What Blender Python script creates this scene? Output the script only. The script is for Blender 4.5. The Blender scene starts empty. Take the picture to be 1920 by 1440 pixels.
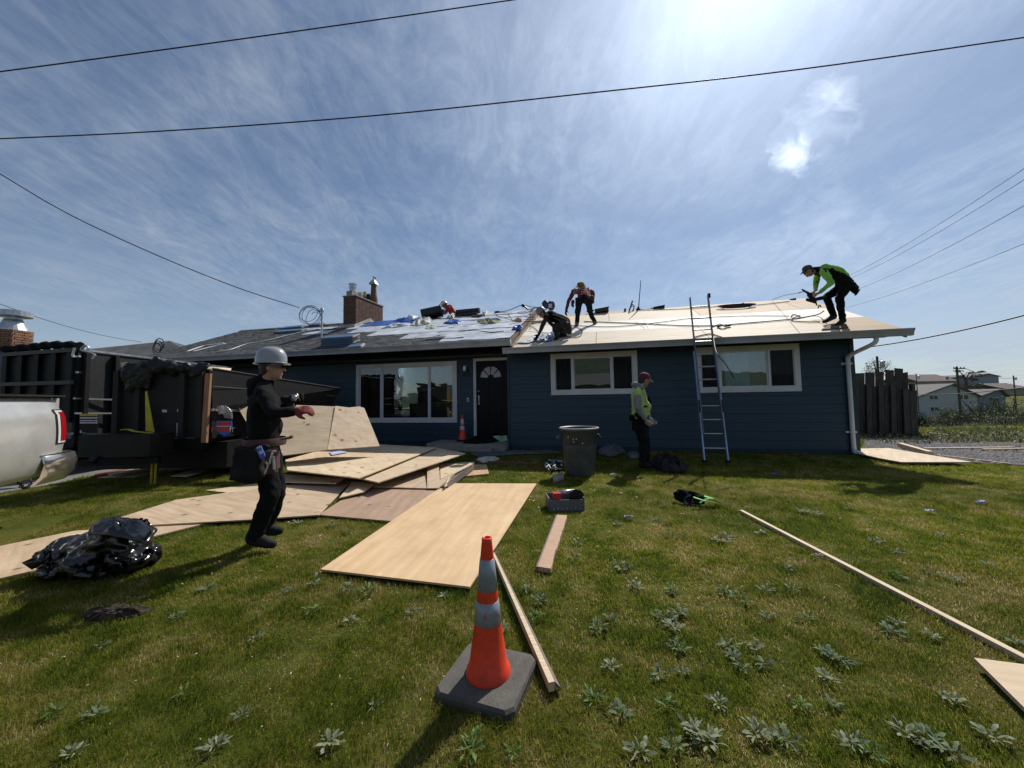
import bpy, bmesh, math, random
import numpy as np
from mathutils import Vector, Matrix, noise
random.seed(7); rng = np.random.default_rng(7)
S = bpy.context.scene
PI = math.pi

# ------------------------------------------------------------ camera
FPX, PITCH, ROLL, SHY, HC = 714.0, math.radians(3.4), math.radians(-0.93), -15.0, 1.30
CF = Vector((0, math.cos(PITCH), math.sin(PITCH))); CR0 = Vector((1, 0, 0)); CU0 = CR0.cross(CF)
CR = CR0*math.cos(ROLL) + CU0*math.sin(ROLL); CU = CU0*math.cos(ROLL) - CR0*math.sin(ROLL)
CAM = Vector((0, 0, HC))
cd = bpy.data.cameras.new('camera'); cam = bpy.data.objects.new('camera', cd); S.collection.objects.link(cam)
cd.sensor_width = 36; cd.lens = FPX/1920*36; cd.shift_y = SHY/1920; cd.clip_start = 0.05; cd.clip_end = 3000
cam.matrix_world = Matrix(((CR.x, CU.x, -CF.x, 0), (CR.y, CU.y, -CF.y, 0), (CR.z, CU.z, -CF.z, HC), (0, 0, 0, 1)))
S.camera = cam

# ------------------------------------------------------------ sky, sun, exposure
SUN_AZ, SUN_EL = math.radians(34), math.radians(47)
SKY_STRENGTH, SUN_STRENGTH, EXPOSURE = 0.080, 4.9, 0.0
w = bpy.data.worlds.new('World'); S.world = w; w.use_nodes = True
nt = w.node_tree; nt.nodes.clear()
def N(nt, t, **k):
    n = nt.nodes.new(t)
    for a, b in k.items(): setattr(n, a, b)
    return n
def mth(nt, op, a, b=None, clamp=False):
    n = N(nt, 'ShaderNodeMath', operation=op, use_clamp=clamp)
    for i, x in enumerate((a, b)):
        if x is None: continue
        if isinstance(x, (int, float)): n.inputs[i].default_value = x
        else: nt.links.new(x, n.inputs[i])
    return n.outputs[0]
def ramp(nt, src, stops):
    n = N(nt, 'ShaderNodeValToRGB'); e = n.color_ramp.elements
    while len(e) < len(stops): e.new(0.5)
    for el, (p, c) in zip(e, stops):
        el.position = p; el.color = (c[0], c[1], c[2], 1) if hasattr(c, '__len__') else (c, c, c, 1)
    nt.links.new(src, n.inputs[0]); return n.outputs[0]
sky = N(nt, 'ShaderNodeTexSky', sky_type='NISHITA'); sky.sun_disc = False
sky.sun_elevation = SUN_EL; sky.sun_rotation = SUN_AZ; sky.altitude = 0; sky.air_density = 1.0; sky.dust_density = 0.1; sky.ozone_density = 3.5
SUND = Vector((math.sin(SUN_AZ)*math.cos(SUN_EL), math.cos(SUN_AZ)*math.cos(SUN_EL), math.sin(SUN_EL)))
tc = N(nt, 'ShaderNodeTexCoord'); sep = N(nt, 'ShaderNodeSeparateXYZ'); nt.links.new(tc.outputs['Generated'], sep.inputs[0])
zz = mth(nt, 'ADD', mth(nt, 'MAXIMUM', sep.outputs[2], 0.0), 0.16)
cx = mth(nt, 'DIVIDE', sep.outputs[0], zz); cy = mth(nt, 'DIVIDE', sep.outputs[1], zz)
cmb = N(nt, 'ShaderNodeCombineXYZ'); nt.links.new(cx, cmb.inputs[0]); nt.links.new(cy, cmb.inputs[1])
def cloudnoise(rot, sc, scale, detail, dist, rough=0.6, off=(0, 0, 0)):
    mp = N(nt, 'ShaderNodeMapping'); mp.inputs['Rotation'].default_value = (0, 0, rot); mp.inputs['Scale'].default_value = sc; mp.inputs['Location'].default_value = off
    nt.links.new(cmb.outputs[0], mp.inputs[0])
    n = N(nt, 'ShaderNodeTexNoise'); n.inputs['Scale'].default_value = scale; n.inputs['Detail'].default_value = detail
    n.inputs['Roughness'].default_value = rough; n.inputs['Distortion'].default_value = dist
    nt.links.new(mp.outputs[0], n.inputs[0]); return n.outputs[0]
broad = ramp(nt, cloudnoise(0.5, (0.55, 1.0, 1), 0.9, 4, 0.6, 0.5, (1.3, 0.4, 0)), [(0.36, 0.0), (0.70, 1.0)])
strk = ramp(nt, cloudnoise(-0.35, (1.0, 0.42, 1), 2.2, 9, 1.6, 0.66, (0.2, 2.0, 0)), [(0.40, 0.0), (0.72, 1.0)])
fine = ramp(nt, cloudnoise(0.5, (1.0, 0.6, 1), 11.0, 8, 2.0, 0.65), [(0.42, 0.0), (0.75, 1.0)])
dotn = N(nt, 'ShaderNodeVectorMath', operation='DOT_PRODUCT'); nt.links.new(tc.outputs['Generated'], dotn.inputs[0]); dotn.inputs[1].default_value = SUND
dpos = mth(nt, 'MAXIMUM', dotn.outputs['Value'], 0.0)
glow = mth(nt, 'POWER', dpos, 7.0); glow2 = mth(nt, 'POWER', dpos, 60.0)
wisp = ramp(nt, cloudnoise(-0.9, (1.0, 0.42, 1), 5.5, 9, 2.2, 0.68, (3.0, 1.0, 0)), [(0.42, 0.0), (0.70, 1.0)])
cov = mth(nt, 'ADD', mth(nt, 'MULTIPLY', strk, 0.27), mth(nt, 'MULTIPLY', mth(nt, 'ADD', mth(nt, 'MULTIPLY', fine, 0.6), wisp), 0.34))
cov = mth(nt, 'ADD', mth(nt, 'MULTIPLY', cov, mth(nt, 'ADD', mth(nt, 'MULTIPLY', broad, 1.1), 0.14)), mth(nt, 'MULTIPLY', broad, 0.16))
cov = mth(nt, 'ADD', cov, mth(nt, 'MULTIPLY', glow, 0.42), True)
# one small brighter puff right of the sun, where the photograph has it
def puff(px, py, size, amt):
    r_ = (CF + CR*((px-960)/FPX) - CU*((py-720-SHY)/FPX)).normalized()
    vs_ = N(nt, 'ShaderNodeVectorMath', operation='SUBTRACT'); nt.links.new(tc.outputs['Generated'], vs_.inputs[0]); vs_.inputs[1].default_value = r_
    ln_ = N(nt, 'ShaderNodeVectorMath', operation='LENGTH'); nt.links.new(vs_.outputs[0], ln_.inputs[0])
    n_ = N(nt, 'ShaderNodeTexNoise'); n_.inputs['Scale'].default_value = 26; n_.inputs['Detail'].default_value = 8; n_.inputs['Distortion'].default_value = 0.8; nt.links.new(tc.outputs['Generated'], n_.inputs[0])
    return mth(nt, 'MULTIPLY', ramp(nt, mth(nt, 'ADD', mth(nt, 'DIVIDE', ln_.outputs['Value'], size), mth(nt, 'MULTIPLY', mth(nt, 'SUBTRACT', n_.outputs[0], 0.5), 2.2)), [(0.1, 1.0), (1.0, 0.0)]), amt)
pf = mth(nt, 'ADD', mth(nt, 'ADD', puff(1492, 292, 0.038, 0.60), puff(1562, 178, 0.040, 0.26)), mth(nt, 'ADD', puff(1520, 245, 0.065, 0.22), puff(1560, 420, 0.08, 0.20)))
cov = mth(nt, 'ADD', cov, pf, True)
# thin veil near the horizon
hz = ramp(nt, sep.outputs[2], [(0.0, 0.40), (0.36, 0.0)])
cov = mth(nt, 'ADD', cov, hz, True)
cb = mth(nt, 'ADD', mth(nt, 'ADD', mth(nt, 'MULTIPLY', glow, 10.0), mth(nt, 'MULTIPLY', glow2, 14.0)), 6.6)
cb = mth(nt, 'ADD', cb, mth(nt, 'MULTIPLY', pf, 2.0))
ccol = N(nt, 'ShaderNodeCombineXYZ')
nt.links.new(mth(nt, 'MULTIPLY', cb, 0.83), ccol.inputs[0]); nt.links.new(mth(nt, 'MULTIPLY', cb, 0.96), ccol.inputs[1]); nt.links.new(mth(nt, 'MULTIPLY', cb, 1.16), ccol.inputs[2])
mx = N(nt, 'ShaderNodeMix', data_type='RGBA'); nt.links.new(cov, mx.inputs[0]); nt.links.new(sky.outputs[0], mx.inputs[6]); nt.links.new(ccol.outputs[0], mx.inputs[7])
bg = N(nt, 'ShaderNodeBackground'); bg.inputs[1].default_value = SKY_STRENGTH; nt.links.new(mx.outputs[2], bg.inputs[0])
wo = N(nt, 'ShaderNodeOutputWorld'); nt.links.new(bg.outputs[0], wo.inputs[0])
sd = bpy.data.lights.new('sun', 'SUN'); sun = bpy.data.objects.new('sun', sd); S.collection.objects.link(sun)
sd.energy = SUN_STRENGTH; sd.angle = math.radians(0.5); sd.color = (1.0, 0.955, 0.88)
sun.rotation_euler = (SUND).to_track_quat('Z', 'Y').to_euler(); sun.location = (10, 20, 30)
S.view_settings.view_transform = 'Standard'; S.view_settings.look = 'None'; S.view_settings.gamma = 1
S.view_settings.use_curve_mapping = False; S.view_settings.exposure = EXPOSURE
S.render.engine = 'CYCLES'; S.cycles.max_bounces = 8; S.cycles.transparent_max_bounces = 12

# ------------------------------------------------------------ where things stand
def ray(px, py): return CF + CR*((px-960)/FPX) - CU*((py-720-SHY)/FPX)
def G(px, py, z=0.0):
    r = ray(px, py); return CAM + r*((z-HC)/r.z)
def AT(px, py, Y):
    r = ray(px, py); return CAM + r*(Y/r.y)
YAW = -0.24
HO = G(1612, 853); HO.z = 0
HD = Vector((math.cos(YAW), math.sin(YAW), 0)); HN = Vector((-math.sin(YAW), math.cos(YAW), 0))
def W(u, v, z): return HO + HD*u + HN*v + Vector((0, 0, z))
def onwall(px, py, v=0.0):
    r = ray(px, py); t = ((HO-CAM).dot(HN)+v)/r.dot(HN); P = CAM + r*t
    return (P-HO).dot(HD), P.z
KS, OV = 0.42, -0.55
ZR, ZL, VRR, VRL = 2.54, 2.73, 3.15, 3.42
CS = 1/math.sqrt(1+KS*KS)
RN = (HN*(-KS) + Vector((0, 0, 1))).normalized()
RUP = (HN + Vector((0, 0, KS))).normalized()
def onroof(px, py, z0=ZR, dz=0.0):
    r = ray(px, py); o = CAM-HO
    t = (z0 + dz + KS*(o.dot(HN)-OV) - CAM.z)/(r.z - KS*r.dot(HN)); return CAM + r*t
def UV(P): q = P-HO; return q.dot(HD), q.dot(HN), P.z

# ------------------------------------------------------------ materials
MATS = {}
def pm(name, c1, c2=None, scale=6, rough=0.7, metal=0.0, bump=0.0, bscale=60, spec=0.5, stretch=(1, 1, 1), lo=0.35, hi=0.65,
       spots=None, spotscale=6, spotsize=0.12, dirt=None, dirtscale=1.5, dirtamt=0.5, coat=0, trans=0, detail=6, sheen=0, objrand=0.0):
    if name in MATS: return MATS[name]
    m = bpy.data.materials.new(name); m.use_nodes = True; t = m.node_tree; b = t.nodes['Principled BSDF']
    co = N(t, 'ShaderNodeTexCoord'); mp = N(t, 'ShaderNodeMapping'); mp.inputs['Scale'].default_value = stretch
    t.links.new(co.outputs['Object'], mp.inputs[0])
    src = mp.outputs[0]
    if objrand:
        oi = N(t, 'ShaderNodeObjectInfo'); va = N(t, 'ShaderNodeVectorMath', operation='ADD'); sc = mth(t, 'MULTIPLY', oi.outputs['Random'], 37.0)
        t.links.new(mp.outputs[0], va.inputs[0]); t.links.new(sc, va.inputs[1]); src = va.outputs[0]
    n1 = N(t, 'ShaderNodeTexNoise'); n1.inputs['Scale'].default_value = scale; n1.inputs['Detail'].default_value = detail; t.links.new(src, n1.inputs[0])
    c2 = c2 or tuple(x*0.75 for x in c1)
    col = ramp(t, n1.outputs[0], [(lo, c1), (hi, c2)])
    def mix(fac, a, bcol):
        x = N(t, 'ShaderNodeMix', data_type='RGBA'); t.links.new(fac, x.inputs[0]); t.links.new(a, x.inputs[6])
        if hasattr(bcol, 'is_linked'): t.links.new(bcol, x.inputs[7])
        else: x.inputs[7].default_value = (*bcol, 1)
        return x.outputs[2]
    if objrand:
        x = N(t, 'ShaderNodeMix', data_type='RGBA', blend_type='MULTIPLY'); x.inputs[0].default_value = 1
        v = mth(t, 'ADD', mth(t, 'MULTIPLY', oi.outputs['Random'], objrand), 1-objrand/2); t.links.new(col, x.inputs[6]); t.links.new(v, x.inputs[7]); col = x.outputs[2]
    if dirt:
        n3 = N(t, 'ShaderNodeTexNoise'); n3.inputs['Scale'].default_value = dirtscale; n3.inputs['Detail'].default_value = 8; n3.inputs['Roughness'].default_value = 0.7; t.links.new(co.outputs['Object'], n3.inputs[0])
        col = mix(mth(t, 'MULTIPLY', ramp(t, n3.outputs[0], [(0.45, 0.0), (0.7, 1.0)]), dirtamt), col, dirt)
    if spots:
        v = N(t, 'ShaderNodeTexVoronoi'); v.inputs['Scale'].default_value = spotscale; t.links.new(co.outputs['Object'], v.inputs[0])
        wn = N(t, 'ShaderNodeTexNoise'); wn.inputs['Scale'].default_value = spotscale*4; t.links.new(co.outputs['Object'], wn.inputs[0])
        dd = mth(t, 'ADD', v.outputs[0], mth(t, 'MULTIPLY', wn.outputs[0], 0.25))
        col = mix(ramp(t, dd, [(spotsize, 1.0), (spotsize+0.08, 0.0)]), col, spots)
    t.links.new(col, b.inputs['Base Color'])
    b.inputs['Roughness'].default_value = rough; b.inputs['Metallic'].default_value = metal; b.inputs['Specular IOR Level'].default_value = spec
    if coat: b.inputs['Coat Weight'].default_value = coat; b.inputs['Coat Roughness'].default_value = 0.08
    if bump:
        n2 = N(t, 'ShaderNodeTexNoise'); n2.inputs['Scale'].default_value = bscale; n2.inputs['Detail'].default_value = 5; t.links.new(src, n2.inputs[0])
        bp = N(t, 'ShaderNodeBump'); bp.inputs['Strength'].default_value = bump; bp.inputs['Distance'].default_value = 0.01
        t.links.new(n2.outputs[0], bp.inputs['Height']); t.links.new(bp.outputs[0], b.inputs['Normal'])
    if trans:
        tr = N(t, 'ShaderNodeBsdfTranslucent'); t.links.new(col, tr.inputs[0]); ms = N(t, 'ShaderNodeMixShader'); ms.inputs[0].default_value = trans
        t.links.new(b.outputs[0], ms.inputs[1]); t.links.new(tr.outputs[0], ms.inputs[2]); t.links.new(ms.outputs[0], t.nodes['Material Output'].inputs[0])
    MATS[name] = m; return m
def ply(name, c1, c2, knots=True, **k):
    return pm(name, c1, c2, scale=1.6, stretch=(0.9, 9, 9), rough=0.75, bump=0.15, bscale=9, lo=0.3, hi=0.7,
              spots=(c2[0]*0.35, c2[1]*0.28, c2[2]*0.22) if knots else None, spotscale=4.2, spotsize=0.21,
              dirt=tuple(x*0.72 for x in c2), dirtscale=2.2, dirtamt=0.45, objrand=0.12, **k)
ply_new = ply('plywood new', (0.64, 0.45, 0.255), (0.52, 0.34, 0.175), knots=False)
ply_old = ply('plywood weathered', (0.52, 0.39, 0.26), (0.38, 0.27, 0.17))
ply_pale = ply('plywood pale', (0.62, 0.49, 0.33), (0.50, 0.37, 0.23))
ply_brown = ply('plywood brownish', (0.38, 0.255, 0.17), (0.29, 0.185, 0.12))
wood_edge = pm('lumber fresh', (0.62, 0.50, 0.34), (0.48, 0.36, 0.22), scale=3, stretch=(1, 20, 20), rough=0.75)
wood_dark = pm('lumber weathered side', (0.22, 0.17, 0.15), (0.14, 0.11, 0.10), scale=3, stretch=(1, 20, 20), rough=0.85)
navy = pm('navy painted siding', (0.0135, 0.038, 0.061), (0.010, 0.030, 0.050), scale=2, stretch=(0.6, 1, 6), rough=0.45, bump=0.08, bscale=30, spec=0.4, objrand=0.10)
white_trim = pm('white window trim', (0.60, 0.60, 0.60), (0.50, 0.50, 0.51), scale=2, rough=0.45)
vinyl = pm('white vinyl sash', (0.60, 0.62, 0.66), (0.55, 0.57, 0.6), rough=0.3)
gutter_m = pm('grey aluminium gutter', (0.36, 0.37, 0.40), (0.30, 0.31, 0.34), scale=1.5, rough=0.35, dirt=(0.16, 0.15, 0.14), dirtamt=0.35)
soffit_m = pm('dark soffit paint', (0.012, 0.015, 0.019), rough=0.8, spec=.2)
shingle_m = pm('grey asphalt shingle', (0.105, 0.108, 0.112), (0.06, 0.063, 0.068), scale=3, rough=0.95, bump=0.5, bscale=180, spec=0.2, dirt=(0.15, 0.145, 0.135), dirtscale=1.2)
felt_m = pm('pale grey underlayment', (0.62, 0.65, 0.69), (0.42, 0.45, 0.50), scale=2.0, rough=0.55, bump=0.5, bscale=12, objrand=0.15, dirt=(0.22, 0.22, 0.21), dirtscale=1.8)
blue_m = pm('blue plastic sheet', (0.03, 0.13, 0.46), (0.02, 0.07, 0.30), rough=0.4, bump=0.5, bscale=20)
bluewrap = pm('faded blue bundle wrap', (0.04, 0.10, 0.21), (0.11, 0.16, 0.22), scale=9, rough=0.5, stretch=(0.4, 1, 5))
paper_m = pm('crumpled pale paper', (0.55, 0.53, 0.47), (0.35, 0.33, 0.28), scale=9, rough=0.8, bump=0.6, bscale=20)
osb_m = pm('tan strand board', (0.50, 0.34, 0.19), (0.34, 0.21, 0.11), scale=14, stretch=(0.3, 2, 1), rough=0.8, bump=0.2)
deck1 = pm('roof plywood cream', (0.72, 0.62, 0.47), (0.60, 0.49, 0.34), scale=2.5, stretch=(0.5, 6, 6), rough=0.75, objrand=0.30, dirt=(0.45, 0.34, 0.22), dirtscale=1.5, dirtamt=0.3)
deck2 = pm('roof plywood white', (0.78, 0.73, 0.64), (0.68, 0.62, 0.52), scale=2.5, stretch=(0.5, 5, 5), rough=0.7, objrand=0.10)
deck3 = pm('roof plywood tan', (0.52, 0.37, 0.22), (0.38, 0.25, 0.14), scale=3.5, stretch=(0.4, 9, 9), rough=0.75, objrand=0.16, dirt=(0.28, 0.18, 0.10), dirtscale=2.2, dirtamt=0.5)
rake_m = pm('brown weathered rake board', (0.17, 0.105, 0.065), (0.09, 0.055, 0.035), scale=4, stretch=(1, 8, 8), rough=0.85, bump=0.3)
brick_m = pm('dark brown brick', (0.135, 0.066, 0.048), (0.085, 0.043, 0.034), scale=8, rough=0.9, bump=0.4, bscale=90, objrand=0.5)
mortar_m = pm('brick mortar', (0.24, 0.21, 0.18), rough=0.95)
concrete = pm('concrete', (0.30, 0.285, 0.26), (0.22, 0.21, 0.19), scale=6, rough=0.9, bump=0.3)
galv = pm('galvanised metal', (0.55, 0.56, 0.58), (0.38, 0.39, 0.41), scale=9, rough=0.38, metal=0.75)
darkmetal = pm('dark metal', (0.02, 0.02, 0.023), (0.011, 0.011, 0.012), rough=0.45, metal=0.5)
black_paint = pm('black trailer paint', (0.005, 0.005, 0.006), (0.009, 0.009, 0.009), scale=3, rough=0.5, spec=.25, dirt=(0.022, 0.020, 0.018), dirtscale=2.0, dirtamt=0.5, bump=0.1, bscale=8)
black_ply = pm('black painted plywood', (0.011, 0.011, 0.012), (0.017, 0.017, 0.017), scale=3, stretch=(0.6, 5, 5), rough=0.65, spec=.25, dirt=(0.03, 0.028, 0.026))
rubber = pm('black rubber', (0.010, 0.0095, 0.009), (0.016, 0.015, 0.014), rough=0.8, spec=.25, bump=0.2)
cone_base_m = pm('dusty rubber cone base', (0.085, 0.079, 0.068), (0.050, 0.047, 0.041), scale=7, rough=0.72, bump=0.3, bscale=60, dirt=(0.14, 0.128, 0.105), dirtscale=5, dirtamt=0.6, spec=0.3)
orange = pm('fluorescent orange vinyl', (0.84, 0.052, 0.010), (0.74, 0.040, 0.009), scale=4, rough=0.45, dirt=(0.09, 0.035, 0.02), dirtscale=9.0, dirtamt=0.6)
reflect_m = pm('grey reflective collar', (0.30, 0.33, 0.37), (0.24, 0.265, 0.30), scale=10, rough=0.35, metal=0.2, dirt=(0.18, 0.17, 0.16), dirtscale=9)
reflect_w = pm('white reflective collar', (0.62, 0.64, 0.66), rough=0.4)
bin_m = pm('grey plastic bin', (0.060, 0.064, 0.070), (0.044, 0.048, 0.054), scale=4, rough=0.5, dirt=(0.2, 0.2, 0.19), dirtscale=6, dirtamt=0.25)
bin_dark = pm('dark plastic bin', (0.010, 0.012, 0.02), rough=0.45)
bag_m = pm('black plastic bag', (0.008, 0.008, 0.009), (0.013, 0.013, 0.015), rough=0.22, bump=0.35, bscale=5, spec=0.7)
alum_blue = pm('bluish aluminium rail', (0.34, 0.44, 0.62), (0.26, 0.34, 0.50), rough=0.35, metal=0.35)
alum = pm('aluminium rung', (0.50, 0.50, 0.50), (0.40, 0.40, 0.41), rough=0.35, metal=0.7)
wire_m = pm('black cable', (0.012, 0.013, 0.016), rough=0.6)
rope_m = pm('grey brown rope', (0.13, 0.115, 0.09), (0.07, 0.06, 0.05), rough=0.9)
rope_y = pm('yellowish rope', (0.30, 0.29, 0.14), (0.18, 0.17, 0.09), rough=0.9)
silver_paint = pm('silver truck paint', (0.52, 0.52, 0.50), (0.47, 0.47, 0.45), rough=0.28, metal=0.3, coat=0.8, dirt=(0.24, 0.20, 0.15), dirtscale=1.6, dirtamt=0.3)
chrome = pm('chrome bumper', (0.62, 0.60, 0.56), (0.55, 0.53, 0.49), rough=0.16, metal=0.9, dirt=(0.34, 0.30, 0.25), dirtscale=4, dirtamt=0.6)
red_lens = pm('red tail lens', (0.36, 0.008, 0.012), (0.30, 0.006, 0.010), rough=0.12, coat=1)
clear_lens = pm('clear lens', (0.75, 0.74, 0.74), rough=0.12, coat=1)
yellow_m = pm('yellow strap', (0.50, 0.42, 0.03), (0.36, 0.30, 0.03), rough=0.7)
sticker_w = pm('white decal', (0.6, 0.6, 0.58), (0.4, 0.4, 0.38), scale=40, rough=0.5)
decal_y = pm('yellow decal', (0.55, 0.42, 0.05), rough=0.5)
decal_r = pm('red decal', (0.5, 0.03, 0.03), rough=0.4)
decal_b = pm('blue decal', (0.03, 0.10, 0.50), rough=0.4)
green_fl = pm('fluorescent green cloth', (0.32, 0.66, 0.10), (0.22, 0.50, 0.07), rough=0.8, bump=0.4, bscale=14, trans=0.18)
lime_vest = pm('lime safety vest', (0.42, 0.56, 0.13), (0.32, 0.44, 0.10), rough=0.8, bump=0.3, bscale=14)
grey_hood = pm('grey hooded sweatshirt', (0.22, 0.22, 0.235), (0.16, 0.16, 0.17), rough=0.95, bump=0.4, bscale=18)
black_cloth = pm('black cloth', (0.0045, 0.0045, 0.0055), (0.008, 0.008, 0.009), scale=5, rough=0.95, spec=.15, bump=0.5, bscale=14)
dark_denim = pm('dark work trousers', (0.007, 0.008, 0.012), (0.012, 0.013, 0.017), scale=6, rough=0.95, spec=.15, bump=0.5, bscale=16)
red_cloth = pm('dark red shirt', (0.20, 0.018, 0.022), (0.10, 0.012, 0.02), scale=9, rough=0.9, bump=0.3, bscale=18)
red_bright = pm('red jacket', (0.42, 0.035, 0.025), (0.3, 0.02, 0.02), rough=0.85)
brown_arm = pm('dark brown shirt', (0.028, 0.017, 0.014), (0.017, 0.011, 0.010), rough=0.9)
harness_m = pm('yellow harness webbing', (0.42, 0.30, 0.06), (0.24, 0.17, 0.05), scale=20, rough=0.8)
maroon = pm('maroon cap', (0.13, 0.012, 0.022), rough=0.85)
skin = pm('skin', (0.36, 0.20, 0.135), (0.30, 0.16, 0.11), rough=0.55, spec=0.4)
hair_m = pm('dark hair', (0.012, 0.010, 0.009), rough=0.6, bump=0.6, bscale=80)
helmet_m = pm('grey hard hat', (0.27, 0.28, 0.29), (0.24, 0.25, 0.26), rough=0.28, coat=0.5)
white_hat = pm('white hard hat', (0.66, 0.68, 0.72), rough=0.3)
glove_red = pm('red work glove', (0.22, 0.020, 0.016), (0.13, 0.014, 0.012), scale=12, rough=0.8)
glove_grey = pm('pale work glove', (0.36, 0.34, 0.30), rough=0.85)
leather = pm('brown leather pouch', (0.085, 0.035, 0.03), (0.05, 0.02, 0.018), rough=0.7)
tan_boot = pm('tan boot', (0.16, 0.11, 0.06), (0.1, 0.07, 0.04), rough=0.8)
fence_m = pm('weathered fence board', (0.078, 0.067, 0.058), (0.036, 0.031, 0.028), scale=4, stretch=(6, 6, 0.7), rough=0.95, bump=0.4, bscale=20, objrand=0.5)
door_m = pm('black door paint', (0.003, 0.0035, 0.0045), rough=0.5, spec=.2)
frost = pm('frosted door glass', (0.45, 0.46, 0.50), rough=0.3)
curtain = pm('pale curtain', (0.45, 0.42, 0.36), (0.36, 0.34, 0.3), scale=3, stretch=(8, 8, 0.4), rough=0.9)
blind = pm('pale teal blind', (0.50, 0.80, 0.86), (0.44, 0.72, 0.80), scale=3, rough=0.9)
green_blind = pm('grey green curtain', (0.30, 0.33, 0.22), (0.17, 0.20, 0.14), scale=3, stretch=(5, 5, 0.6), rough=0.9)
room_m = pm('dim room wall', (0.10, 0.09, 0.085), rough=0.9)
stone_m = pm('bed stones', (0.24, 0.225, 0.22), (0.12, 0.11, 0.105), scale=9, rough=0.9, bump=0.3)
def glass_mat():
    m = bpy.data.materials.new('window glass'); m.use_nodes = True; t = m.node_tree; t.nodes.clear()
    fr = N(t, 'ShaderNodeFresnel'); fr.inputs[0].default_value = 2.0
    tr = N(t, 'ShaderNodeBsdfTransparent'); tr.inputs[0].default_value = (0.78, 0.84, 0.84, 1)
    gl = N(t, 'ShaderNodeBsdfGlossy'); gl.inputs['Roughness'].default_value = 0.012; gl.inputs[0].default_value = (0.95, 0.98, 1, 1)
    nz = N(t, 'ShaderNodeTexNoise'); nz.inputs['Scale'].default_value = 1.3; co = N(t, 'ShaderNodeTexCoord'); t.links.new(co.outputs['Object'], nz.inputs[0])
    bp = N(t, 'ShaderNodeBump'); bp.inputs['Strength'].default_value = 0.15; bp.inputs['Distance'].default_value = 0.02; t.links.new(nz.outputs[0], bp.inputs['Height']); t.links.new(bp.outputs[0], gl.inputs['Normal'])
    ms = N(t, 'ShaderNodeMixShader'); t.links.new(fr.outputs[0], ms.inputs[0]); t.links.new(tr.outputs[0], ms.inputs[1]); t.links.new(gl.outputs[0], ms.inputs[2])
    o = N(t, 'ShaderNodeOutputMaterial'); t.links.new(ms.outputs[0], o.inputs[0]); return m
glass = glass_mat()
def screen_mat():
    m = bpy.data.materials.new('insect screen'); m.use_nodes = True; t = m.node_tree; b = t.nodes['Principled BSDF']; b.inputs['Base Color'].default_value = (0.022, 0.021, 0.022, 1); b.inputs['Roughness'].default_value = 0.9; b.inputs['Specular IOR Level'].default_value = 0.1
    tr = N(t, 'ShaderNodeBsdfTransparent'); ms = N(t, 'ShaderNodeMixShader'); ms.inputs[0].default_value = 0.45
    t.links.new(b.outputs[0], ms.inputs[1]); t.links.new(tr.outputs[0], ms.inputs[2]); t.links.new(ms.outputs[0], t.nodes['Material Output'].inputs[0]); return m
screen = screen_mat()
def ground_mat():
    m = bpy.data.materials.new('lawn soil and turf'); m.use_nodes = True; t = m.node_tree; b = t.nodes['Principled BSDF']
    co = N(t, 'ShaderNodeTexCoord')
    def nz(s, d=6, r=0.6, dist=0):
        n = N(t, 'ShaderNodeTexNoise'); n.inputs['Scale'].default_value = s; n.inputs['Detail'].default_value = d; n.inputs['Roughness'].default_value = r; n.inputs['Distortion'].default_value = dist
        t.links.new(co.outputs['Object'], n.inputs[0]); return n.outputs[0]
    c1 = ramp(t, nz(0.9, 8, 0.7, 0.5), [(0.30, (0.040, 0.058, 0.008)), (0.47, (0.080, 0.098, 0.012)), (0.60, (0.125, 0.115, 0.024)), (0.75, (0.15, 0.10, 0.040))])
    c2 = ramp(t, nz(16, 8, 0.75), [(0.3, 0.45), (0.7, 1.35)])
    x = N(t, 'ShaderNodeMix', data_type='RGBA', blend_type='MULTIPLY'); x.inputs[0].default_value = 1; t.links.new(c1, x.inputs[6]); t.links.new(c2, x.inputs[7])
    t.links.new(x.outputs[2], b.inputs['Base Color']); b.inputs['Roughness'].default_value = 0.95; b.inputs['Specular IOR Level'].default_value = 0.1
    bp = N(t, 'ShaderNodeBump'); bp.inputs['Strength'].default_value = 0.8; bp.inputs['Distance'].default_value = 0.03; t.links.new(nz(60, 6, 0.7), bp.inputs['Height']); t.links.new(bp.outputs[0], b.inputs['Normal'])
    return m
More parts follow.
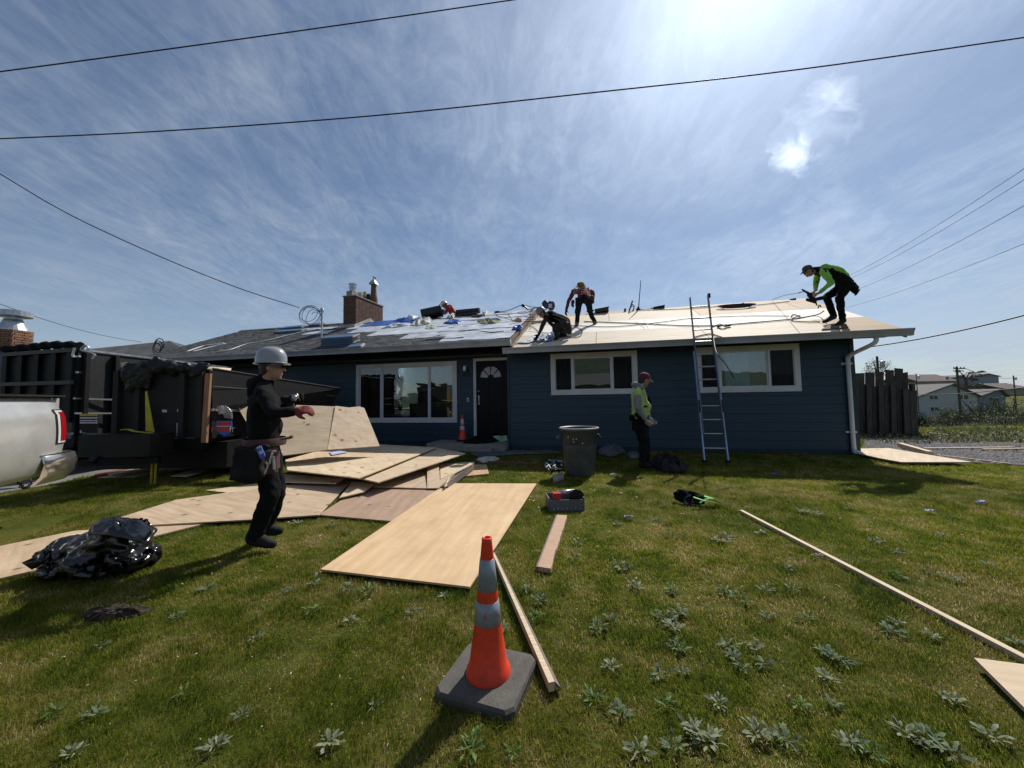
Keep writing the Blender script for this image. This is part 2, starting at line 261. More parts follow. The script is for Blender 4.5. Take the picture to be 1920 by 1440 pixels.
def blade_mat(name, stops, trans=0.35):
    m = bpy.data.materials.new(name); m.use_nodes = True; t = m.node_tree; b = t.nodes['Principled BSDF']
    co = N(t, 'ShaderNodeTexCoord'); n1 = N(t, 'ShaderNodeTexNoise'); n1.inputs['Scale'].default_value = 0.9; n1.inputs['Detail'].default_value = 7; n1.inputs['Roughness'].default_value = 0.72; n1.inputs['Distortion'].default_value = 0.5
    t.links.new(co.outputs['Object'], n1.inputs[0])
    at = N(t, 'ShaderNodeAttribute', attribute_name='rnd')
    n5 = N(t, 'ShaderNodeTexNoise'); n5.inputs['Scale'].default_value = 5.5; n5.inputs['Detail'].default_value = 6; n5.inputs['Roughness'].default_value = 0.7; t.links.new(co.outputs['Object'], n5.inputs[0])
    f = mth(t, 'ADD', mth(t, 'ADD', mth(t, 'MULTIPLY', n1.outputs[0], 0.85), mth(t, 'MULTIPLY', n5.outputs[0], 0.65)), -0.25)
    f = mth(t, 'ADD', f, mth(t, 'MULTIPLY', mth(t, 'SUBTRACT', at.outputs['Fac'], 0.5), 0.34))
    col = ramp(t, f, stops)
    t.links.new(col, b.inputs['Base Color']); b.inputs['Roughness'].default_value = 0.6; b.inputs['Specular IOR Level'].default_value = 0.12
    tr = N(t, 'ShaderNodeBsdfTranslucent'); t.links.new(col, tr.inputs[0]); ms = N(t, 'ShaderNodeMixShader'); ms.inputs[0].default_value = trans
    t.links.new(b.outputs[0], ms.inputs[1]); t.links.new(tr.outputs[0], ms.inputs[2]); t.links.new(ms.outputs[0], t.nodes['Material Output'].inputs[0]); return m
lawn_m = ground_mat()
grass_m = blade_mat('grass blades', [(0.20, (0.045, 0.075, 0.008)), (0.38, (0.120, 0.165, 0.014)), (0.52, (0.215, 0.230, 0.022)), (0.62, (0.30, 0.225, 0.060)), (0.80, (0.55, 0.43, 0.24))], 0.62)
leaf_m = pm('rosette weed leaf', (0.165, 0.215, 0.10), (0.085, 0.125, 0.05), scale=14, rough=0.5, spec=0.35, trans=0.25, objrand=0.7, bump=.4, bscale=60)
bush_m = pm('scrub leaves', (0.055, 0.075, 0.028), (0.030, 0.042, 0.018), scale=3, rough=0.7, trans=0.2, objrand=0.4)
pale_leaf = pm('pale field leaves', (0.14, 0.15, 0.085), (0.065, 0.075, 0.035), scale=2, rough=0.6, trans=0.2)
twig_m = pm('grey brown twigs', (0.10, 0.075, 0.06), (0.06, 0.045, 0.035), rough=0.9)

# ------------------------------------------------------------ mesh helpers
WM = {}
class MB:
    def __init__(s): s.v = []; s.f = []; s.mi = []; s.cm = 0
    def add(s, vs, fs):
        o = len(s.v); s.v += [Vector(x) for x in vs]
        for f in fs: s.f.append(tuple(o+i for i in f)); s.mi.append(s.cm)
    def box(s, c, size, M=None, taper=None):
        hx, hy, hz = size[0]/2, size[1]/2, size[2]/2; vs = []
        for z in (-1, 1):
            for y in (-1, 1):
                for x in (-1, 1):
                    k = taper if (taper and z > 0) else 1
                    p = Vector((x*hx*k, y*hy*k, z*hz)); p = (M @ p if M else p) + Vector(c); vs.append(p)
        s.add(vs, [(0, 2, 3, 1), (4, 5, 7, 6), (0, 1, 5, 4), (2, 6, 7, 3), (0, 4, 6, 2), (1, 3, 7, 5)]); return s
    def bar(s, a, b, wd, ht, up=Vector((0, 0, 1))):
        a, b = Vector(a), Vector(b); d = (b-a); L = d.length; x = d.normalized(); y = up.cross(x)
        if y.length < 1e-4: y = Vector((1, 0, 0)).cross(x)
        y.normalize(); z = x.cross(y); M = Matrix((x, y, z)).transposed(); s.box((a+b)/2, (L, wd, ht), M); return s
    def prism(s, pts, off):
        n = len(pts); off = Vector(off); a = [Vector(p) for p in pts]; vs = a + [p+off for p in a]
        fs = [tuple(range(n)), tuple(range(2*n-1, n-1, -1))] + [(i, i+n, (i+1) % n+n, (i+1) % n) for i in range(n)]
        s.add(vs, fs); return s
    def tube(s, pts, r, seg=8, caps=True):
        pts = [Vector(p) for p in pts]; n = len(pts); rr = r if hasattr(r, '__len__') else [r]*n; rings = []
        t0 = (pts[1]-pts[0]).normalized(); u = t0.orthogonal().normalized()
        for i, p in enumerate(pts):
            t = (pts[min(i+1, n-1)]-pts[max(i-1, 0)]).normalized(); u = (u - t*u.dot(t)).normalized(); v = t.cross(u)
            rings.append([p + (u*math.cos(2*PI*k/seg)+v*math.sin(2*PI*k/seg))*rr[i] for k in range(seg)])
        vs = [q for ring in rings for q in ring]; fs = []
        for i in range(n-1):
            for k in range(seg): a = i*seg+k; b = i*seg+(k+1) % seg; fs.append((a, b, b+seg, a+seg))
        if caps: fs += [tuple(range(seg-1, -1, -1)), tuple((n-1)*seg+k for k in range(seg))]
        s.add(vs, fs); return s
    def lathe(s, prof, c, seg=32, M=None):
        c = Vector(c); vs = []
        for r, z in prof:
            for k in range(seg):
                p = Vector((r*math.cos(2*PI*k/seg), r*math.sin(2*PI*k/seg), z)); vs.append((M @ p if M else p)+c)
        fs = []
        for i in range(len(prof)-1):
            for k in range(seg): a = i*seg+k; b = i*seg+(k+1) % seg; fs.append((a, b, b+seg, a+seg))
        s.add(vs, fs); return s
    def ball(s, c, r, M=None, seg=14, rings=9):
        r = r if hasattr(r, '__len__') else (r, r, r); c = Vector(c); vs = [None]; vs = []
        for i in range(rings+1):
            a = PI*i/rings
            for k in range(seg):
                b = 2*PI*k/seg; p = Vector((math.sin(a)*math.cos(b)*r[0], math.sin(a)*math.sin(b)*r[1], math.cos(a)*r[2])); vs.append((M @ p if M else p)+c)
        fs = []
        for i in range(rings):
            for k in range(seg): a = i*seg+k; b = i*seg+(k+1) % seg; fs.append((a, a+seg, b+seg, b))
        s.add(vs, fs); return s
    def cap(s, a, ra, b, rb):
        s.ball(a, ra); s.ball(b, rb); s.tube([a, b], [ra, rb], 14); return s
def rootinv(parent): return WM[parent.name].inverted()
def finish(o, smooth):
    if smooth:
        for p in o.data.polygons: p.use_smooth = True
def build(name, mb, mats, parent=None, smooth=False, loc=None, remesh=None, nz=0.0, nscale=9, clean=False, rz=0.0):
    me = bpy.data.meshes.new(name)
    if parent: Mi = rootinv(parent)
    else:
        if loc is None:
            xs = [v.x for v in mb.v]; ys = [v.y for v in mb.v]; loc = Vector(((min(xs)+max(xs))/2, (min(ys)+max(ys))/2, min(v.z for v in mb.v)))
        ML = Matrix.Translation(loc) @ Matrix.Rotation(rz, 4, 'Z'); Mi = ML.inverted()
    me.from_pydata([Mi @ v for v in mb.v], [], mb.f)
    ms = mats if isinstance(mats, (list, tuple)) else [mats]
    for m in ms: me.materials.append(m)
    if len(ms) > 1: me.polygons.foreach_set('material_index', mb.mi)
    me.update()
    if clean or remesh:
        bm = bmesh.new(); bm.from_mesh(me); bmesh.ops.remove_doubles(bm, verts=bm.verts, dist=1e-5); bmesh.ops.recalc_face_normals(bm, faces=bm.faces); bm.to_mesh(me); bm.free()
    else:
        bm = bmesh.new(); bm.from_mesh(me); bmesh.ops.recalc_face_normals(bm, faces=bm.faces); bm.to_mesh(me); bm.free()
    o = bpy.data.objects.new(name, me); S.collection.objects.link(o)
    if parent: o.parent = parent; WM[o.name] = WM[parent.name]
    else: o.matrix_world = ML; WM[o.name] = ML.copy()
    if remesh:
        md = o.modifiers.new('r', 'REMESH'); md.mode = 'VOXEL'; md.voxel_size = remesh; md.use_smooth_shade = True
        sm = o.modifiers.new('s', 'SMOOTH'); sm.iterations = 4; sm.factor = 0.5
        bpy.context.view_layer.update()
        dg = bpy.context.evaluated_depsgraph_get(); ne = bpy.data.meshes.new_from_object(o.evaluated_get(dg)); o.modifiers.clear(); o.data = ne; ne.name = name
        if nz:
            ns = [v.normal.copy() for v in ne.vertices]
            for v, nn in zip(ne.vertices, ns):
                q = v.co*nscale; d = noise.noise(Vector((q.x, q.y, q.z*0.7))) + 0.5*noise.noise(q*2.3+Vector((5, 3, 1)))
                v.co += nn*d*nz
            ne.update()
        smooth = True
    finish(o, smooth); return o
def tag(o, label, cat, group=None, kind=None):
    if label: o['label'] = label
    if cat: o['category'] = cat
    if group: o['group'] = group
    if kind: o['kind'] = kind
    return o
def struct(o, kind='structure'): o['kind'] = kind; return o
def thing(name, label, cat, loc, rz=0.0, group=None):
    o = bpy.data.objects.new(name, None); S.collection.objects.link(o); o.empty_display_size = 0.1
    M = Matrix.Translation(Vector(loc)) @ Matrix.Rotation(rz, 4, 'Z'); o.matrix_world = M; WM[o.name] = M
    return tag(o, label, cat, group)
def piece(name, mesh, parent, M):
    o = bpy.data.objects.new(name, mesh); S.collection.objects.link(o); o.parent = parent; o.matrix_local = M; return o
def wire(name, pts, r, label, cat='cable', m=None, sag=0.0, group=None, n=24):
    pts = [Vector(p) for p in pts]
    if len(pts) == 2:
        a, b = pts; pts = [a.lerp(b, i/n) - Vector((0, 0, sag*4*(i/n)*(1-i/n))) for i in range(n+1)]
    else: pts = spline(pts, 6)
    o = build(name, MB().tube(pts, r, 6), m or wire_m, smooth=True); return tag(o, label, cat, group)
def spline(P, n=6):
    P = [Vector(p) for p in P]; Q = [P[0]*2-P[1]] + P + [P[-1]*2-P[-2]]; out = []
    for i in range(1, len(Q)-2):
        a, b, c, d = Q[i-1], Q[i], Q[i+1], Q[i+2]
        for k in range(n):
            t = k/n; out.append(0.5*((2*b)+(c-a)*t+(2*a-5*b+4*c-d)*t*t+(3*b-a-3*c+d)*t**3))
    return out+[P[-1]]
FOOT = []   # footprints where no grass grows
def sheet(name, px, z, thick, m, label, cat='plywood', group=None, foot=True, edge=None, plane=None):
    zs = z if hasattr(z, '__len__') else [z]*len(px)
    P = [(plane(x, y) if plane else G(x, y, zz)) for (x, y), zz in zip(px, zs)]
    if foot: FOOT.append([(p.x, p.y) for p in P])
    c = sum(P, Vector())/len(P); d = P[1]-P[0]; rz = math.atan2(d.y, d.x)
    o = build(name, MB().prism(P, (0, 0, -thick)), m, loc=Vector((c.x, c.y, min(p.z for p in P)-thick)), rz=rz)
    return tag(o, label, cat, group)
def crumple(name, P, h, m, label, cat, up=Vector((0, 0, 1)), jit=0.02, rings=4, dome=0.0, group=None, parent=None, seed=1, smooth=False, foot=False, sub=3):
    R = random.Random(seed); Q = []
    for i in range(len(P)):
        for k in range(sub): Q.append(P[i].lerp(P[(i+1) % len(P)], k/sub) + Vector((R.uniform(-1, 1), R.uniform(-1, 1), 0))*jit*0.6)
    c = sum(Q, Vector())/len(Q); n = len(Q); vs = []
    for r in range(rings):
        t = 1-r/rings
        for q in Q:
            p = c.lerp(q, t) + up*(h*R.random()*(1 if r else 0.3) + dome*(1-t*t)) + Vector((R.uniform(-1, 1), R.uniform(-1, 1), 0))*jit*(0 if r == 0 else 1); vs.append(p)
    vs.append(c+up*(h*0.5+dome)); fs = []
    for r in range(rings-1):
        for k in range(n): a = r*n+k; b = r*n+(k+1) % n; fs.append((a, b, b+n, a+n))
    for k in range(n): fs.append(((rings-1)*n+k, (rings-1)*n+(k+1) % n, len(vs)-1))
    # thin underside
    lo = [q - up*0.004 for q in Q]; o0 = len(vs); vs += lo
    for k in range(n): fs.append((k, o0+k, o0+(k+1) % n, (k+1) % n))
    fs.append(tuple(o0+k for k in range(n)))
    if foot: FOOT.append([(p.x, p.y) for p in P])
    mb = MB(); mb.add(vs, fs); o = build(name, mb, m, parent=parent, smooth=smooth)
    return tag(o, label, cat, group)

# ------------------------------------------------------------ ground
def sst(a, b, x): t = min(1, max(0, (x-a)/(b-a))); return t*t*(3-2*t)
def terr(x, y):
    s = sst(5, 13, x)*sst(10, 14, y)
    if y < 14: h = -0.1*max(0, y-10)/4
    elif y < 50: h = -0.1-3.0*(y-14)/36
    elif y < 88: h = -3.1-1.3*(y-50)/38
    elif y < 160: h = -4.4+7.4*sst(88, 160, y)
    else: h = 3.0
    far = sst(40, 80, math.hypot(x, y)) if x < 5 else 0
    h = h*s - 3.0*far*(1-s)
    h += 0.25*noise.noise(Vector((x*0.13, y*0.13, 0)))*s*sst(12, 25, y)
    d = math.hypot(x, y)
    return h - 0.02*max(0, d-170)*sst(170, 260, d)
xs = sorted(set([-900, -500, -300, -180, -110, -70, -45, -30, -20] + [i*1.0 for i in range(-16, 60, 2)] + [65, 75, 85, 100, 120, 140, 170, 200, 240, 300, 400, 600, 900]))
ys = sorted(set([-600, -300, -120, -60, -40, -25, -15, -8, -4, 0, 2, 4, 6, 8] + [i*1.0 for i in range(10, 60, 2)] + [64, 70, 78, 88, 98, 110, 122, 136, 150, 165, 185, 210, 240, 280, 350, 450, 650, 900]))
mb = MB(); vs = [(x, y, terr(x, y)) for y in ys for x in xs]; nx = len(xs)
mb.add(vs, [(j*nx+i, j*nx+i+1, (j+1)*nx+i+1, (j+1)*nx+i) for j in range(len(ys)-1) for i in range(nx-1)])
struct(build('lawn_ground', mb, lawn_m, loc=Vector((0, 0, 0)), smooth=True))
gravel_m = pm('grey gravel drive', (0.22, 0.21, 0.195), (0.13, 0.125, 0.115), scale=30, rough=0.95, bump=0.8, bscale=90, dirt=(0.10, 0.11, 0.05), dirtscale=1.6, dirtamt=0.8)
dr = [G(0, 925), G(110, 906), G(150, 896)]
dr = [Vector((-16, 4.2, 0))] + [Vector((p.x, p.y, 0)) for p in dr] + [Vector((-7.6, 9.6, 0)), Vector((-16, 12.5, 0))]
struct(build('gravel_driveway', MB().prism([p+Vector((0, 0, 0.004)) for p in dr], (0, 0, -0.003)), gravel_m, loc=Vector((0, 0, 0.0))))
FOOT.append([(p.x, p.y) for p in dr])
road_m = pm('grey asphalt', (0.06, 0.06, 0.062), (0.045, 0.045, 0.047), scale=20, rough=0.9, bump=0.3)
struct(build('street', MB().box((0, -9.0, 0.006), (300, 7, 0.008)), road_m, loc=Vector((0, -9, 0))))
bed = [G(1622, 850), G(1700, 862), G(1930, 874), G(2100, 880), G(2100, 838), G(1920, 832), G(1760, 828), G(1622, 822)]
bed = [Vector((p.x, p.y, 0.008)) for p in bed]
bedm = pm('stony bed soil', (0.13, 0.105, 0.10), (0.075, 0.06, 0.058), scale=12, rough=0.95, bump=0.8, bscale=40)
struct(build('stone_bed', MB().prism(bed, (0, 0, -0.004)), bedm, loc=Vector((0, 0, 0.004))))
FOOT.append([(p.x, p.y) for p in bed])
def inpoly(x, y, P):
    c = np.zeros(len(x), bool); n = len(P)
    for i in range(n):
        (x1, y1), (x2, y2) = P[i], P[(i+1) % n]
        if y1 == y2: continue
        m = ((y1 > y) != (y2 > y)) & (x < (x2-x1)*(y-y1)/(y2-y1)+x1); c ^= m
    return c
# stones of the bed, nobody could count them
mb = MB(); P = [(p.x, p.y) for p in bed]; bx0, bx1 = min(p[0] for p in P), max(p[0] for p in P); by0, by1 = min(p[1] for p in P), max(p[1] for p in P)
ico = [(0, 0, 1), (0.9, 0, 0.2), (0.2, 0.9, 0.3), (-0.8, 0.4, 0.1), (-0.5, -0.8, 0.2), (0.4, -0.8, 0.1)]
icf = [(0, 1, 2), (0, 2, 3), (0, 3, 4), (0, 4, 5), (0, 5, 1)]
X = rng.uniform(bx0, bx1, 9000); Y = rng.uniform(by0, by1, 9000); ok = inpoly(X, Y, P)
for x, y in zip(X[ok][:4200], Y[ok][:4200]):
    s = random.uniform(0.02, 0.065); a = random.uniform(0, 6.3); c, q = math.cos(a), math.sin(a)
    mb.add([(x+s*(c*i-q*j), y+s*(q*i+c*j), 0.004+s*0.6*k+0.004) for i, j, k in ico], icf)
struct(build('bed_stones', mb, stone_m, loc=Vector((0, 0, 0))), 'stuff')['label'] = 'grey stones covering the bare bed right of the blue house'

# ------------------------------------------------------------ the blue house
house = thing('blue_house', 'single storey navy blue house with white window trim and its roof being replaced', 'house', HO, YAW)
UL, RU, VR = -20.3, -7.40, 0.55       # left gable end, step in the roof, how far the entry wall stands back
def hp(name, mb, m, parent=house, **k): return build(name, mb, m, parent=parent, **k)
HM = Matrix.Rotation(YAW, 3, 'Z')
def hbox(mb, u0, u1, v0, v1, z0, z1): return mb.box(W((u0+u1)/2, (v0+v1)/2, (z0+z1)/2), (abs(u1-u0), abs(v1-v0), abs(z1-z0)), HM)
WINS = [(-12.51, -9.24, 0.65, 2.40, VR, 0), (-6.48, -4.39, 1.37, 2.41, 0.0, 1), (-3.10, -1.0, 1.36, 2.41, 0.0, 2)]
DOOR = (-8.74, -7.70, 0.20, 2.44)
def cut(u0, u1, z0, z1, holes):
    R = [(u0, u1, z0, z1)]
    for (a, b, c, d) in holes:
        out = []
        for (p, q, r, s_) in R:
            if b <= p or a >= q or d <= r or c >= s_: out.append((p, q, r, s_)); continue
            if a > p: out.append((p, a, r, s_))
            if b < q: out.append((b, q, r, s_))
            p2, q2 = max(p, a), min(q, b)
            if c > r: out.append((p2, q2, r, c))
            if d < s_: out.append((p2, q2, d, s_))
        R = out
    return R
holesR = [(a+.06, b-.06, c+.06, d-.06) for a, b, c, d, v, i in WINS if v == 0]
holesL = [(a+.06, b-.06, c+.06, d-.06) for a, b, c, d, v, i in WINS if v > 0] + [(DOOR[0]+.04, DOOR[1]+.3, 0.0, DOOR[3]-.04)]
# sheathing, gables and inner shell
mb = MB()
for p, q, r, s_ in cut(-7.56, 0, 0.0, 2.47, holesR): hbox(mb, p, q, 0.02, 0.10, r, s_)
for p, q, r, s_ in cut(UL+.5, -7.56, 0.0, 2.66, holesL): hbox(mb, p, q, VR+.02, VR+.10, r, s_)
hbox(mb, -7.58, -7.50, 0.10, VR+.10, 0, 2.5)
hbox(mb, -0.08, 0.0, 0.10, 6.9, 0, 2.5); hbox(mb, UL+.5, UL+.58, VR+.1, 6.9, 0, 2.6); hbox(mb, UL+.5, 0, 6.9, 7.0, 0, 2.5)
mb.prism([W(-0.06, 0.1, 2.5), W(-0.06, 6.2, 2.5), W(-0.06, VRR, 3.93)], HD*0.05)
mb.prism([W(UL+.52, 0.6, 2.6), W(UL+.52, 6.4, 2.6), W(UL+.52, VRL, 4.2)], HD*0.05)
hp('wall', mb, navy)
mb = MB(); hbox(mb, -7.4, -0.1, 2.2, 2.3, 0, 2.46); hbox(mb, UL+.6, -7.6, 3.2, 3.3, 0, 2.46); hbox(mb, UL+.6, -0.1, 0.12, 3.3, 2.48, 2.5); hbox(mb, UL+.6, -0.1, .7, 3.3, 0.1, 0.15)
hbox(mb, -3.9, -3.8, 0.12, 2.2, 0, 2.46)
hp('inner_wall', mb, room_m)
# lap siding, board by board
def plank(u0, u1, v, z0, z1):
    mb = MB(); t0, t1 = 0.022, 0.006
    a = [W(u0, v-t0, z0), W(u0, v+.015, z0), W(u0, v+.015, z1), W(u0, v-t1, z1)]
    mb.prism(a, HD*(u1-u0)); return hp('siding_plank', mb, navy)
EX = 0.196
for side, (u0, u1, v, top, hl) in enumerate([(-7.56, -0.07, 0.0, 2.47, holesR), (UL+.5, -7.585, VR, 2.66, holesL)]):
    i = 0; z = 0.10
    while z < top:
        z1 = min(top, z+EX)
        if side: brk = [u0, -16.2, -12.9, u1]
        else: brk = [u0, (-4.9 if i % 2 else -3.5), u1]
        for a, b in zip(brk[:-1], brk[1:]):
            for p, q, r, s_ in cut(a+.0015, b-.0015, z, z1-.003, hl):
                if q-p > .02 and s_-r > .01: plank(p, q, v, r, s_)
        z += EX; i += 1
mb = MB(); hbox(mb, -7.585, -7.56, -0.0, VR, 0.05, 2.47); hbox(mb, -7.56, 0, 0.0, 0.03, 0.0, 0.098); hbox(mb, UL+.5, -9.9, VR+.002, VR+.03, 0.0, 0.098)
hp('skirt_board', mb, navy)
mb = MB(); hbox(mb, -0.07, 0.012, -0.028, 0.06, 0.03, 2.46); hp('corner_board', mb, navy); mb = MB(); hbox(mb, -7.62, -7.565, -0.028, 0.05, 0.03, 2.47); hp('corner_board', mb, navy)
# windows
def window(u0, u1, z0, z1, v, mull, curt):
    mb = MB(); t = 0.11; d0, d1 = v-0.042, v-0.003
    hbox(mb, u0, u1, d0, d1, z1-t, z1); hbox(mb, u0, u1, d0, d1, z0, z0+t); hbox(mb, u0, u0+t, d0, d1, z0+t, z1-t); hbox(mb, u1-t, u1, d0, d1, z0+t, z1-t)
    wd = hp('window', mb, white_trim)
    a, b, c, d = u0+t+.002, u1-t-.002, z0+t+.002, z1-t-.002; f = 0.03; ms = [a]+mull+[b]
    for i in range(len(ms)-1):
        p, q = ms[i]+(0.016 if i else 0), ms[i+1]-(0.016 if i < len(ms)-2 else 0); vv = v-0.02 + (0.018 if i == 1 else 0); mb = MB()
        hbox(mb, p, q, vv, vv+.035, d-f, d); hbox(mb, p, q, vv, vv+.035, c, c+f); hbox(mb, p, p+f, vv, vv+.035, c+f, d-f); hbox(mb, q-f, q, vv, vv+.035, c+f, d-f)
        hp('sash', mb, vinyl, parent=wd)
        mb = MB(); hbox(mb, p+f, q-f, vv+.014, vv+.018, c+f, d-f); hp('pane', mb, glass, parent=wd)
        if i != 1 and v == 0.0: mb = MB(); hbox(mb, p+f*.6, q-f*.6, vv-.004, vv-.001, c+f*.6, d-f*.6); hp('insect_screen', mb, screen, parent=wd)
        if i < len(ms)-2: mb = MB(); hbox(mb, q, q+.032, v-.034, v+.03, c, d); hp('mullion', mb, vinyl, parent=wd)
    for (p, q, vo, m) in curt:
        n = max(6, int((q-p)/0.03)); pts = []
        for k in range(n+1): pts.append(W(p+(q-p)*k/n, v+vo+0.018*math.sin(k*1.9), c-.02))
        bk = [x+HN*0.006 for x in reversed(pts)]
        mb = MB(); mb.prism(pts+bk, (0, 0, d-c+.04)); hp('curtain' if m is not blind else 'blind', mb, m, parent=wd)
    return wd
wall_u = lambda px, v: onwall(px, 720, v)[0]
window(*WINS[0][:5], [wall_u(716, VR), wall_u(805, VR)], [])
window(*WINS[1][:5], [wall_u(1074, 0), wall_u(1148.5, 0)], [(-6.27, -6.2, .16, curtain), (-5.95, -5.87, .16, curtain), (-5.02, -4.95, .16, curtain), (-4.68, -4.62, .16, curtain)])
window(*WINS[2][:5], [wall_u(1350, 0), wall_u(1443, 0)], [(-2.47, -1.96, .055, blind), (-1.95, -1.50, .09, green_blind), (-1.45, -1.13, .14, green_blind)])
# door
u0, u1, z0, z1 = DOOR; v = VR
mb = MB(); hbox(mb, u0, u0+.075, v-.04, v+.02, z0, z1); hbox(mb, u0+.075, -7.64, v-.04, v+.02, z1-.075, z1); hp('door_frame', mb, white_trim)
mb = MB(); hbox(mb, u0+.08, -7.66, v+.0, v+.04, z0+.03, z1-.08)
for (a, b, c, d) in [(.16, .42, .25, .85), (.52, .80, .25, .85), (.16, .42, .98, 1.55), (.52, .80, .98, 1.55)]: hbox(mb, u0+a, u0+b, v-.012, v, z0+c, z0+d)
door = hp('door', mb, door_m)
cx_, cz_ = u0+.50, z1-.55
for k in range(4):
    a0, a1 = PI*k/4+.07, PI*(k+1)/4-.07; pts = []
    for r in (0.09, 0.30):
        seq = [a0+(a1-a0)*j/5 for j in range(6)]
        if r > .1: seq.reverse()
        pts += [W(cx_+r*math.cos(a), v-.006, cz_+r*1.05*math.sin(a)) for a in seq]
    hp('fanlight_pane', MB().prism(pts, HN*0.008), frost, parent=door)
mb = MB(); mb.tube([W(u0+.15, v-.05, z0+.98), W(u0+.15, v-.06, z0+1.10), W(u0+.15, v-.05, z0+1.18)], .009, 8); mb.ball(W(u0+.15, v-.03, z0+1.32), .03); mb.bar(W(u0+.15, v-.02, z0+.95), W(u0+.15, v-.02, z0+1.2), .04, .008, HN)
hp('door_handle', mb, galv, parent=door)
mb = MB(); hbox(mb, -9.75, -7.62, -0.35, VR, 0, 0.165); hbox(mb, -9.5, -7.9, -0.65, -0.35, 0, 0.085); hp('door_step', mb, concrete)
FOOT.append([(p.x, p.y) for p in (W(-9.8, -.7, 0), W(-7.5, -.7, 0), W(-7.5, .6, 0), W(-9.8, .6, 0))]); FOOT.append([(p.x, p.y) for p in (W(-21, 0, 0), W(0.1, 0, 0), W(0.1, 8, 0), W(-21, 8, 0))])
p, z = onwall(874, 690, VR); mb = MB(); hbox(mb, p-.04, p+.04, v-.03, v, z-.02, z+.08); mb.lathe([(0.02, .06), (0.055, .04), (0.06, -.08), (0.035, -.11), (0, -.115)], W(p, v-.11, z), 14); mb.tube([W(p, v-.02, z+.05), W(p, v-.08, z+.1), W(p, v-.11, z+.06)], .008, 6); hp('wall_lamp', mb, galv)
p, z = onwall(878, 750, VR); mb = MB(); hbox(mb, p-.03, p+.03, v-.04, v, z-.05, z+.06); mb.cm = 1; hbox(mb, p-.017, p+.017, v-.043, v-.04, z-.03, z+.03); hp('doorbell', mb, [vinyl, darkmetal])
mb = MB(); 
for k, (a, b) in enumerate([(0, 0), (.085, 0), (.17, 0)]):
    hbox(mb, -9.02+a-.025, -9.02+a+.025, v-.03, v-.018, 2.02, 2.03); hbox(mb, -9.02+a-.028, -9.02+a-.018, v-.03, v-.018, 1.95, 2.02); hbox(mb, -9.02+a+.018, -9.02+a+.028, v-.03, v-.018, 1.93, 2.02)
hp('house_number_plate', mb, darkmetal)
# roof decks
def slab(mb, u0, u1, v0, v1, ze, th, off=0.0):
    z = lambda v: ze+KS*(v-OV)+off
    mb.prism([W(u0, v0, z(v0)), W(u0, v1, z(v1)), W(u0, v1, z(v1)-th), W(u0, v0, z(v0)-th)], HD*(u1-u0)); return mb
def backslab(mb, u0, u1, vr, ve, ze, th):
    zr = ze+KS*(vr-OV); zb = zr-KS*(ve-vr)
    mb.prism([W(u0, vr, zr), W(u0, ve, zb), W(u0, ve, zb-th), W(u0, vr, zr-th)], HD*(u1-u0)); return mb
mb = MB(); slab(mb, RU, 0.60, OV, VRR, ZR, 0.09, -.02); backslab(mb, RU, 0.6, VRR+.001, 7.3, ZR-.02, .09); slab(mb, UL, RU-.03, OV, VRL, ZL, 0.09, -.02); backslab(mb, UL, RU-.03, VRL+.001, 7.5, ZL-.02, .09)
roof = hp('roof', mb, rake_m)
mb = MB(); hbox(mb, RU-.17, 0.58, OV+.03, 0.0, 2.455, 2.475); hbox(mb, UL, -7.59, OV+.03, VR, 2.645, 2.665); hbox(mb, RU-.17, RU-.15, OV+.03, 0, 2.475, 2.645); hp('soffit', mb, soffit_m)
# right slope: plywood sheets, laid in rows
zq = lambda v, ze, off=0.0: ze+KS*(v-OV)+off
row_v = [OV+.012]; 
while row_v[-1] < VRR-.05: row_v.append(min(VRR, row_v[-1]+1.22*CS))
for r in range(len(row_v)-1):
    va, vb = row_v[r]+.004, row_v[r+1]-.004; u = 0.60; first = [1.05, 2.2, .7, 1.9][r % 4]
    while u > RU+.04:
        un = max(RU+.04, u-(first if u == 0.60 else 2.44)); m = [deck1, deck2, deck3, deck3][r]
        if r == 0 and u > 0.5: m = deck3
        if r == 2 and un < -3.6: m = deck1
        mb = MB(); j = random.uniform(0, .002); mb.prism([W(un+.003, va, zq(va, ZR, j)), W(un+.003, vb, zq(vb, ZR, j)), W(un+.003, vb, zq(vb, ZR, j)-.013), W(un+.003, va, zq(va, ZR, j)-.013)], HD*(u-un-.010))
        hp('plywood_panel', mb, m, parent=roof); u = un
# thin gap board above the eave
mb = MB(); mb.prism([W(RU, OV-.05, ZR-.03), W(RU, OV+.01, ZR+.003), W(RU, OV+.01, ZR-.02), W(RU, OV-.05, ZR-.055)], HD*(0.62-RU)); hp('drip_edge', mb, darkmetal, parent=roof)
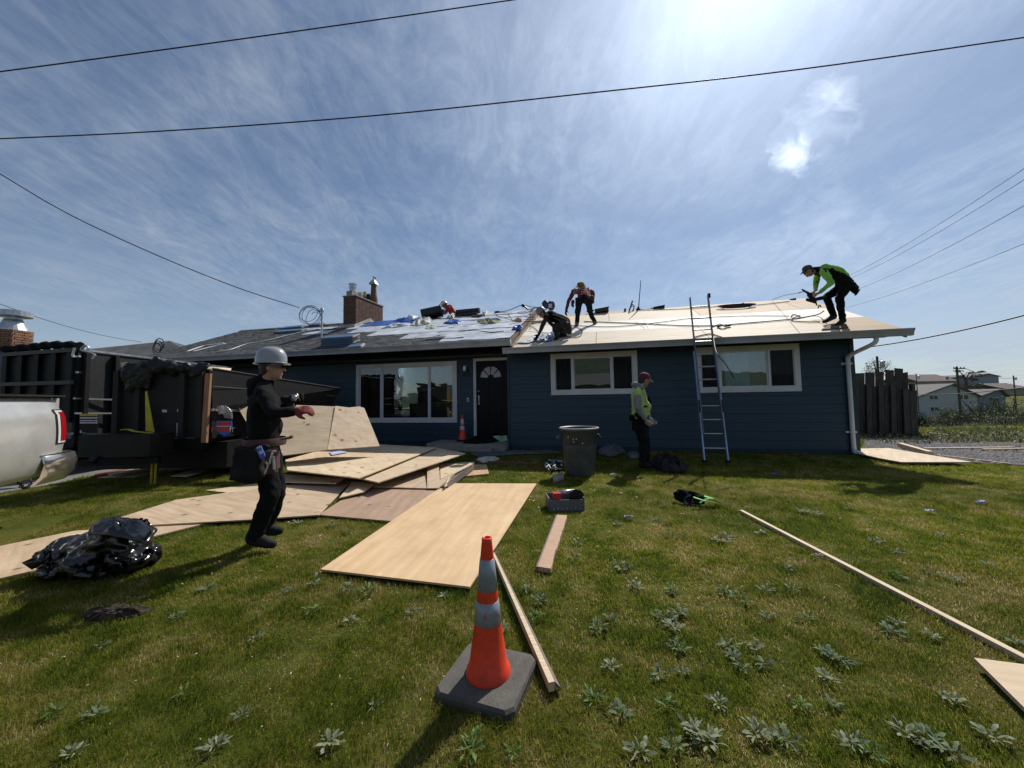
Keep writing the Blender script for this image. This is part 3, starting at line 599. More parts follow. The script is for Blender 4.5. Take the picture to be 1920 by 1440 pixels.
# left slope: shingle courses (nobody could pick the tabs apart at this distance) up to a ragged tear line
def tear(u):
    if u < -14.6: return 4.05
    pts = [(-14.6, 3.6), (-14.0, 2.75), (-12.6, 2.6), (-10.9, 2.35), (-10.5, 1.55), (-9.6, 1.35), (-9.3, .75), (-8.6, .6), (-8.4, .28), (-7.4, .2)]
    for (a, s0), (b, s1) in zip(pts[:-1], pts[1:]):
        if a <= u <= b: return s0+(s1-s0)*(u-a)/(b-a)
    return 0.2
mb = MB(); ex = 0.118; SLL = (VRL-OV)/CS; R3 = random.Random(3)
def rp(u, s, h, ze=ZL): return W(u, OV+s*CS, ze+KS*s*CS) + RN*h
nc = int(SLL/ex)
for c in range(nc+1):
    s0 = c*ex; u = UL + R3.uniform(-.2, 0)
    while u < RU-.05:
        wd = R3.choice([.11, .14, .17, .2, .25]); ua, ub = max(UL-.02, u), min(RU-.045, u+wd); u += wd
        if ub <= ua: continue
        if s0 > tear((ua+ub)/2)+R3.uniform(-.14, .12): continue
        h = R3.choice([.007, .012, .015]); s1 = min(SLL, s0+ex+.03); 
        mb.add([rp(ua, s0-.01, h), rp(ub, s0-.01, h), rp(ub, s1, .001), rp(ua, s1, .001), rp(ua, s0-.01, 0), rp(ub, s0-.01, 0)], [(0, 1, 2, 3), (0, 4, 5, 1), (0, 3, 4), (1, 5, 2)])
sh = hp('shingle_courses', mb, shingle_m, parent=roof); sh['kind'] = 'stuff'
mb = MB(); 
for k in range(int((RU-UL)/.3)):
    u = UL+.3*k
    if u > -14.8: continue
    mb.prism([W(u, VRL-.13, zq(VRL-.13, ZL, .02)), W(u, VRL, zq(VRL, ZL, .035)), W(u, VRL+.13, zq(VRL-.13, ZL, .02)), W(u, VRL+.13, zq(VRL-.13, ZL, .006)), W(u, VRL, zq(VRL, ZL, .02)), W(u, VRL-.13, zq(VRL-.13, ZL, .006))], HD*.29)
hp('ridge_cap', mb, shingle_m, parent=roof)
# underlayment strips on the stripped part
R4 = random.Random(9)
def strip(u0, u1, s0, s1, m, h=.004, name='underlayment_strip', wob=.015, seed=1):
    q = random.Random(seed); n = max(2, int((u1-u0)/.22)); k = 4; vs = []
    for j in range(k+1):
        for i in range(n+1):
            u = u0+(u1-u0)*i/n; s = s0+(s1-s0)*j/k + (q.uniform(-.03, .03) if j in (0, k) else 0); vs.append(rp(u, min(s, SLL), h+q.uniform(0, wob)))
    for i in range(n+1): vs.append(rp(u0+(u1-u0)*i/n, s0, -.004))
    fs = [(j*(n+1)+i, j*(n+1)+i+1, (j+1)*(n+1)+i+1, (j+1)*(n+1)+i) for j in range(k) for i in range(n)]
    b0 = (k+1)*(n+1); fs += [(i, i+1, b0+i+1, b0+i) for i in range(n)]
    mb = MB(); mb.add(vs, fs); return hp(name, mb, m, parent=roof, clean=True)
for i, (a, b, c, d, m) in enumerate([(-14.2, RU-.05, 2.95, 3.75, felt_m), (-13.6, RU-.05, 2.2, 3.0, felt_m), (-12.4, RU-.05, 1.5, 2.26, felt_m), (-10.9, RU-.05, .85, 1.55, felt_m), (-9.4, RU-.05, .25, .9, felt_m), (-15.6, -14.5, 2.4, 2.9, felt_m), (-16.4, -14.6, 3.3, 3.7, felt_m), (-13.8, -11.6, 3.2, 4.1, blue_m), (-10.8, RU-.2, 3.7, 4.25, felt_m), (-9.5, -8.6, 1.55, 1.62, blue_m), (-10.5, -7.8, 2.28, 2.34, blue_m), (-10.0, -7.5, 3.02, 3.10, blue_m), (-9.0, -7.6, .9, .95, darkmetal), (-10.4, -8.4, 2.02, 2.05, darkmetal), (-9.9, -8.8, .52, .55, darkmetal)]):
    strip(a, b, c, d, m, h=.004+.005*(i % 3)+(.01 if i > 6 else 0), seed=i, wob=.02 if i < 9 else .006)
# the step between the two roofs
for (sa, sb) in [(0.0, 2.1), (2.11, 4.1)]:
    mb = MB(); mb.prism([W(RU, OV+sa*CS, ZR+KS*sa*CS+.006), W(RU, OV+sb*CS, ZR+KS*sb*CS+.006), W(RU, OV+sb*CS, ZL+KS*sb*CS-.004), W(RU, OV+sa*CS, ZL+KS*sa*CS-.004)], HD*0.03); hp('rake_board', mb, rake_m, parent=roof)
mb = MB(); mb.prism([W(RU+.032, OV+.03, ZR+.006), W(RU+.032, VRR, ZR+KS*(VRR-OV)+.006), W(RU+.032, VRR, ZR+KS*(VRR-OV)+.07), W(RU+.032, OV+.03, ZR+.07)], HD*.022); hp('rake_board', mb, pm('light lath', (.33, .25, .17), rough=.8), parent=roof)
mb = MB(); mb.prism([W(0.60, OV, ZR-.02), W(0.60, VRR, ZR+KS*(VRR-OV)-.02), W(0.60, VRR, ZR+KS*(VRR-OV)-.17), W(0.60, OV, ZR-.17)], HD*.025); mb.prism([W(UL-.025, OV, ZL), W(UL-.025, VRL, ZL+KS*(VRL-OV)), W(UL-.025, VRL, ZL+KS*(VRL-OV)-.17), W(UL-.025, OV, ZL-.17)], HD*.023); hp('gable_fascia', mb, gutter_m, parent=roof)
# gutters with a rolled lip
def gutter(u0, u1, zt):
    pr = [(-.01, 0), (-.135, 0.004), (-.14, -.012), (-.128, -.03), (-.11, -.06), (-.095, -.1), (-.09, -.135), (-.01, -.135)]
    mb = MB(); mb.prism([W(u0, OV+a, zt+b) for a, b in pr], HD*(u1-u0)); return mb
hp('gutter', gutter(-7.57, 0.68, ZR-.005), gutter_m); hp('gutter', gutter(UL-.05, RU+.035, ZL+.005), gutter_m)
# downspout
a, zt = -0.12, 2.41
pts = [W(.10, OV-.02, 2.42), W(.10, OV-.02, 2.33), W(.05, OV+.03, 2.26), W(-.08, -.22, 2.14), W(-.125, -.10, 2.07), W(-.135, -.075, 1.98), W(-.135, -.075, 1.2), W(-.135, -.075, .16), W(-.11, -.10, .08), W(-.02, -.19, .03)]
mb = MB(); pp = spline(pts, 4); 
mb.tube(pp, .042, 10); ds = hp('downspout', mb, white_trim, smooth=True)
for z in (1.93, .48): mb = MB(); hbox(mb, -.235, -.035, -.034, -.029, z-.02, z+.02); hbox(mb, -.183, -.087, -.12, -.034, z-.012, z+.012); hp('bracket', mb, vinyl, parent=ds)
# chimney
cu1, cu0, cv0, cv1, ctop = -14.03, -14.56, 2.55, 4.30, 5.20
mb = MB(); hbox(mb, cu0+.012, cu1-.012, cv0+.012, cv1-.012, 3.6, ctop); chim = hp('chimney', mb, mortar_m)
mb = MB(); hbox(mb, cu0-.03, cu1+.03, cv0-.03, cv1+.03, ctop, ctop+.035); hp('chimney_cap', mb, concrete, parent=chim)
bm_ = MB().box((0, 0, 0), (.200, .030, .052)); bme = bpy.data.meshes.new('brick'); bme.from_pydata(bm_.v, [], bm_.f); bme.materials.append(brick_m)
bh = MB().box((0, 0, 0), (.095, .030, .052)); bmh = bpy.data.meshes.new('brick'); bmh.from_pydata(bh.v, [], bh.f); bmh.materials.append(brick_m)
Rz = lambda a: Matrix.Rotation(a, 4, 'Z')
course = 0.0648; ncr = int((ctop-3.95)/course); rest = MB()
def lroof(v): return ZL+KS*(v-OV) if v < VRL else ZL+KS*(VRL-OV)-KS*(v-VRL)
for c in range(ncr+1):
    z = ctop-.034-c*course; off = (c % 2)*.105
    u = -off
    while u < (cu1-cu0)-.05:                # front
        a, b = max(u, 0), min(u+.2, cu1-cu0); 
        if b-a > .05 and z > lroof(cv0): piece('brick', bme if b-a > .14 else bmh, chim, Matrix.Translation(((cu0+(a+b)/2), cv0+.013-random.uniform(0, .004), z)))
        if b-a > .05: rest.box(W(cu0+(a+b)/2, cv1-.013, z), (b-a, .03, .052), HM)
        u += .21
    u = -.105+off if off else 0
    while u < (cv1-cv0)-.04:                # right side
        a, b = max(u, 0), min(u+.2, cv1-cv0); vm = cv0+(a+b)/2
        if z > lroof(vm)-.03 and b-a > .05: piece('brick', bme if b-a > .14 else bmh, chim, Matrix.Translation((cu1-.013+random.uniform(0, .004), vm, z)) @ Rz(PI/2))
        if b-a > .05 and z > lroof(vm)-.03: rest.box(W(cu0+.013, vm, z), (.03, b-a, .052), HM)
        u += .21
q = hp('brickwork', rest, brick_m, parent=chim); q['kind'] = 'stuff'
mb = MB(); mb.prism([W(cu1+.012, cv0-.1, lroof(cv0-.1)), W(cu1+.012, VRL, lroof(VRL)), W(cu1+.012, cv1+.05, lroof(cv1)), W(cu1+.012, cv1+.05, lroof(cv1)+.14), W(cu1+.012, VRL, lroof(VRL)+.14), W(cu1+.012, cv0-.1, lroof(cv0-.1)+.12)], HD*.02); hbox(mb, cu0-.03, cu1+.03, cv0-.02, cv0-.002, lroof(cv0)-.03, lroof(cv0)+.11)
hp('flashing', mb, pm('bent pale flashing', (.50, .48, .43), (.34, .32, .28), scale=5, rough=.5, bump=.4, bscale=6), parent=chim)
zc = ctop+.035; cmid = (cu0+cu1)/2
mb = MB(); hbox(mb, cmid-.2, cmid+.05, cv0+.08, cv0+.4, zc, zc+.2); hp('flue_base', mb, concrete, parent=chim)
mb = MB(); mb.lathe([(0, .0), (.12, .0), (.12, .28), (.145, .28), (.145, .31), (0, .32)], W(cmid-.06, cv0+.25, zc+.2), 18)
for k in range(6): mb.box(W(cmid-.06, cv0+.25, zc+.37)+Vector((.125*math.cos(k), .125*math.sin(k), -.02)), (.01, .01, .1))
hp('flue_pipe', mb, galv, parent=chim)
q = random.Random(5)
for k in range(5):
    c0 = W(cmid+q.uniform(-.1, .2), cv0+.55+k*.16, zc+.08); mb = MB(); mb.box(c0+Vector((0, 0, q.uniform(.02, .12))), (.16, .14, .2), Matrix.Rotation(q.uniform(-.6, .6), 3, 'X') @ Matrix.Rotation(q.uniform(0, 3), 3, 'Z')); hp('broken_flue_tile', mb, [paper_m, rake_m, darkmetal][k % 3], parent=chim)
mb = MB(); c0 = W(cmid+.12, cv1-.42, zc); mb.lathe([(.16, 0), (.155, .2), (.115, .42), (.10, .75), (0, .75)], c0, 18); cw = hp('flue_cowl', mb, rake_m, parent=chim)
mb = MB(); mb.lathe([(.21, .78), (.16, .86), (.02, 1.02), (0, 1.03)], c0, 4, Matrix.Rotation(.6, 3, 'Z')); mb.lathe([(0, .775), (.21, .78)], c0, 4, Matrix.Rotation(.6, 3, 'Z'))
mb.box(c0+Vector((.02, 0, 1.07)), (.1, .1, .08), Matrix.Rotation(.7, 3, 'Y')); hp('cowl_cap', mb, galv, parent=chim)
# service mast with its coil of cable
b = onroof(603, 641, ZL); tp = AT(603, 582, b.y)
mb = MB(); mb.tube([b-Vector((0, 0, .1)), Vector((b.x, b.y, tp.z))], .028, 10); mast = hp('service_mast', mb, galv, smooth=False)
mb = MB(); mb.lathe([(0, .09), (.04, .08), (.06, .02), (.05, -.05), (0, -.05)], Vector((b.x, b.y, tp.z)), 12); mb.box(Vector((b.x-.05, b.y-.03, tp.z-.02)), (.12, .06, .05)); hp('weather_head', mb, galv, parent=mast)
for k, (px, py, r, e) in enumerate([(583, 590, 17, 1.0), (578, 588, 17, .9), (588, 596, 14, 1.15), (581, 592, 20, .85)]):
    rad = r/FPX*b.y; c0 = AT(px, py, b.y-.03*k); mb = MB(); pts = [c0+Vector((rad*math.cos(t), .03*math.sin(3*t), rad*e*math.sin(t)*(1+.06*math.sin(2*t+k)))) for t in [2*PI*i/28 for i in range(29)]]
    mb.tube(pts, .008, 5); hp('cable_coil', mb, wire_m, parent=mast, smooth=True)
mb = MB(); mb.tube(spline([AT(598, 582, b.y), AT(590, 578, b.y), AT(575, 577, b.y), AT(568, 582, b.y)]), .008, 5); mb.tube(spline([AT(600, 588, b.y), AT(590, 585, b.y), AT(584, 589, b.y)]), .008, 5); hp('lead_cable', mb, wire_m, parent=mast)
MASTTOP = Vector((b.x, b.y, tp.z)); DROP = AT(562, 577, b.y)
mb = MB()
for k in range(3): hbox(mb, -17.2+k*.7, -16.7+k*.7, VR-.01, VR, .2, 2.2)

# ------------------------------------------------------------ neighbours, fence and field
nb = thing('neighbour_house', 'low house with a plain grey shingle roof behind the black dump trailers', 'house', (-17.5, 17.5, 0), 0.25)
A_ = lambda px, py, Y: AT(px, py, Y)
pk = A_(318, 639, 17.0); e0 = A_(120, 668, 14.5); e1 = A_(375, 662, 16.0); back = Vector((-3, 9, -1.2))
mb = MB(); l0 = A_(60, 668, 14.5)
mb.prism([l0, e1+Vector((0, 0, -.3)), pk, A_(160, 655, 17.5)], (0, 0, -.12)); mb.prism([e1+Vector((0, 0, -.3)), Vector((e1.x-2, 27, e1.z-.4)), pk], (0, 0, -.12)); build('roof', mb, shingle_m, parent=nb)
mb = MB(); mb.box((-13.8, 17.0, 1.15), (9.5, 3.4, 2.3), Matrix.Rotation(.25, 3, 'Z')); build('wall', mb, pm('grey brown wall', (.12, .11, .10), rough=.9), parent=nb)
n2 = thing('far_left_house', 'house roof with a brick chimney behind the first black trailer', 'house', (-13.5, 10.6, 0), 0.0)
c0 = A_(18, 690, 10.6); mb = MB(); mb.box((c0.x, c0.y, 1.7), (.62, .5, 3.46)); 
ch2 = build('chimney', mb, mortar_m, parent=n2)
zt2 = 3.43; m3 = bpy.data.meshes.new('brick'); q = MB().box((0, 0, 0), (.19, .04, .055)); m3.from_pydata(q.v, [], q.f); m3.materials.append(pm('orange brown brick', (.26, .125, .07), (.17, .085, .05), scale=8, rough=.9, objrand=.4))
for c in range(14):
    for k in range(4):
        u = -.31+.105*(c % 2)+k*.205; 
        if u > .26: continue
        piece('brick', m3, ch2, Matrix.Translation((c0.x+13.5+u+.09, c0.y-.25-.012-10.6, zt2-.04-c*.068)))
for c in range(14):
    for k in range(2): piece('brick', m3, ch2, Matrix.Translation((c0.x+13.5+.31+.012, c0.y-10.6-.14+k*.205+.05*(c % 2), zt2-.04-c*.068)) @ Matrix.Rotation(PI/2, 4, 'Z'))
mb = MB(); mb.lathe([(.0, 0), (.30, 0), (.29, .03), (.26, .1), (.2, .26), (.17, .32), (.17, .38), (.36, .40), (.36, .55), (.0, .56)], (c0.x+.02, c0.y, zt2+.0), 20); build('metal_chimney_cap', mb, galv, parent=n2)
mb = MB(); mb.prism([A_(-150, 662, 10.2), A_(60, 650, 9.9), A_(60, 705, 9.4), A_(-150, 715, 9.5)], (0, .05, -.03)); build('roof', mb, shingle_m, parent=n2)
mb = MB(); mb.box((-14.8, 12.2, 1.0), (5, 3, 2.0)); build('wall', mb, pm('brown wall', (.10, .085, .07), rough=.9), parent=n2)
# fence beside the house
fc = thing('board_fence', 'weathered grey board fence with taller leaning boards behind the downspout corner', 'fence', G(1665, 815), 0)
rf = random.Random(4)
def fboard(x0, x1, ytop, ybot, Y, lean=0, name='fence_board', dy=0):
    a, b = AT(x0, ybot, Y), AT(x1, ybot, Y); t0, t1 = AT(x0+lean, ytop, Y), AT(x1+lean, ytop+rf.uniform(-2, 2), Y); z0 = terr(a.x, a.y)-.05
    a.z = z0 if ybot > 780 else a.z; b.z = a.z; build(name, MB().prism([a, b, t1, t0], (0, .022, 0)), fence_m, parent=fc)
mb = MB(); mb.prism([AT(1598, 815, 11.95), AT(1716, 813, 11.75), AT(1712, 735, 11.75), AT(1598, 728, 11.95)], (0, .02, 0)); build('backing_panel', mb, fence_m, parent=fc)
xs_ = [1600, 1612, 1625, 1636, 1648, 1659, 1671, 1682, 1695, 1708, 1722]
for i in range(len(xs_)-1): fboard(xs_[i]+.9, xs_[i+1]-.2, 722+rf.uniform(-2, 2)+max(0, i-7)*5, 812, 11.7+(i % 2)*.05-.02*i, lean=-.3*i)
for (x0, x1, t, b_, l) in [(1600, 1622, 700, 728, 0), (1623, 1641, 698, 728, 0), (1642, 1658, 696, 728, 0), (1661, 1677, 693, 730, 0), (1678, 1694, 690, 730, 0), (1695, 1704, 699, 745, -1)]: fboard(x0, x1-.7, t, b_, 11.85, lean=l)
mb = MB(); mb.bar(AT(1600, 738, 11.8), AT(1715, 735, 11.6), .04, .09); build('rail', mb, fence_m, parent=fc); mb = MB(); mb.bar(AT(1600, 795, 11.8), AT(1719, 793, 11.6), .04, .09); build('rail', mb, fence_m, parent=fc)
mb = MB(); p = AT(1719, 800, 11.65); mb.box((p.x, p.y+.05, .75), (.1, .1, 1.6)); build('fence_post', mb, fence_m, parent=fc)

def leaves(mb, c, R, n, size, q, flat=0.75, up=0.3):
    for _ in range(n):
        d = Vector((q.gauss(0, 1), q.gauss(0, 1), q.gauss(0, 1))).normalized()*(q.random()**0.45); lump = 0.72+0.45*noise.noise(Vector((d.x*2, d.y*2, d.z*2))+Vector(c)*0.7)
        p = Vector(c)+Vector((d.x*R[0], d.y*R[1], d.z*R[2]))*lump; a = Vector((q.gauss(0, 1), q.gauss(0, 1), q.gauss(0, 1)*flat+up)).normalized(); b = a.orthogonal().normalized(); b.rotate(Matrix.Rotation(q.uniform(0, 6.3), 3, a)); cc = a.cross(b); s = size*q.uniform(.6, 1.4)
        mb.add([p-b*s*.9, p-cc*s*.4, p+b*s*.9, p+cc*s*.4], [(0, 1, 2, 3)])
def bush(name, x, y, R, n, size, label, group, m=bush_m, seed=1, base=None, cat='bush'):
    q = random.Random(seed); z = terr(x, y) if base is None else base; r = thing(name, label, cat, (x, y, z), group=group)
    mb = MB(); leaves(mb, (x, y, z+R[2]*.8), R, n, size, q); build('foliage', mb, m, parent=r)
    mb = MB()
    for k in range(7): e = Vector((x+q.uniform(-.6, .6)*R[0], y+q.uniform(-.6, .6)*R[1], z+R[2]*q.uniform(.9, 1.6))); mb.tube(spline([Vector((x+q.uniform(-.1, .1)*R[0], y, z-.1)), Vector((x, y, z)).lerp(e, .5)+Vector((q.uniform(-.1, .1), 0, 0))*R[0], e], 3), [max(.012, R[0]*.02)*f for f in (1, .95, .9, .8, .7, .5, .4)][:7], 5)
    build('stems', mb, twig_m, parent=r); return r
q = random.Random(21)
spots = [(1722, 808, 14.5, (.5, .5, .45), 'dark scrubby bush at the foot of the fence end'), (1645, 712, 13.0, (.6, .5, .45), 'twiggy shrub rising behind the grey board fence'),
 (1775, 768, 45, (2.2, 2, 1.4), 'rounded bush in front of the white two storey house'), (1795, 756, 50, (2.6, 2, 1.5), 'dark bush left of the near utility pole'), (1838, 762, 48, (4.6, 3, 2.1), 'wide dark bush mass right of the near utility pole'),
 (1868, 765, 52, (3.6, 3, 1.9), 'brownish bush below the small blue house'), (1905, 768, 56, (5, 3, 2.4), 'dark bush at the right edge of the field'), (1750, 788, 32, (1.4, 1.2, .55), 'low pale bush in the dry patch of the field'),
 (1890, 790, 30, (2.2, 1.5, .7), 'brown scrub clump on the right of the field'), (1850, 785, 34, (2.4, 1.5, .8), 'low brown scrub clump mid field'), (1815, 778, 38, (1.9, 1.4, .75), 'olive scrub clump right behind the pole foot'), (1880, 812, 18, (1.2, .9, .38), 'leafy low clump near the stone bed'), (1780, 812, 19, (1.0, .8, .3), 'bright green low clump near the stone bed'), (1918, 800, 22, (1.4, 1.0, .6), 'tall weeds at the right edge near the stone bed')]
for i, (px, py, Y, R, lab) in enumerate(spots):
    p = AT(px, py, Y); 
    bush('shrub', p.x, p.y, R, 900 if Y > 25 else 1300, (.035 if Y < 25 else .10) if i != 1 else .02, lab, 'shrubs around the field', m=[bush_m, bush_m, pale_leaf][2 if i in (2, 7, 11) else 0], seed=40+i, base=(1.75 if i == 1 else None))
# field weeds: nobody could count them
vn = lambda x, y: noise.noise(Vector((x*1.6, y*1.6, 3)))
P = [(p.x, p.y) for p in bed]
mb = MB()
for _ in range(26000):
    Y = 9.5*(4.6**q.random()); X = Y*q.uniform(.86, 1.42)
    if Y < 11.5 and X < 9.5: continue
    z = terr(X, Y); s = (.022+.0028*Y)*q.uniform(.5, 1.5); a = q.uniform(0, 6.3); h = s*q.uniform(.3, 1.6)
    d = Vector((math.cos(a), math.sin(a), 0)); p = Vector((X, Y, z+q.uniform(0, h*.6))); mb.add([p-d*s*.5, p+Vector((d.y, -d.x, 0))*s*.25+Vector((0, 0, h*.5)), p+d*s*.6+Vector((0, 0, h)), p+Vector((-d.y, d.x, 0))*s*.25+Vector((0, 0, h*.4))], [(0, 1, 2, 3)])
for _ in range(2600):
    X, Y = q.uniform(bx0, bx1), q.uniform(by0, by1)
    if not inpoly(np.array([X]), np.array([Y]), P)[0] or vn(X, Y) < .02 or (X < 10.2 and Y < 9.4): continue
    s = q.uniform(.02, .05); a = q.uniform(0, 6.3); h = s*q.uniform(.3, 1.6); d = Vector((math.cos(a), math.sin(a), 0)); p = Vector((X, Y, .01)); mb.add([p-d*s*.5, p+Vector((d.y, -d.x, 0))*s*.25+Vector((0, 0, h*.5)), p+d*s*.6+Vector((0, 0, h)), p+Vector((-d.y, d.x, 0))*s*.25+Vector((0, 0, h*.4))], [(0, 1, 2, 3)])
fw = build('field_weeds', mb, [pale_leaf], loc=Vector((0, 0, 0))); struct(fw, 'stuff'); fw['label'] = 'low pale and green weeds covering the sloping field right of the house'
# utility poles
def upole(px, ytop, ybot, Y, label, arms=True, r=.13):
    a, b_ = AT(px, ytop, Y), AT(px, ybot, Y); z0 = terr(b_.x, Y)-.2; rr = thing('utility_pole', label, 'pole', (b_.x, Y, z0), group='wooden utility poles')
    build('pole', MB().tube([(b_.x, Y, z0), (b_.x, Y, a.z)], [r, r*.75], 10), pm('pole wood', (.10, .085, .075), (.06, .05, .045), rough=.9, scale=3, stretch=(6, 6, .5)), parent=rr)
    if arms:
        build('crossarm', MB().bar((b_.x-.5, Y-.15, a.z-.25), (b_.x+.75, Y-.1, a.z-.25), .1, .1), twig_m, parent=rr)
        for k in (-.45, .3, .65): build('insulator', MB().lathe([(0, 0), (.05, 0), (.06, .1), (.03, .16), (0, .17)], (b_.x+k, Y-.12, a.z-.2), 8), galv, parent=rr)
    else: build('transformer', MB().lathe([(0, 0), (.16, 0), (.16, .5), (0, .55)], (b_.x+.25, Y-.15, a.z-.9), 10), galv, parent=rr)
    return a
p1_ = upole(1803, 687, 797, 42, 'tall wooden pole standing in the field before the white house')
p2_ = upole(1905, 704, 758, 75, 'smaller wooden pole at the right edge near the parked cars', False)
p3_ = upole(1651, 668, 760, 30, 'dark pole top poking above the leaning fence boards', False, r=.11)
p4_ = upole(1721, 700, 745, 60, 'thin pole left of the hillside house with the red roof', False, r=.07)
# far houses
def fhouse(name, label, px0, px1, yb, ye, yr, Y, depth, wm, rm, wins, gable='front', rpx=None, rot=0):
    a, b_ = AT(px0, yb, Y), AT(px1, yb, Y); ze = AT((px0+px1)/2, ye, Y).z; zr = AT((px0+px1)/2, yr, Y).z; zb = min(a.z, terr(a.x, Y), terr(b_.x, Y))-.3
    r = thing(name, label, 'house', ((a.x+b_.x)/2, Y, zb)); M = MB(); M.prism([(a.x, Y, zb), (b_.x, Y, zb), (b_.x, Y, ze), (a.x, Y, ze)], (0, depth, 0)); build('wall', M, wm, parent=r)
    M = MB(); o = .5
    if gable == 'front':
        xr = AT(rpx, yr, Y).x if rpx else (a.x+b_.x)/2; M.prism([(a.x-o, Y-o, ze-.1), (xr, Y-o, zr), (b_.x+o, Y-o, ze-.1), (b_.x+o, Y-o, ze-.35), (xr, Y-o, zr-.25), (a.x-o, Y-o, ze-.35)], (0, depth+2*o, 0))
        g = MB(); g.prism([(a.x+.02, Y+.01, ze-.01), (b_.x-.02, Y+.01, ze-.01), (xr, Y+.01, zr-.27)], (0, .2, 0)); build('gable', g, wm, parent=r)
    else: M.prism([(a.x-o, Y-o, ze-.1), (a.x-o, Y+depth/2, zr), (a.x-o, Y+depth+o, ze-.1)], (b_.x-a.x+2*o, 0, 0))
    build('roof', M, rm, parent=r)
    for (x0, x1, t, b2) in wins:
        p, s_ = AT(x0, t, Y), AT(x1, b2, Y); fr = build('window', MB().box(((p.x+s_.x)/2, Y-.03, (p.z+s_.z)/2), (s_.x-p.x, .08, p.z-s_.z)), white_trim, parent=r)
        mm = (p.x+s_.x)/2; d_ = (s_.x-p.x)/2
        for sg in (-1, 1): build('pane', MB().box((mm+sg*d_*.48, Y-.08, (p.z+s_.z)/2), (d_*.78, .04, (p.z-s_.z)*.82)), glass_dark, parent=fr)
    return r
glass_dark = pm('far dark glass', (.03, .035, .04), rough=.1, spec=.8)
wh = pm('white siding far', (.42, .44, .46), rough=.8); bl = pm('blue grey siding far', (.17, .22, .27), rough=.8); tn = pm('tan siding far', (.30, .27, .22), rough=.8)
r_gr = pm('far grey roof', (.13, .125, .12), rough=.9); r_rd = pm('far brown roof', (.115, .085, .08), rough=.9)
fhouse('white_house', 'white two storey house with a grey roof downhill of the field', 1722, 1835, 778, 742, 719, 80, 14, wh, r_gr, [(1741, 1759, 741, 749.5), (1743, 1760, 763, 771), (1794, 1817, 740, 749)], rpx=1784)
fhouse('hill_house', 'hillside house with a low red brown hip roof on the ridge', 1722, 1796, 727, 714, 700, 150, 16, tn, r_rd, [(1737, 1747, 715, 719), (1750, 1761, 715, 719), (1773, 1779, 706, 712)], gable='side')
fhouse('hill_house', 'large pale blue grey block house on the ridge right of the dead tree', 1827, 1874, 726, 705, 700, 150, 20, pm('pale blue grey wall', (.27, .31, .36), rough=.8), r_gr, [(1849, 1855, 704, 709), (1859, 1865, 705, 710)], rpx=1850)
fhouse('small_house', 'small blue house with a lean roof beside the dark bushes', 1836, 1886, 757, 742, 729, 85, 10, bl, r_gr, [(1851, 1861, 744, 753), (1864, 1873, 745, 754)], rpx=1872)
fhouse('far_shed', 'tan low house at the right edge below the red roof ridge', 1886, 1935, 748, 728, 717, 130, 14, tn, r_rd, [(1893, 1903, 737, 745)], gable='side')
hed = MB(); q2 = random.Random(5)
for k in range(9): p = AT(1740+k*22, 728, 140); leaves(hed, (p.x, 138+q2.uniform(-3, 3), terr(p.x, 138)+1.2), (5, 3, 2.6), 240, .35, q2)
t_ = build('ridge_hedge', hed, bush_m, loc=Vector((180, 138, 3))); struct(t_, 'stuff'); t_['label'] = 'dark hedge growth along the far ridge below the hill houses'
# wind bent tree on the ridge
p = AT(1812, 727, 110); dt = thing('bare_tree', 'wind bent half bare tree between the two ridge houses', 'tree', (p.x, 110, terr(p.x, 110)), 0)
base = Vector((p.x, 110, terr(p.x, 110)-.3)); build('trunk', MB().tube(spline([base, AT(1812, 722, 110), AT(1810, 712, 110), AT(1806, 702, 110)]), [.35]*6+[.3]*6+[.2]*7, 7), twig_m, parent=dt)
for (x, y) in [(1797, 696), (1835, 704), (1841, 697), (1820, 699), (1800, 706), (1828, 712)]: 
    e = AT(x, y, 110); s0 = AT(1811, 713, 110); build('limb', MB().tube(spline([s0, s0.lerp(e, .5)+Vector((0, 0, .5)), e], 4), [.2, .18, .17, .15, .13, .11, .1, .08, .06], 5), twig_m, parent=dt)
    cr = MB(); leaves(cr, e, (1.6, 1.2, .55), 90, .22, q2); build('crown', cr, bush_m, parent=dt)
# overhead cables on the right, behind the house
for i, ((x0, y0), (x1, y1), Y0_, Y1_, r, lab) in enumerate([((1925, 313), (1585, 520), 14, 34, .012, 'uppermost of the thin cables rising to the right edge'), ((1925, 334), (1595, 522), 14, 34, .012, 'second of the thin cables rising to the right edge'), ((1925, 383), (1600, 545), 14, 34, .012, 'third of the thin cables rising to the right edge'), ((1925, 455), (1565, 582), 14, 34, .010, 'lowest thin cable rising behind the worker in green')]):
    wire('overhead_cable', [AT(x0, y0, Y0_), AT(x1, y1, Y1_)], r, lab, sag=.25, group='thin cables behind the roof')
wire('overhead_cable', [AT(1940, 586, 11), AT(1625, 651, 15.5)], .022, 'thick dark cable running just right of the gutter end', sag=.1)
wire('overhead_cable', [AT(1930, 726, 18), AT(1800, 738, 22), AT(1715, 740, 27)], .022, 'dark sagging cable crossing in front of the white house')
wire('overhead_cable', [p1_+Vector((.3, 0, -.2)), p2_+Vector((0, 0, -.3))], .03, 'far cable strung between the two field poles', sag=.6)
wire('overhead_cable', [AT(-20, 137, 5.2), AT(1000, -6, 5.8)], .0095, 'upper black cable crossing the top left of the sky', sag=.02)
wire('overhead_cable', [AT(-20, 261, 7.4), AT(300, 246, 7.2), AT(700, 217, 7.0), AT(1100, 175, 6.8), AT(1500, 130, 6.6), AT(1950, 66, 6.4)], .0125, 'long black cable crossing the whole sky above the house')
wire('overhead_cable', [AT(-10, 320, 9.0), AT(130, 402, 9.6), AT(300, 481, 10.3), AT(450, 541, 11.2), DROP], .013, 'service cable dropping from the left edge to the roof mast')
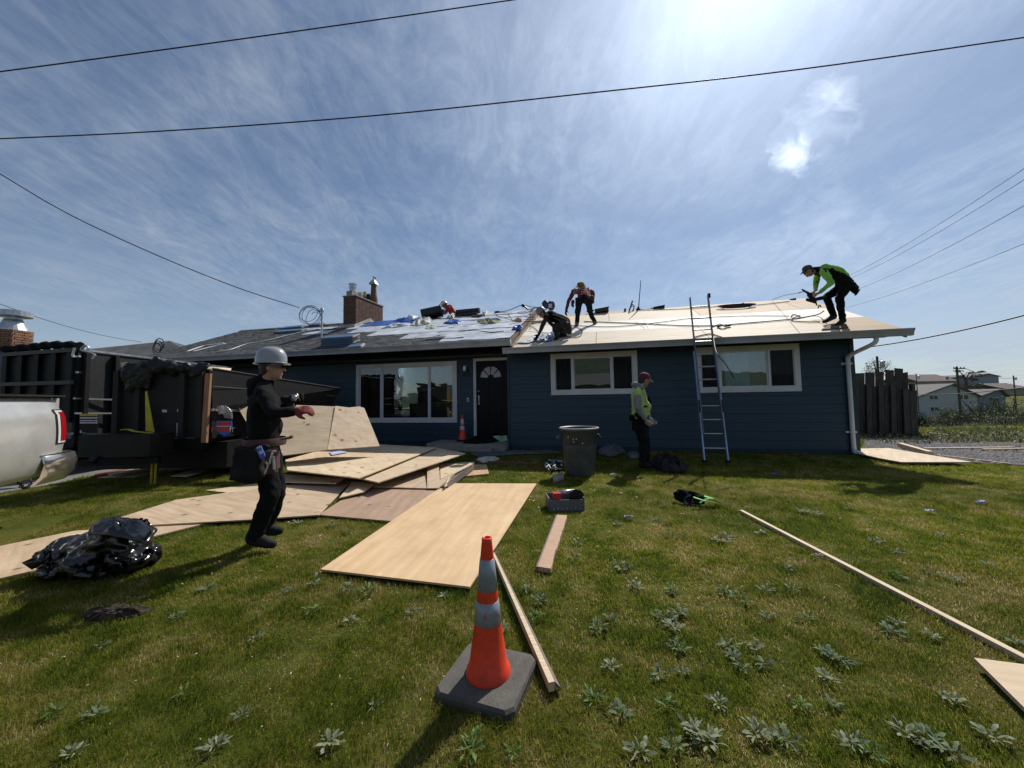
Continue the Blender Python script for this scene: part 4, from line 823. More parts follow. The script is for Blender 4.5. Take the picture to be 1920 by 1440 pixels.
wire('overhead_cable', [AT(-10, 566, 20), AT(265, 641, 28)], .018, 'thin cable sloping down behind the neighbour chimney', sag=.3)
mbx = MB(); p = AT(294, 654, 15.5); 
for k in range(3): mbx.tube([p+Vector(((.16+.02*k)*math.cos(t), .05*k, (.24)*math.sin(t)+.1*k)) for t in [2*PI*i/16 for i in range(17)]], .02, 5)
mbx.tube([p+Vector((0, 0, -.2)), p+Vector((-.06, 0, -1.0))], .03, 6); tag(build('cable_loop', mbx, wire_m), 'dark looped cable end standing above the neighbour roof', 'cable')

# houses across the street, seen only as reflections in the windows
ac = thing('street_house', 'pale house across the street behind the photographer', 'house', (-3, -19, 0)); mb = MB(); mb.box((-3, -20, 1.2), (14, 6, 2.4)); build('wall', mb, pm('tan stucco', (.34, .31, .26), rough=.9), parent=ac)
mb = MB(); mb.prism([(-10.6, -16.4, 2.35), (-10.6, -20, 3.7), (-10.6, -23.6, 2.35)], (15.2, 0, 0)); build('roof', mb, r_gr, parent=ac)
for x in (-7, -2.5, 1.6): f_ = build('window', MB().box((x, -16.98, 1.6), (1.5, .06, 1.1)), white_trim, parent=ac); build('pane', MB().box((x, -16.93, 1.6), (1.3, .04, .9)), glass_dark, parent=f_)
fn = thing('street_fence', 'tan board fence beside the house across the street', 'fence', (9, -15, 0))
for k in range(30): build('fence_board', MB().box((4.6+k*.3, -15, .85), (.28, .02, 1.7)), pm('tan fence', (.30, .24, .17), rough=.9), parent=fn)
hl = MB(); hv = []
for j in range(9):
    for i in range(25): x = -240+i*20; y = -110-j*14; hv.append((x, y, -2+(26*math.exp(-((x+60)/90)**2)+13*math.exp(-((x-110)/60)**2))*sst(0, 5, j)*(1+.15*noise.noise(Vector((x*.03, y*.03, 0))))))
hl.add(hv, [(j*25+i, j*25+i+1, (j+1)*25+i+1, (j+1)*25+i) for j in range(8) for i in range(24)]); struct(build('wooded_hill', hl, pm('wooded hill', (.035, .05, .03), (.05, .065, .035), scale=.2, rough=.95, bump=1, bscale=1), loc=Vector((0, -150, -2)), smooth=True))

# ------------------------------------------------------------ pickup truck (rear corner in view)
TR = AT(128, 890, 4.55); TR.z = 0; TA = Vector((-0.40, 0.917, 0)).normalized(); TN = Vector((TA.y, -TA.x, 0))   # TA towards the tailgate, TN towards the camera side
truck = thing('pickup_truck', 'dusty silver pickup truck seen at its rear corner on the left edge', 'pickup truck', TR, math.atan2(TA.y, TA.x))
def T(s, wd, z): return TR + TA*s - TN*wd + Vector((0, 0, z))     # s: 0 at the tailgate, negative forward; wd: away from the near side
prof = [(.12, .52), (.05, .58), (.010, .74), (-.008, .86), (-.012, .96), (-.008, 1.06), (.0, 1.14), (.008, 1.20), (.03, 1.235), (.062, 1.31), (.092, 1.375), (.115, 1.40), (.16, 1.402), (.17, 1.38)]
def shell(s_list, side, insets):
    mb = MB(); vs = []
    for s, ins in zip(s_list, insets):
        for wv, z in prof: w_ = wv+ins; vs.append(T(s, w_ if side == 0 else 2.0-w_, z))
    n = len(prof); fs = [(i*n+k, i*n+k+1, (i+1)*n+k+1, (i+1)*n+k) for i in range(len(s_list)-1) for k in range(n-1)]; mb.add(vs, fs); return mb
sl = [0.0, -.03, -.10, -.3, -.6, -.9, -1.2]; ins = [.09, .045, .012, 0, 0, 0, 0]
for side in (0, 1): build('bedside', shell(sl, side, ins), silver_paint, parent=truck, smooth=True, clean=True)
mb = MB()
for side in (0, 1):
    w0, w1 = (0.0, .16) if side == 0 else (1.84, 2.0)
    arch = [(-1.2, .60)]+[(-1.72+.52*math.cos(a), .62+.52*math.sin(a)) for a in [PI*k/10 for k in range(1, 10)]]+[(-2.24, .6), (-2.45, .6), (-2.45, 1.39), (-1.2, 1.39)]
    mb.prism([T(s, w0, z) for s, z in arch], -TN*(w1-w0))
build('bedside', mb, silver_paint, parent=truck)
mb = MB(); mb.prism([T(-.02, .1, .62), T(-.02, 1.9, .62), T(-.02, 1.9, 1.39), T(-.02, .1, 1.39)], TA*-.06); build('tailgate', mb, silver_paint, parent=truck)
mb = MB(); mb.prism([T(-.02, .1, .72), T(-.02, 1.9, .72), T(-2.4, 1.9, .72), T(-2.4, .1, .72)], (0, 0, -.06)); build('bed_floor', mb, darkmetal, parent=truck)
mb = MB(); mb.bar(T(-.05, .09, 1.415), T(-2.45, .09, 1.415), .11, .02); build('bed_rail', mb, rubber, parent=truck)
mb = MB(); mb.bar(T(-.9, .3, 1.0), T(-.9, .3, 1.66), .07, .04, TA); build('headache_rack_post', mb, alum_blue, parent=truck)
cab = [(-2.5, .55), (-5.0, .55), (-5.75, .6), (-5.8, .95), (-5.7, 1.15), (-4.6, 1.28), (-3.95, 1.82), (-2.75, 1.88), (-2.5, 1.4)]
mb = MB(); mb.prism([T(s, 0.03, z) for s, z in cab], -TN*1.94); build('cab', mb, silver_paint, parent=truck)
mb = MB(); mb.prism([T(s, .02, z) for s, z in [(-2.62, 1.3), (-4.5, 1.3), (-3.98, 1.74), (-2.82, 1.8)]], TN*.01); build('side_window', mb, glass_dark, parent=truck)
for s in (-1.72, -4.95):
    for wd in (.18, 1.82):
        mb = MB(); M = Matrix((TA, Vector((0, 0, 1)), TN)).transposed(); mb.lathe([(0, -.12), (.36, -.12), (.40, -.08), (.40, .08), (.36, .12), (.24, .12)], T(s, wd, .40), 24, M); wl = build('wheel', mb, rubber, parent=truck, smooth=True)
        mb = MB(); mb.lathe([(0, .06), (.10, .08), (.2, .07), (.245, .125)], T(s, wd, .40), 20, M); build('rim', mb, galv, parent=wl)
# tail light wraps the corner
def pw(z):
    for (w0, z0), (w1, z1) in zip(prof[:-1], prof[1:]):
        if z0 <= z <= z1: return w0+(w1-w0)*(z-z0)/(z1-z0)
    return 0
def insf(s): return np.interp(-s, [0, .03, .10, .3], [.09, .045, .012, 0])
def lightpatch(z0, z1, s0, s1, off, m, name, slant=.03, parent=truck, side=0):
    mb = MB(); vs = []; nz_, ns_ = 7, 7
    for j in range(nz_+1):
        z = z0+(z1-z0)*j/nz_
        for i in range(ns_+1):
            s = s1+(s0-s1)*i/ns_ + slant*(j/nz_)*(1-i/ns_) - .0; w_ = pw(z)+insf(s)-off
            vs.append(T(min(s, .012), w_ if side == 0 else 2-w_, z))
    fs = [(j*(ns_+1)+i, j*(ns_+1)+i+1, (j+1)*(ns_+1)+i+1, (j+1)*(ns_+1)+i) for j in range(nz_) for i in range(ns_)]; mb.add(vs, fs); return build(name, mb, m, parent=parent, smooth=True, clean=True)
for side in (0, 1):
    tl = lightpatch(.868, 1.262, -.262, .0, .006, rubber, 'tail_light', slant=.075, side=side)
    lightpatch(.882, 1.250, -.240, .002, .011, clear_lens, 'lens_rim', parent=tl, side=side)
    lightpatch(.905, 1.232, -.195, .004, .016, red_lens, 'red_lens', slant=.07, parent=tl, side=side)
    lightpatch(.915, .985, -.085, .0, .020, clear_lens, 'reverse_lens', slant=0, parent=tl, side=side)
mb = MB(); bp_ = [(-.43, .012), (-.40, -.012), (-.2, -.035), (-.02, -.045), (.07, -.02), (.13, .05), (.17, .18), (.19, .5), (.19, 1.5), (.17, 1.82), (.13, 1.95), (.07, 2.02), (-.02, 2.045), (-.2, 2.035), (-.42, 2.0)]
vs = []; 
for s, wd in bp_:
    for k, (dd, z) in enumerate([(-.05, .775), (.0, .755), (.015, .66), (-.005, .53), (-.05, .455)]): vs.append(T(s+dd, wd if .1 < wd < 1.9 else wd+(-dd if wd <= .1 else dd), z))
mb.add(vs, [(i*5+k, i*5+k+1, (i+1)*5+k+1, (i+1)*5+k) for i in range(len(bp_)-1) for k in range(4)]); mb.add([T(s-.05, wd, .772) for s, wd in bp_], [tuple(range(len(bp_)))])
build('rear_bumper', mb, chrome, parent=truck, smooth=True)
mb = MB()
for i in range(2, 8): mb.bar(T(-.04*i, .3, .42), T(-.04*i-.03, .3, .42), .05, .05)
mb = MB(); pts = [T(.15, .5, .5), T(.3, .55, .36), T(.5, .6, .30), T(.7, .66, .38), T(.85, .7, .5)]; pp = spline(pts, 5)
for i in range(len(pp)-1):
    c = (pp[i]+pp[i+1])/2; d = (pp[i+1]-pp[i]).normalized(); u = d.orthogonal().normalized() if i % 2 else d.cross(d.orthogonal()).normalized()
    mb.tube([c+d*(.032*math.cos(t))+u*(.017*math.sin(t)) for t in [2*PI*k/8 for k in range(9)]], .006, 5, caps=False)
tag(build('safety_chain', mb, darkmetal), 'hanging safety chain below the truck rear bumper', 'chain')
FOOT.append([(p.x, p.y) for p in (T(.1, -.1, 0), T(-6, -.1, 0), T(-6, 2.1, 0), T(.1, 2.1, 0))])

# ------------------------------------------------------------ dump trailer A (far, tall) and B (near, tarp on top)
YA = 6.9; pA = AT(147, 655, YA)
ta = thing('dump_trailer', 'tall black dump trailer with ribbed end panel, behind the silver truck', 'trailer', (pA.x, YA, 0), 0)
xa0, xa1, zt_ = pA.x, AT(10, 661, 7.5).x, pA.z
def quad(mb, a, b, c, d, off): mb.prism([a, b, c, d], off)
mb = MB(); e = Vector((xa1, 7.55, 0)); s_ = Vector((xa0, YA, 0)); U = lambda z: Vector((0, 0, z))
mb.prism([s_+U(1.05), e+U(1.05), e+U(zt_+.03), s_+U(zt_)], (0, .05, 0)); build('end_panel', mb, black_ply, parent=ta)
for t in (.04, .26, .50, .74, .97):
    mb = MB(); p = s_.lerp(e, t)+Vector((0, -.05, 0)); mb.bar(p+U(1.0), p+U(zt_), .09, .07, Vector((0, 1, 0))); build('rib', mb, black_paint, parent=ta)
for z in (zt_-.02, 1.72): mb = MB(); mb.bar(s_+U(z)+Vector((0, -.07, 0)), e+U(z+.02)+Vector((0, -.07, 0)), .07, .07); build('rail', mb, black_paint, parent=ta)
xs1 = AT(435, 690, 11.0).x; zfar = AT(435, 690, 11.0).z; f_ = Vector((xs1, 11.0, 0))
mb = MB(); mb.prism([s_+U(.62), f_+U(.62), f_+U(zfar-.02), s_+U(zt_-.03)], (-.05, 0, 0)); build('side_panel', mb, black_ply, parent=ta)
mb = MB(); mb.bar(s_+U(zt_), f_+U(zfar), .06, .035); build('top_rail', mb, galv, parent=ta)
for Yr in (7.0, 7.55, 8.3, 9.2, 10.2):
    k = (Yr-YA)/(11-YA); p = s_.lerp(f_, k)+Vector((.05, 0, 0)); mb = MB(); mb.bar(p+U(.65), p+U(zt_+(zfar-zt_)*k-.05), .07, .08, Vector((1, 0, 0))); build('stake', mb, black_paint, parent=ta)
for (x0, y0, x1, y1) in [(139, 698, 196, 702), (134, 747, 222, 750), (137, 775, 222, 775), (131, 813, 160, 813)]:
    a = AT(x0, y0, 6.86); b = AT(x1, y1, 7.6); mb = MB(); mb.bar(a+Vector((.04, 0, 0)), b+Vector((.04, 0, 0)), .03, .03); build('grab_rail', mb, alum, parent=ta)
mb = MB(); a = AT(150, 780, 6.78); mb.bar(AT(147, 777, 6.8), AT(184, 776, 6.84), .01, .05, Vector((0, 1, 0))); 
lab = build('warning_decal', MB().prism([AT(149, 776, 6.8), AT(183, 776, 6.84), AT(183, 812, 6.84), AT(149, 811, 6.8)], (0, .01, 0)), black_paint, parent=ta)
for i, (y0, y1, m) in enumerate([(776, 780, decal_y), (782, 785, sticker_w), (787.5, 790, sticker_w), (791.5, 794, sticker_w), (807, 812, sticker_w)]):
    build('decal_line', MB().prism([AT(150, y0, 6.795), AT(182 if i != 4 else 159, y0, 6.83), AT(182 if i != 4 else 159, y1, 6.83), AT(150, y1, 6.795)], (0, -.004, 0)), m, parent=lab)
mb = MB(); a = AT(8, 655, 7.5); b = AT(150, 648, 6.9); c_ = []
pp = spline([a, AT(60, 651, 7.3), AT(100, 647, 7.1), b], 6); mb.tube(pp, [.07+.02*math.sin(i*2.1) for i in range(len(pp))], 8); tag(build('rolled_tarp', mb, black_cloth), 'rolled black tarp lying along the top of the tall trailer end', 'tarp')
mb = MB(); mb.tube(spline([AT(152, 655, 6.8), AT(160, 648, 6.8), AT(166, 653, 6.8), AT(160, 660, 6.8)]), .02, 6); mb.tube(spline([AT(140, 652, 6.8), AT(137, 668, 6.8), AT(150, 668, 6.8)]), .018, 6); mb.tube(spline([AT(156, 657, 6.75), AT(172, 662, 6.8), AT(178, 666, 6.8), AT(174, 673, 6.8)]), .016, 6)
build('crank_handle', mb, galv, parent=ta)
mb = MB(); mb.box(((xa0+xa1)/2-.0, 8.9, .62), (1.9, 3.8, .16)); mb.box((xa0-1.2, 6.6, .55), (.12, 1.4, .14)); build('chassis', mb, black_paint, parent=ta)
for x in (xa0-.1, xa1+.1):
    for y in (8.9, 9.8): mb = MB(); mb.lathe([(0, -.1), (.36, -.1), (.38, 0), (.36, .1), (0, .1)], (x, y, .38), 20, Matrix.Rotation(PI/2, 3, 'Y')); build('wheel', mb, rubber, parent=ta)
# B
YB = 6.55; bl_, br_ = AT(222, 700, YB), AT(392, 692, YB); zb_ = br_.z
tb = thing('dump_trailer', 'near black dump trailer with bunched tarp, wooden corner post and long sloping side panel', 'trailer', (br_.x, YB, 0), 0)
mb = MB(); mb.box(((bl_.x+br_.x)/2, YB+.03, (.72+zb_)/2), (br_.x-bl_.x, .06, zb_-.72)); build('front_panel', mb, black_ply, parent=tb)
for x in (222, 262, 345, 378): p = AT(x, 700, YB-.04); mb = MB(); mb.box((p.x, YB-.04, (.7+zb_)/2), (.09, .08, zb_-.74)); build('rib', mb, pm('dark brown post', (.014, .011, .009), rough=.8), parent=tb)
mb = MB(); a, b = AT(396, 700, YB-.1), AT(378, 830, YB-.1); mb.bar(Vector((b.x+.04, YB-.09, b.z)), Vector((a.x-.05, YB-.09, a.z)), .085, .05, Vector((0, 1, 0))); build('corner_post', mb, pm('orange brown timber', (.30, .165, .08), (.2, .1, .05), scale=4, stretch=(8, 8, .6), rough=.8), parent=tb)
far = AT(640, 728, 9.3); fb = AT(622, 761, 9.2); na, nb_ = AT(398, 690, YB), AT(398, 766, YB)
mb = MB(); mb.prism([nb_, fb, far, na], (-.03, .05, 0)); build('side_panel', mb, black_ply, parent=tb)
mb = MB(); mb.bar(na, far, .02, .012); mb.bar(na.lerp(nb_, .45)+Vector((.012, -.012, 0)), far.lerp(fb, .45)+Vector((.012, -.012, 0)), .004, .012); build('panel_edge', mb, pm('scuffed edge', (.16, .155, .15), rough=.7), parent=tb)
mb = MB(); mb.box((br_.x-.9, 8.0, .62), (1.7, 2.9, .18)); mb.prism([AT(396, 770, YB+.04), Vector((br_.x+.25, 9.0, AT(396, 770, YB).z)), Vector((br_.x+.25, 9.0, .7)), Vector((AT(396, 770, YB).x, YB+.04, .7))], (-.06, 0, 0)); build('chassis', mb, black_paint, parent=tb)
mb = MB(); mb.bar(nb_+Vector((.02, -.03, -.02)), AT(470, 771, 7.4), .03, .04); build('side_rail', mb, alum, parent=tb)
for y in (7.5, 8.4):
    mb = MB(); mb.lathe([(0, -.1), (.34, -.1), (.36, 0), (.34, .1), (0, .1)], (br_.x+.1, y, .36), 20, Matrix.Rotation(PI/2, 3, 'Y')); build('wheel', mb, rubber, parent=tb)
mb = MB(); pp = spline([AT(409, 770, 6.6), AT(419, 768, 6.6), AT(427, 775, 6.62), AT(428, 784, 6.65)], 4); 
for a, b in zip(pp[:-1], pp[1:]): mb.bar(a, b, .14, .02, Vector((0, 1, 0)))
build('fender', mb, galv, parent=tb)
# shield emblem with a red word across it
dv = lambda x, y, o=0: AT(x, y, 6.50-o)
lg = build('emblem', MB().prism([dv(406, 789), dv(434, 789), dv(435, 800), dv(430, 812), dv(421, 818), dv(411, 813), dv(405, 801)], (0, .01, 0)), decal_b, parent=tb)
build('emblem_top', MB().prism([dv(408, 790, .004), dv(432, 790, .004), dv(433, 798, .004), dv(407, 798, .004)], (0, -.004, 0)), decal_r, parent=lg)
build('emblem_band', MB().prism([dv(406, 798.5, .004), dv(434, 798.5, .004), dv(434, 800, .004), dv(406, 800, .004)], (0, -.004, 0)), sticker_w, parent=lg)
def text(s, P0, P1, hgt, m, name, parent, ext=.003):
    cu = bpy.data.curves.new(name, 'FONT'); cu.body = s; cu.size = 1; cu.extrude = .004; cu.align_x = 'LEFT'; cu.resolution_u = 2
    o = bpy.data.objects.new(name, cu); S.collection.objects.link(o); bpy.context.view_layer.update(); me = bpy.data.meshes.new_from_object(o); bpy.data.objects.remove(o)
    xs = [v.co.x for v in me.vertices]; ys = [v.co.y for v in me.vertices]; x0, x1, y1 = min(xs), max(xs), max(ys); d = P1-P0; up = Vector((0, 0, 1)); nrm = d.normalized().cross(up)
    Mi = rootinv(parent)
    for v in me.vertices: v.co = Mi @ (P0 + d*((v.co.x-x0)/(x1-x0)) + up*(v.co.y/y1*hgt) + nrm*(v.co.z*.5+.004))
    me.materials.append(m); q_ = bpy.data.objects.new(name, me); S.collection.objects.link(q_); q_.parent = parent; WM[q_.name] = WM[parent.name]; return q_
text('F', dv(396.5, 810, .02), dv(404, 810, .02), .085, decal_r, 'emblem_letter', lg); text('IT', dv(431, 810, .02), dv(439.5, 810, .02), .075, sticker_w, 'emblem_letter', lg); build('emblem_band', MB().prism([dv(407, 802, .006), dv(432, 802, .006), dv(432, 808.5, .006), dv(407, 808.5, .006)], (0, -.004, 0)), decal_r, parent=lg)
for (x0, y0, x1, y1, m) in [(331, 793, 347, 818, sticker_w), (304, 768, 312, 773, sticker_w), (332, 767, 347, 772, sticker_w)]:
    build('decal', MB().prism([AT(x0, y0, YB-.012), AT(x1, y0, YB-.012), AT(x1, y1, YB-.012), AT(x0, y1, YB-.012)], (0, .01, 0)), m, parent=tb)
mb = MB(); p = AT(245, 833, 6.2); mb.box((p.x, 6.15, AT(245, 833, 6.15).z), (1.12, .42, .34)); build('tool_box', mb, black_paint, parent=tb)
mb = MB(); mb.box((br_.x-.95, 7.2, .40), (2.3, .9, .45)); build('underside_fill', mb, black_paint, parent=tb)  # plain black box added to darken the gap beneath the trailer
mb = MB(); mb.bar(AT(152, 868, 5.9), AT(300, 862, 6.2), .1, .1); mb.bar(AT(172, 868, 5.9), AT(215, 820, 6.2), .12, .08); build('tongue', mb, black_paint, parent=tb)
mb = MB()
for x in (285, 292): a, b = AT(x, 866, 6.3), AT(x, 893, 6.3); b.z = 0; b.x = a.x; mb.bar(b, a, .022, .02, Vector((0, 1, 0)))
mb.bar(AT(282, 866, 6.3), AT(298, 865, 6.3), .05, .03); build('jack_stand', mb, yellow_m, parent=tb)
mb = MB(); mb.tube([AT(293, 868, 6.3), Vector((AT(293, 868, 6.3).x, 6.3, 0))], .02, 8)
sp = [AT(272, 733, YB-.1), AT(278, 762, YB-.12), AT(284, 812, YB-.12)]
mb = MB(); mb.prism([AT(272, 735, YB-.1), AT(275, 733, YB-.1), AT(289, 810, YB-.12), AT(273, 808, YB-.12)], (0, .012, 0)); tag(build('ratchet_strap', mb, yellow_m), 'yellow strap hanging down the front of the near trailer', 'strap')
mb = MB(); pp = spline([AT(228, 806, 6.1), AT(240, 805, 6.1), AT(255, 809, 6.1), AT(286, 812, 6.1)])
for a, b in zip(pp[:-1], pp[1:]): mb.bar(a, b, .05, .012)
tag(build('ratchet_strap', mb, yellow_m), 'yellow strap lying on the tool box of the near trailer', 'strap')
mb = MB(); q = random.Random(2)
for k in range(24):
    px = 236+k*6.2; c0 = AT(px, 691+8*math.sin(k*.4)*.5+q.uniform(-4, 4)-(4 if 236+60 > px > 245 else 0), YB-.05); mb.ball(c0, (q.uniform(.08, .14), q.uniform(.1, .16), q.uniform(.05, .09)), Matrix.Rotation(q.uniform(0, 3), 3, 'X'), 10, 6)
for k in range(6): mb.cap(AT(238+k*8, 700, YB-.08), .08, AT(240+k*7, 722+q.uniform(0, 14), YB-.08), .04)
tag(build('trailer_tarp', mb, pm('sheeny black tarp', (.007, .007, .0075), (.011, .011, .012), rough=.45, spec=.3, bump=.6, bscale=10), remesh=.022, nz=.03, nscale=9), 'bunched black tarp folded over the top of the near trailer', 'tarp')
mb = MB(); mb.prism([AT(226, 680, YB-.1), AT(237, 679, YB-.1), AT(235, 693, YB-.1), AT(228, 693, YB-.1)], (0, .02, 0)); tag(build('cloth_scrap', mb, paper_m), 'small white cloth scrap on top of the near trailer corner', 'cloth')
for (a, b, c, d, lab) in [((303, 683), (372, 688), (372, 696), (303, 693), 'plywood offcut sticking out of the near trailer left of the post'), ((372, 687), (411, 690), (409, 696), (372, 694), 'plywood offcut in the near trailer just behind the corner post')]:
    P = [AT(*a, 6.9), AT(*b, 6.9), AT(*c, 6.8), AT(*d, 6.8)]; tag(build('plywood_offcut', MB().prism(P, (0, .3, .02)), ply_pale), lab, 'plywood', 'offcuts in the trailer')

# ------------------------------------------------------------ plywood on the lawn
gp = 'plywood sheets lying on the lawn'
sheet('plywood_sheet', [(601, 1067), (838, 906), (1006, 906.5), (881, 1100)], .045, .014, ply_new, 'large clean honey coloured plywood sheet nearest the orange cone', group=gp)
sheet('plywood_sheet', [(-120, 1112), (-60, 1036), (140, 995), (385, 981), (282, 1007), (57, 1071)], .028, .014, ply_old, 'long plywood strip under the black bag at the left edge', group=gp)
sheet('plywood_sheet', [(265, 985), (225, 970), (330, 937), (532, 909), (660, 901), (598, 965), (467, 974)], [.045, .045, .045, .05, .06, .05, .05], .014, ply_old, 'weathered plywood sheet behind the legs of the man in the grey hard hat', group=gp)
sheet('plywood_sheet', [(385, 919), (472, 908), (505, 903), (530, 909), (430, 924)], .02, .012, ply_pale, 'narrow pale plywood edge showing left of the standing man', group=gp, foot=True)
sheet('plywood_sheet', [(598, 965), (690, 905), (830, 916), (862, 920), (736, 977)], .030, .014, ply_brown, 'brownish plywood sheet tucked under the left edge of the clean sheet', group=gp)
sheet('plywood_sheet', [(636, 933), (660, 904), (700, 907), (683, 922)], [.07, .10, .10, .075], .013, ply_pale, 'small pale offcut on top where two brown sheets meet', group=gp, foot=False)
sheet('plywood_sheet', [(520, 903), (520, 888), (645, 897), (630, 906)], [.10, .10, .13, .12], .013, ply_pale, 'pale sheet edge just right of the standing man at knee height', group=gp, foot=False)
sheet('plywood_sheet', [(690, 912), (760, 875), (860, 868), (850, 896), (822, 916)], [.06, .08, .08, .06, .05], .013, ply_old, 'knotty plywood sheet under the pile on its right side', group=gp)
sheet('plywood_sheet', [(709, 904), (673, 896), (817, 839), (873, 850)], [.20, .20, .24, .24], .016, ply_pale, 'sheet jutting to the right from the pile top with its far end in shade', group=gp, foot=False)
sheet('plywood_sheet', [(539, 881), (535, 862), (613, 841), (713, 833), (818, 839), (673, 896)], [.26, .27, .28, .28, .28, .25], .016, ply_pale, 'broad pale sheet on top of the pile before the leaning sheets', group=gp, foot=False)
sheet('plywood_offcut', [(801, 873), (823, 868), (824, 915), (801, 915)], [.15, .15, .06, .06], .012, ply_old, 'short upright looking offcut on the right end of the pile', group=gp, foot=False)
sheet('plywood_sheet', [(825, 869), (890, 866), (886, 868), (826, 898)], [.10, .10, .09, .07], .013, ply_pale, 'pale strip of plywood crossing the right end of the pile', group=gp, foot=True)
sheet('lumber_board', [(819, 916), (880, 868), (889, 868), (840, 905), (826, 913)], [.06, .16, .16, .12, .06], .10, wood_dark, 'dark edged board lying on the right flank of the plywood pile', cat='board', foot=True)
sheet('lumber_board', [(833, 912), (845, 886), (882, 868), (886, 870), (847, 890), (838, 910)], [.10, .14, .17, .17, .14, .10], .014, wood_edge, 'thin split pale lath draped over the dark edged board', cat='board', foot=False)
sheet('osb_offcut', [(858, 894), (880, 871), (912, 871), (917, 888)], .03, .012, osb_m, 'tan strand board offcut on the grass right of the pile', cat='strand board')
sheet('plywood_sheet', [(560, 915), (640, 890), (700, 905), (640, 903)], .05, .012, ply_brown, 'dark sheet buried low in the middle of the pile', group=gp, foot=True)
# leaning sheets (stand on the pile, lean on the trailer side)
def lean(px, Ys, m, label):
    A, B, C_ = [AT(x, y, Y) for (x, y), Y in zip(px[:3], Ys[:3])]; n = (B-A).cross(C_-A).normalized(); P = [A, B, C_]+[CAM+ray(x, y)*((A-CAM).dot(n)/ray(x, y).dot(n)) for x, y in px[3:]]
    o = build('plywood_sheet', MB().prism(P, n*.014*(1 if n.y > 0 else -1)), m, loc=P[0]); return tag(o, label, 'plywood', 'plywood sheets leaning on the trailer')
lean([(500, 858), (613, 843), (628, 762), (441, 755)], [6.2, 6.5, 7.45], ply_pale, 'sunlit leaning plywood sheet behind the man in the grey hard hat')
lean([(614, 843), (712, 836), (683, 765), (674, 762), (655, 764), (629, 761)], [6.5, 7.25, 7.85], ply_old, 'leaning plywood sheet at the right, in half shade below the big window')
crumple('paper_sheet', [G(617, 848, .29), G(640, 845, .29), (G(652, 848, .29)), G(622, 853, .29)], .012, pm('pale blue paper', (.45, .52, .75), rough=.7), 'small pale blue paper on the pile where the leaning sheets meet', 'paper', jit=.01)
for i, (px, lab) in enumerate([([(182, 895), (260, 882), (345, 874), (368, 876), (250, 894)], 'long bare plywood offcut under the trailer tongue'), ([(200, 888), (285, 872), (330, 868), (290, 880), (215, 894)], 'second thin offcut under the trailer tongue'), ([(320, 892), (365, 878), (395, 880), (350, 893)], 'small offcut right of the yellow jack stand')]):
    sheet('plywood_offcut', px, .02+.02*i, .014, ply_pale, lab, group='offcuts under the trailer')
sheet('lumber_board', [(178, 893), (178, 888), (285, 872), (300, 871), (290, 874)], .04, .03, pm('red painted wood', (.22, .04, .03), rough=.7), 'reddish board edge under the trailer tongue', cat='board')
# boards on the lawn
def board(px0, px1, wd, th, m, label, z=.035, top=None, group='loose boards on the lawn', ends=None):
    a, b = G(*px0, z), G(*px1, z); d = (b-a).normalized(); n = Vector((-d.y, d.x, 0)); P = [a, b, b+n*wd, a+n*wd]; FOOT.append([(p.x, p.y) for p in P])
    o = build('lumber_board', MB().prism(P, (0, 0, -th)), m, loc=a, rz=math.atan2(d.y, d.x)); return tag(o, label, 'board', group)
board((1942, 1245), (1386, 956), -.036, .03, wood_edge, 'very long thin pale board running diagonally across the right lawn')
b1 = board((1040, 1281), (925, 1036), -.0, .03, wood_edge, 'x') if False else None
a, b = G(1029, 1280, .06), G(923, 1036, .06); a2, b2 = G(1046, 1276, .06), G(929, 1036, .06)
o = thing('lumber_board', 'pale topped dark sided board beside the front orange cone', 'board', a, 0, 'loose boards on the lawn'); FOOT.append([(p.x, p.y) for p in (a, b, b2, a2)])
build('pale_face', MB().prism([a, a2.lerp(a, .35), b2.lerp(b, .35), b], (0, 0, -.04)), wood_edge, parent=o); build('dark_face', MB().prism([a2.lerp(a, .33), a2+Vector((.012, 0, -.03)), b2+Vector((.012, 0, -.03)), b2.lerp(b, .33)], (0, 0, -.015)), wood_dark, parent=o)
P = [G(1008, 1062, .05), G(1031, 1066, .05), G(1063, 966, .05), G(1045, 965, .05)]; FOOT.append([(p.x, p.y) for p in P])
o = thing('lumber_board', 'short splintered plank running to the grey saw case', 'board', P[0], 0, 'loose boards on the lawn')
# build plank with ragged right edge and cross grain steps
d = (P[3]-P[0]); nst = 16; mb = MB(); q = random.Random(6); top = []
L_, R_ = [], []
for i in range(nst+1): t = i/nst; L_.append(P[0].lerp(P[3], t)); R_.append(P[1].lerp(P[2], t)+Vector((q.uniform(-.004, .010), 0, 0)))
for i in range(nst): mb.prism([L_[i], R_[i], R_[i+1], L_[i+1]], (0, 0, -.035+q.uniform(-.002, .002)))
build('plank', mb, pm('cross grained plank', (.50, .33, .21), (.36, .22, .14), scale=5, stretch=(2, 26, 2), rough=.8, bump=.3, bscale=8), parent=o)
build('bark_edge', MB().prism([P[0]+Vector((-.002, 0, 0)), P[3]+Vector((-.002, 0, 0)), P[3]+Vector((-.012, 0, 0)), P[0]+Vector((-.012, 0, 0))], (0, 0, -.04)), pm('purplish weathered edge', (.20, .16, .18), rough=.9), parent=o)
sheet('plywood_sheet', [(1826, 1233), (1932, 1247), (1960, 1360), (1920, 1326)], .05, .02, ply_pale, 'pinkish plywood corner at the right edge of the lawn', group=gp)
sheet('plywood_sheet', [(1610, 850), (1612, 841), (1666, 840), (1822, 866), (1690, 866), (1650, 859)], .075, .02, ply_pale, 'pale plywood sheet lying past the downspout', group=gp)
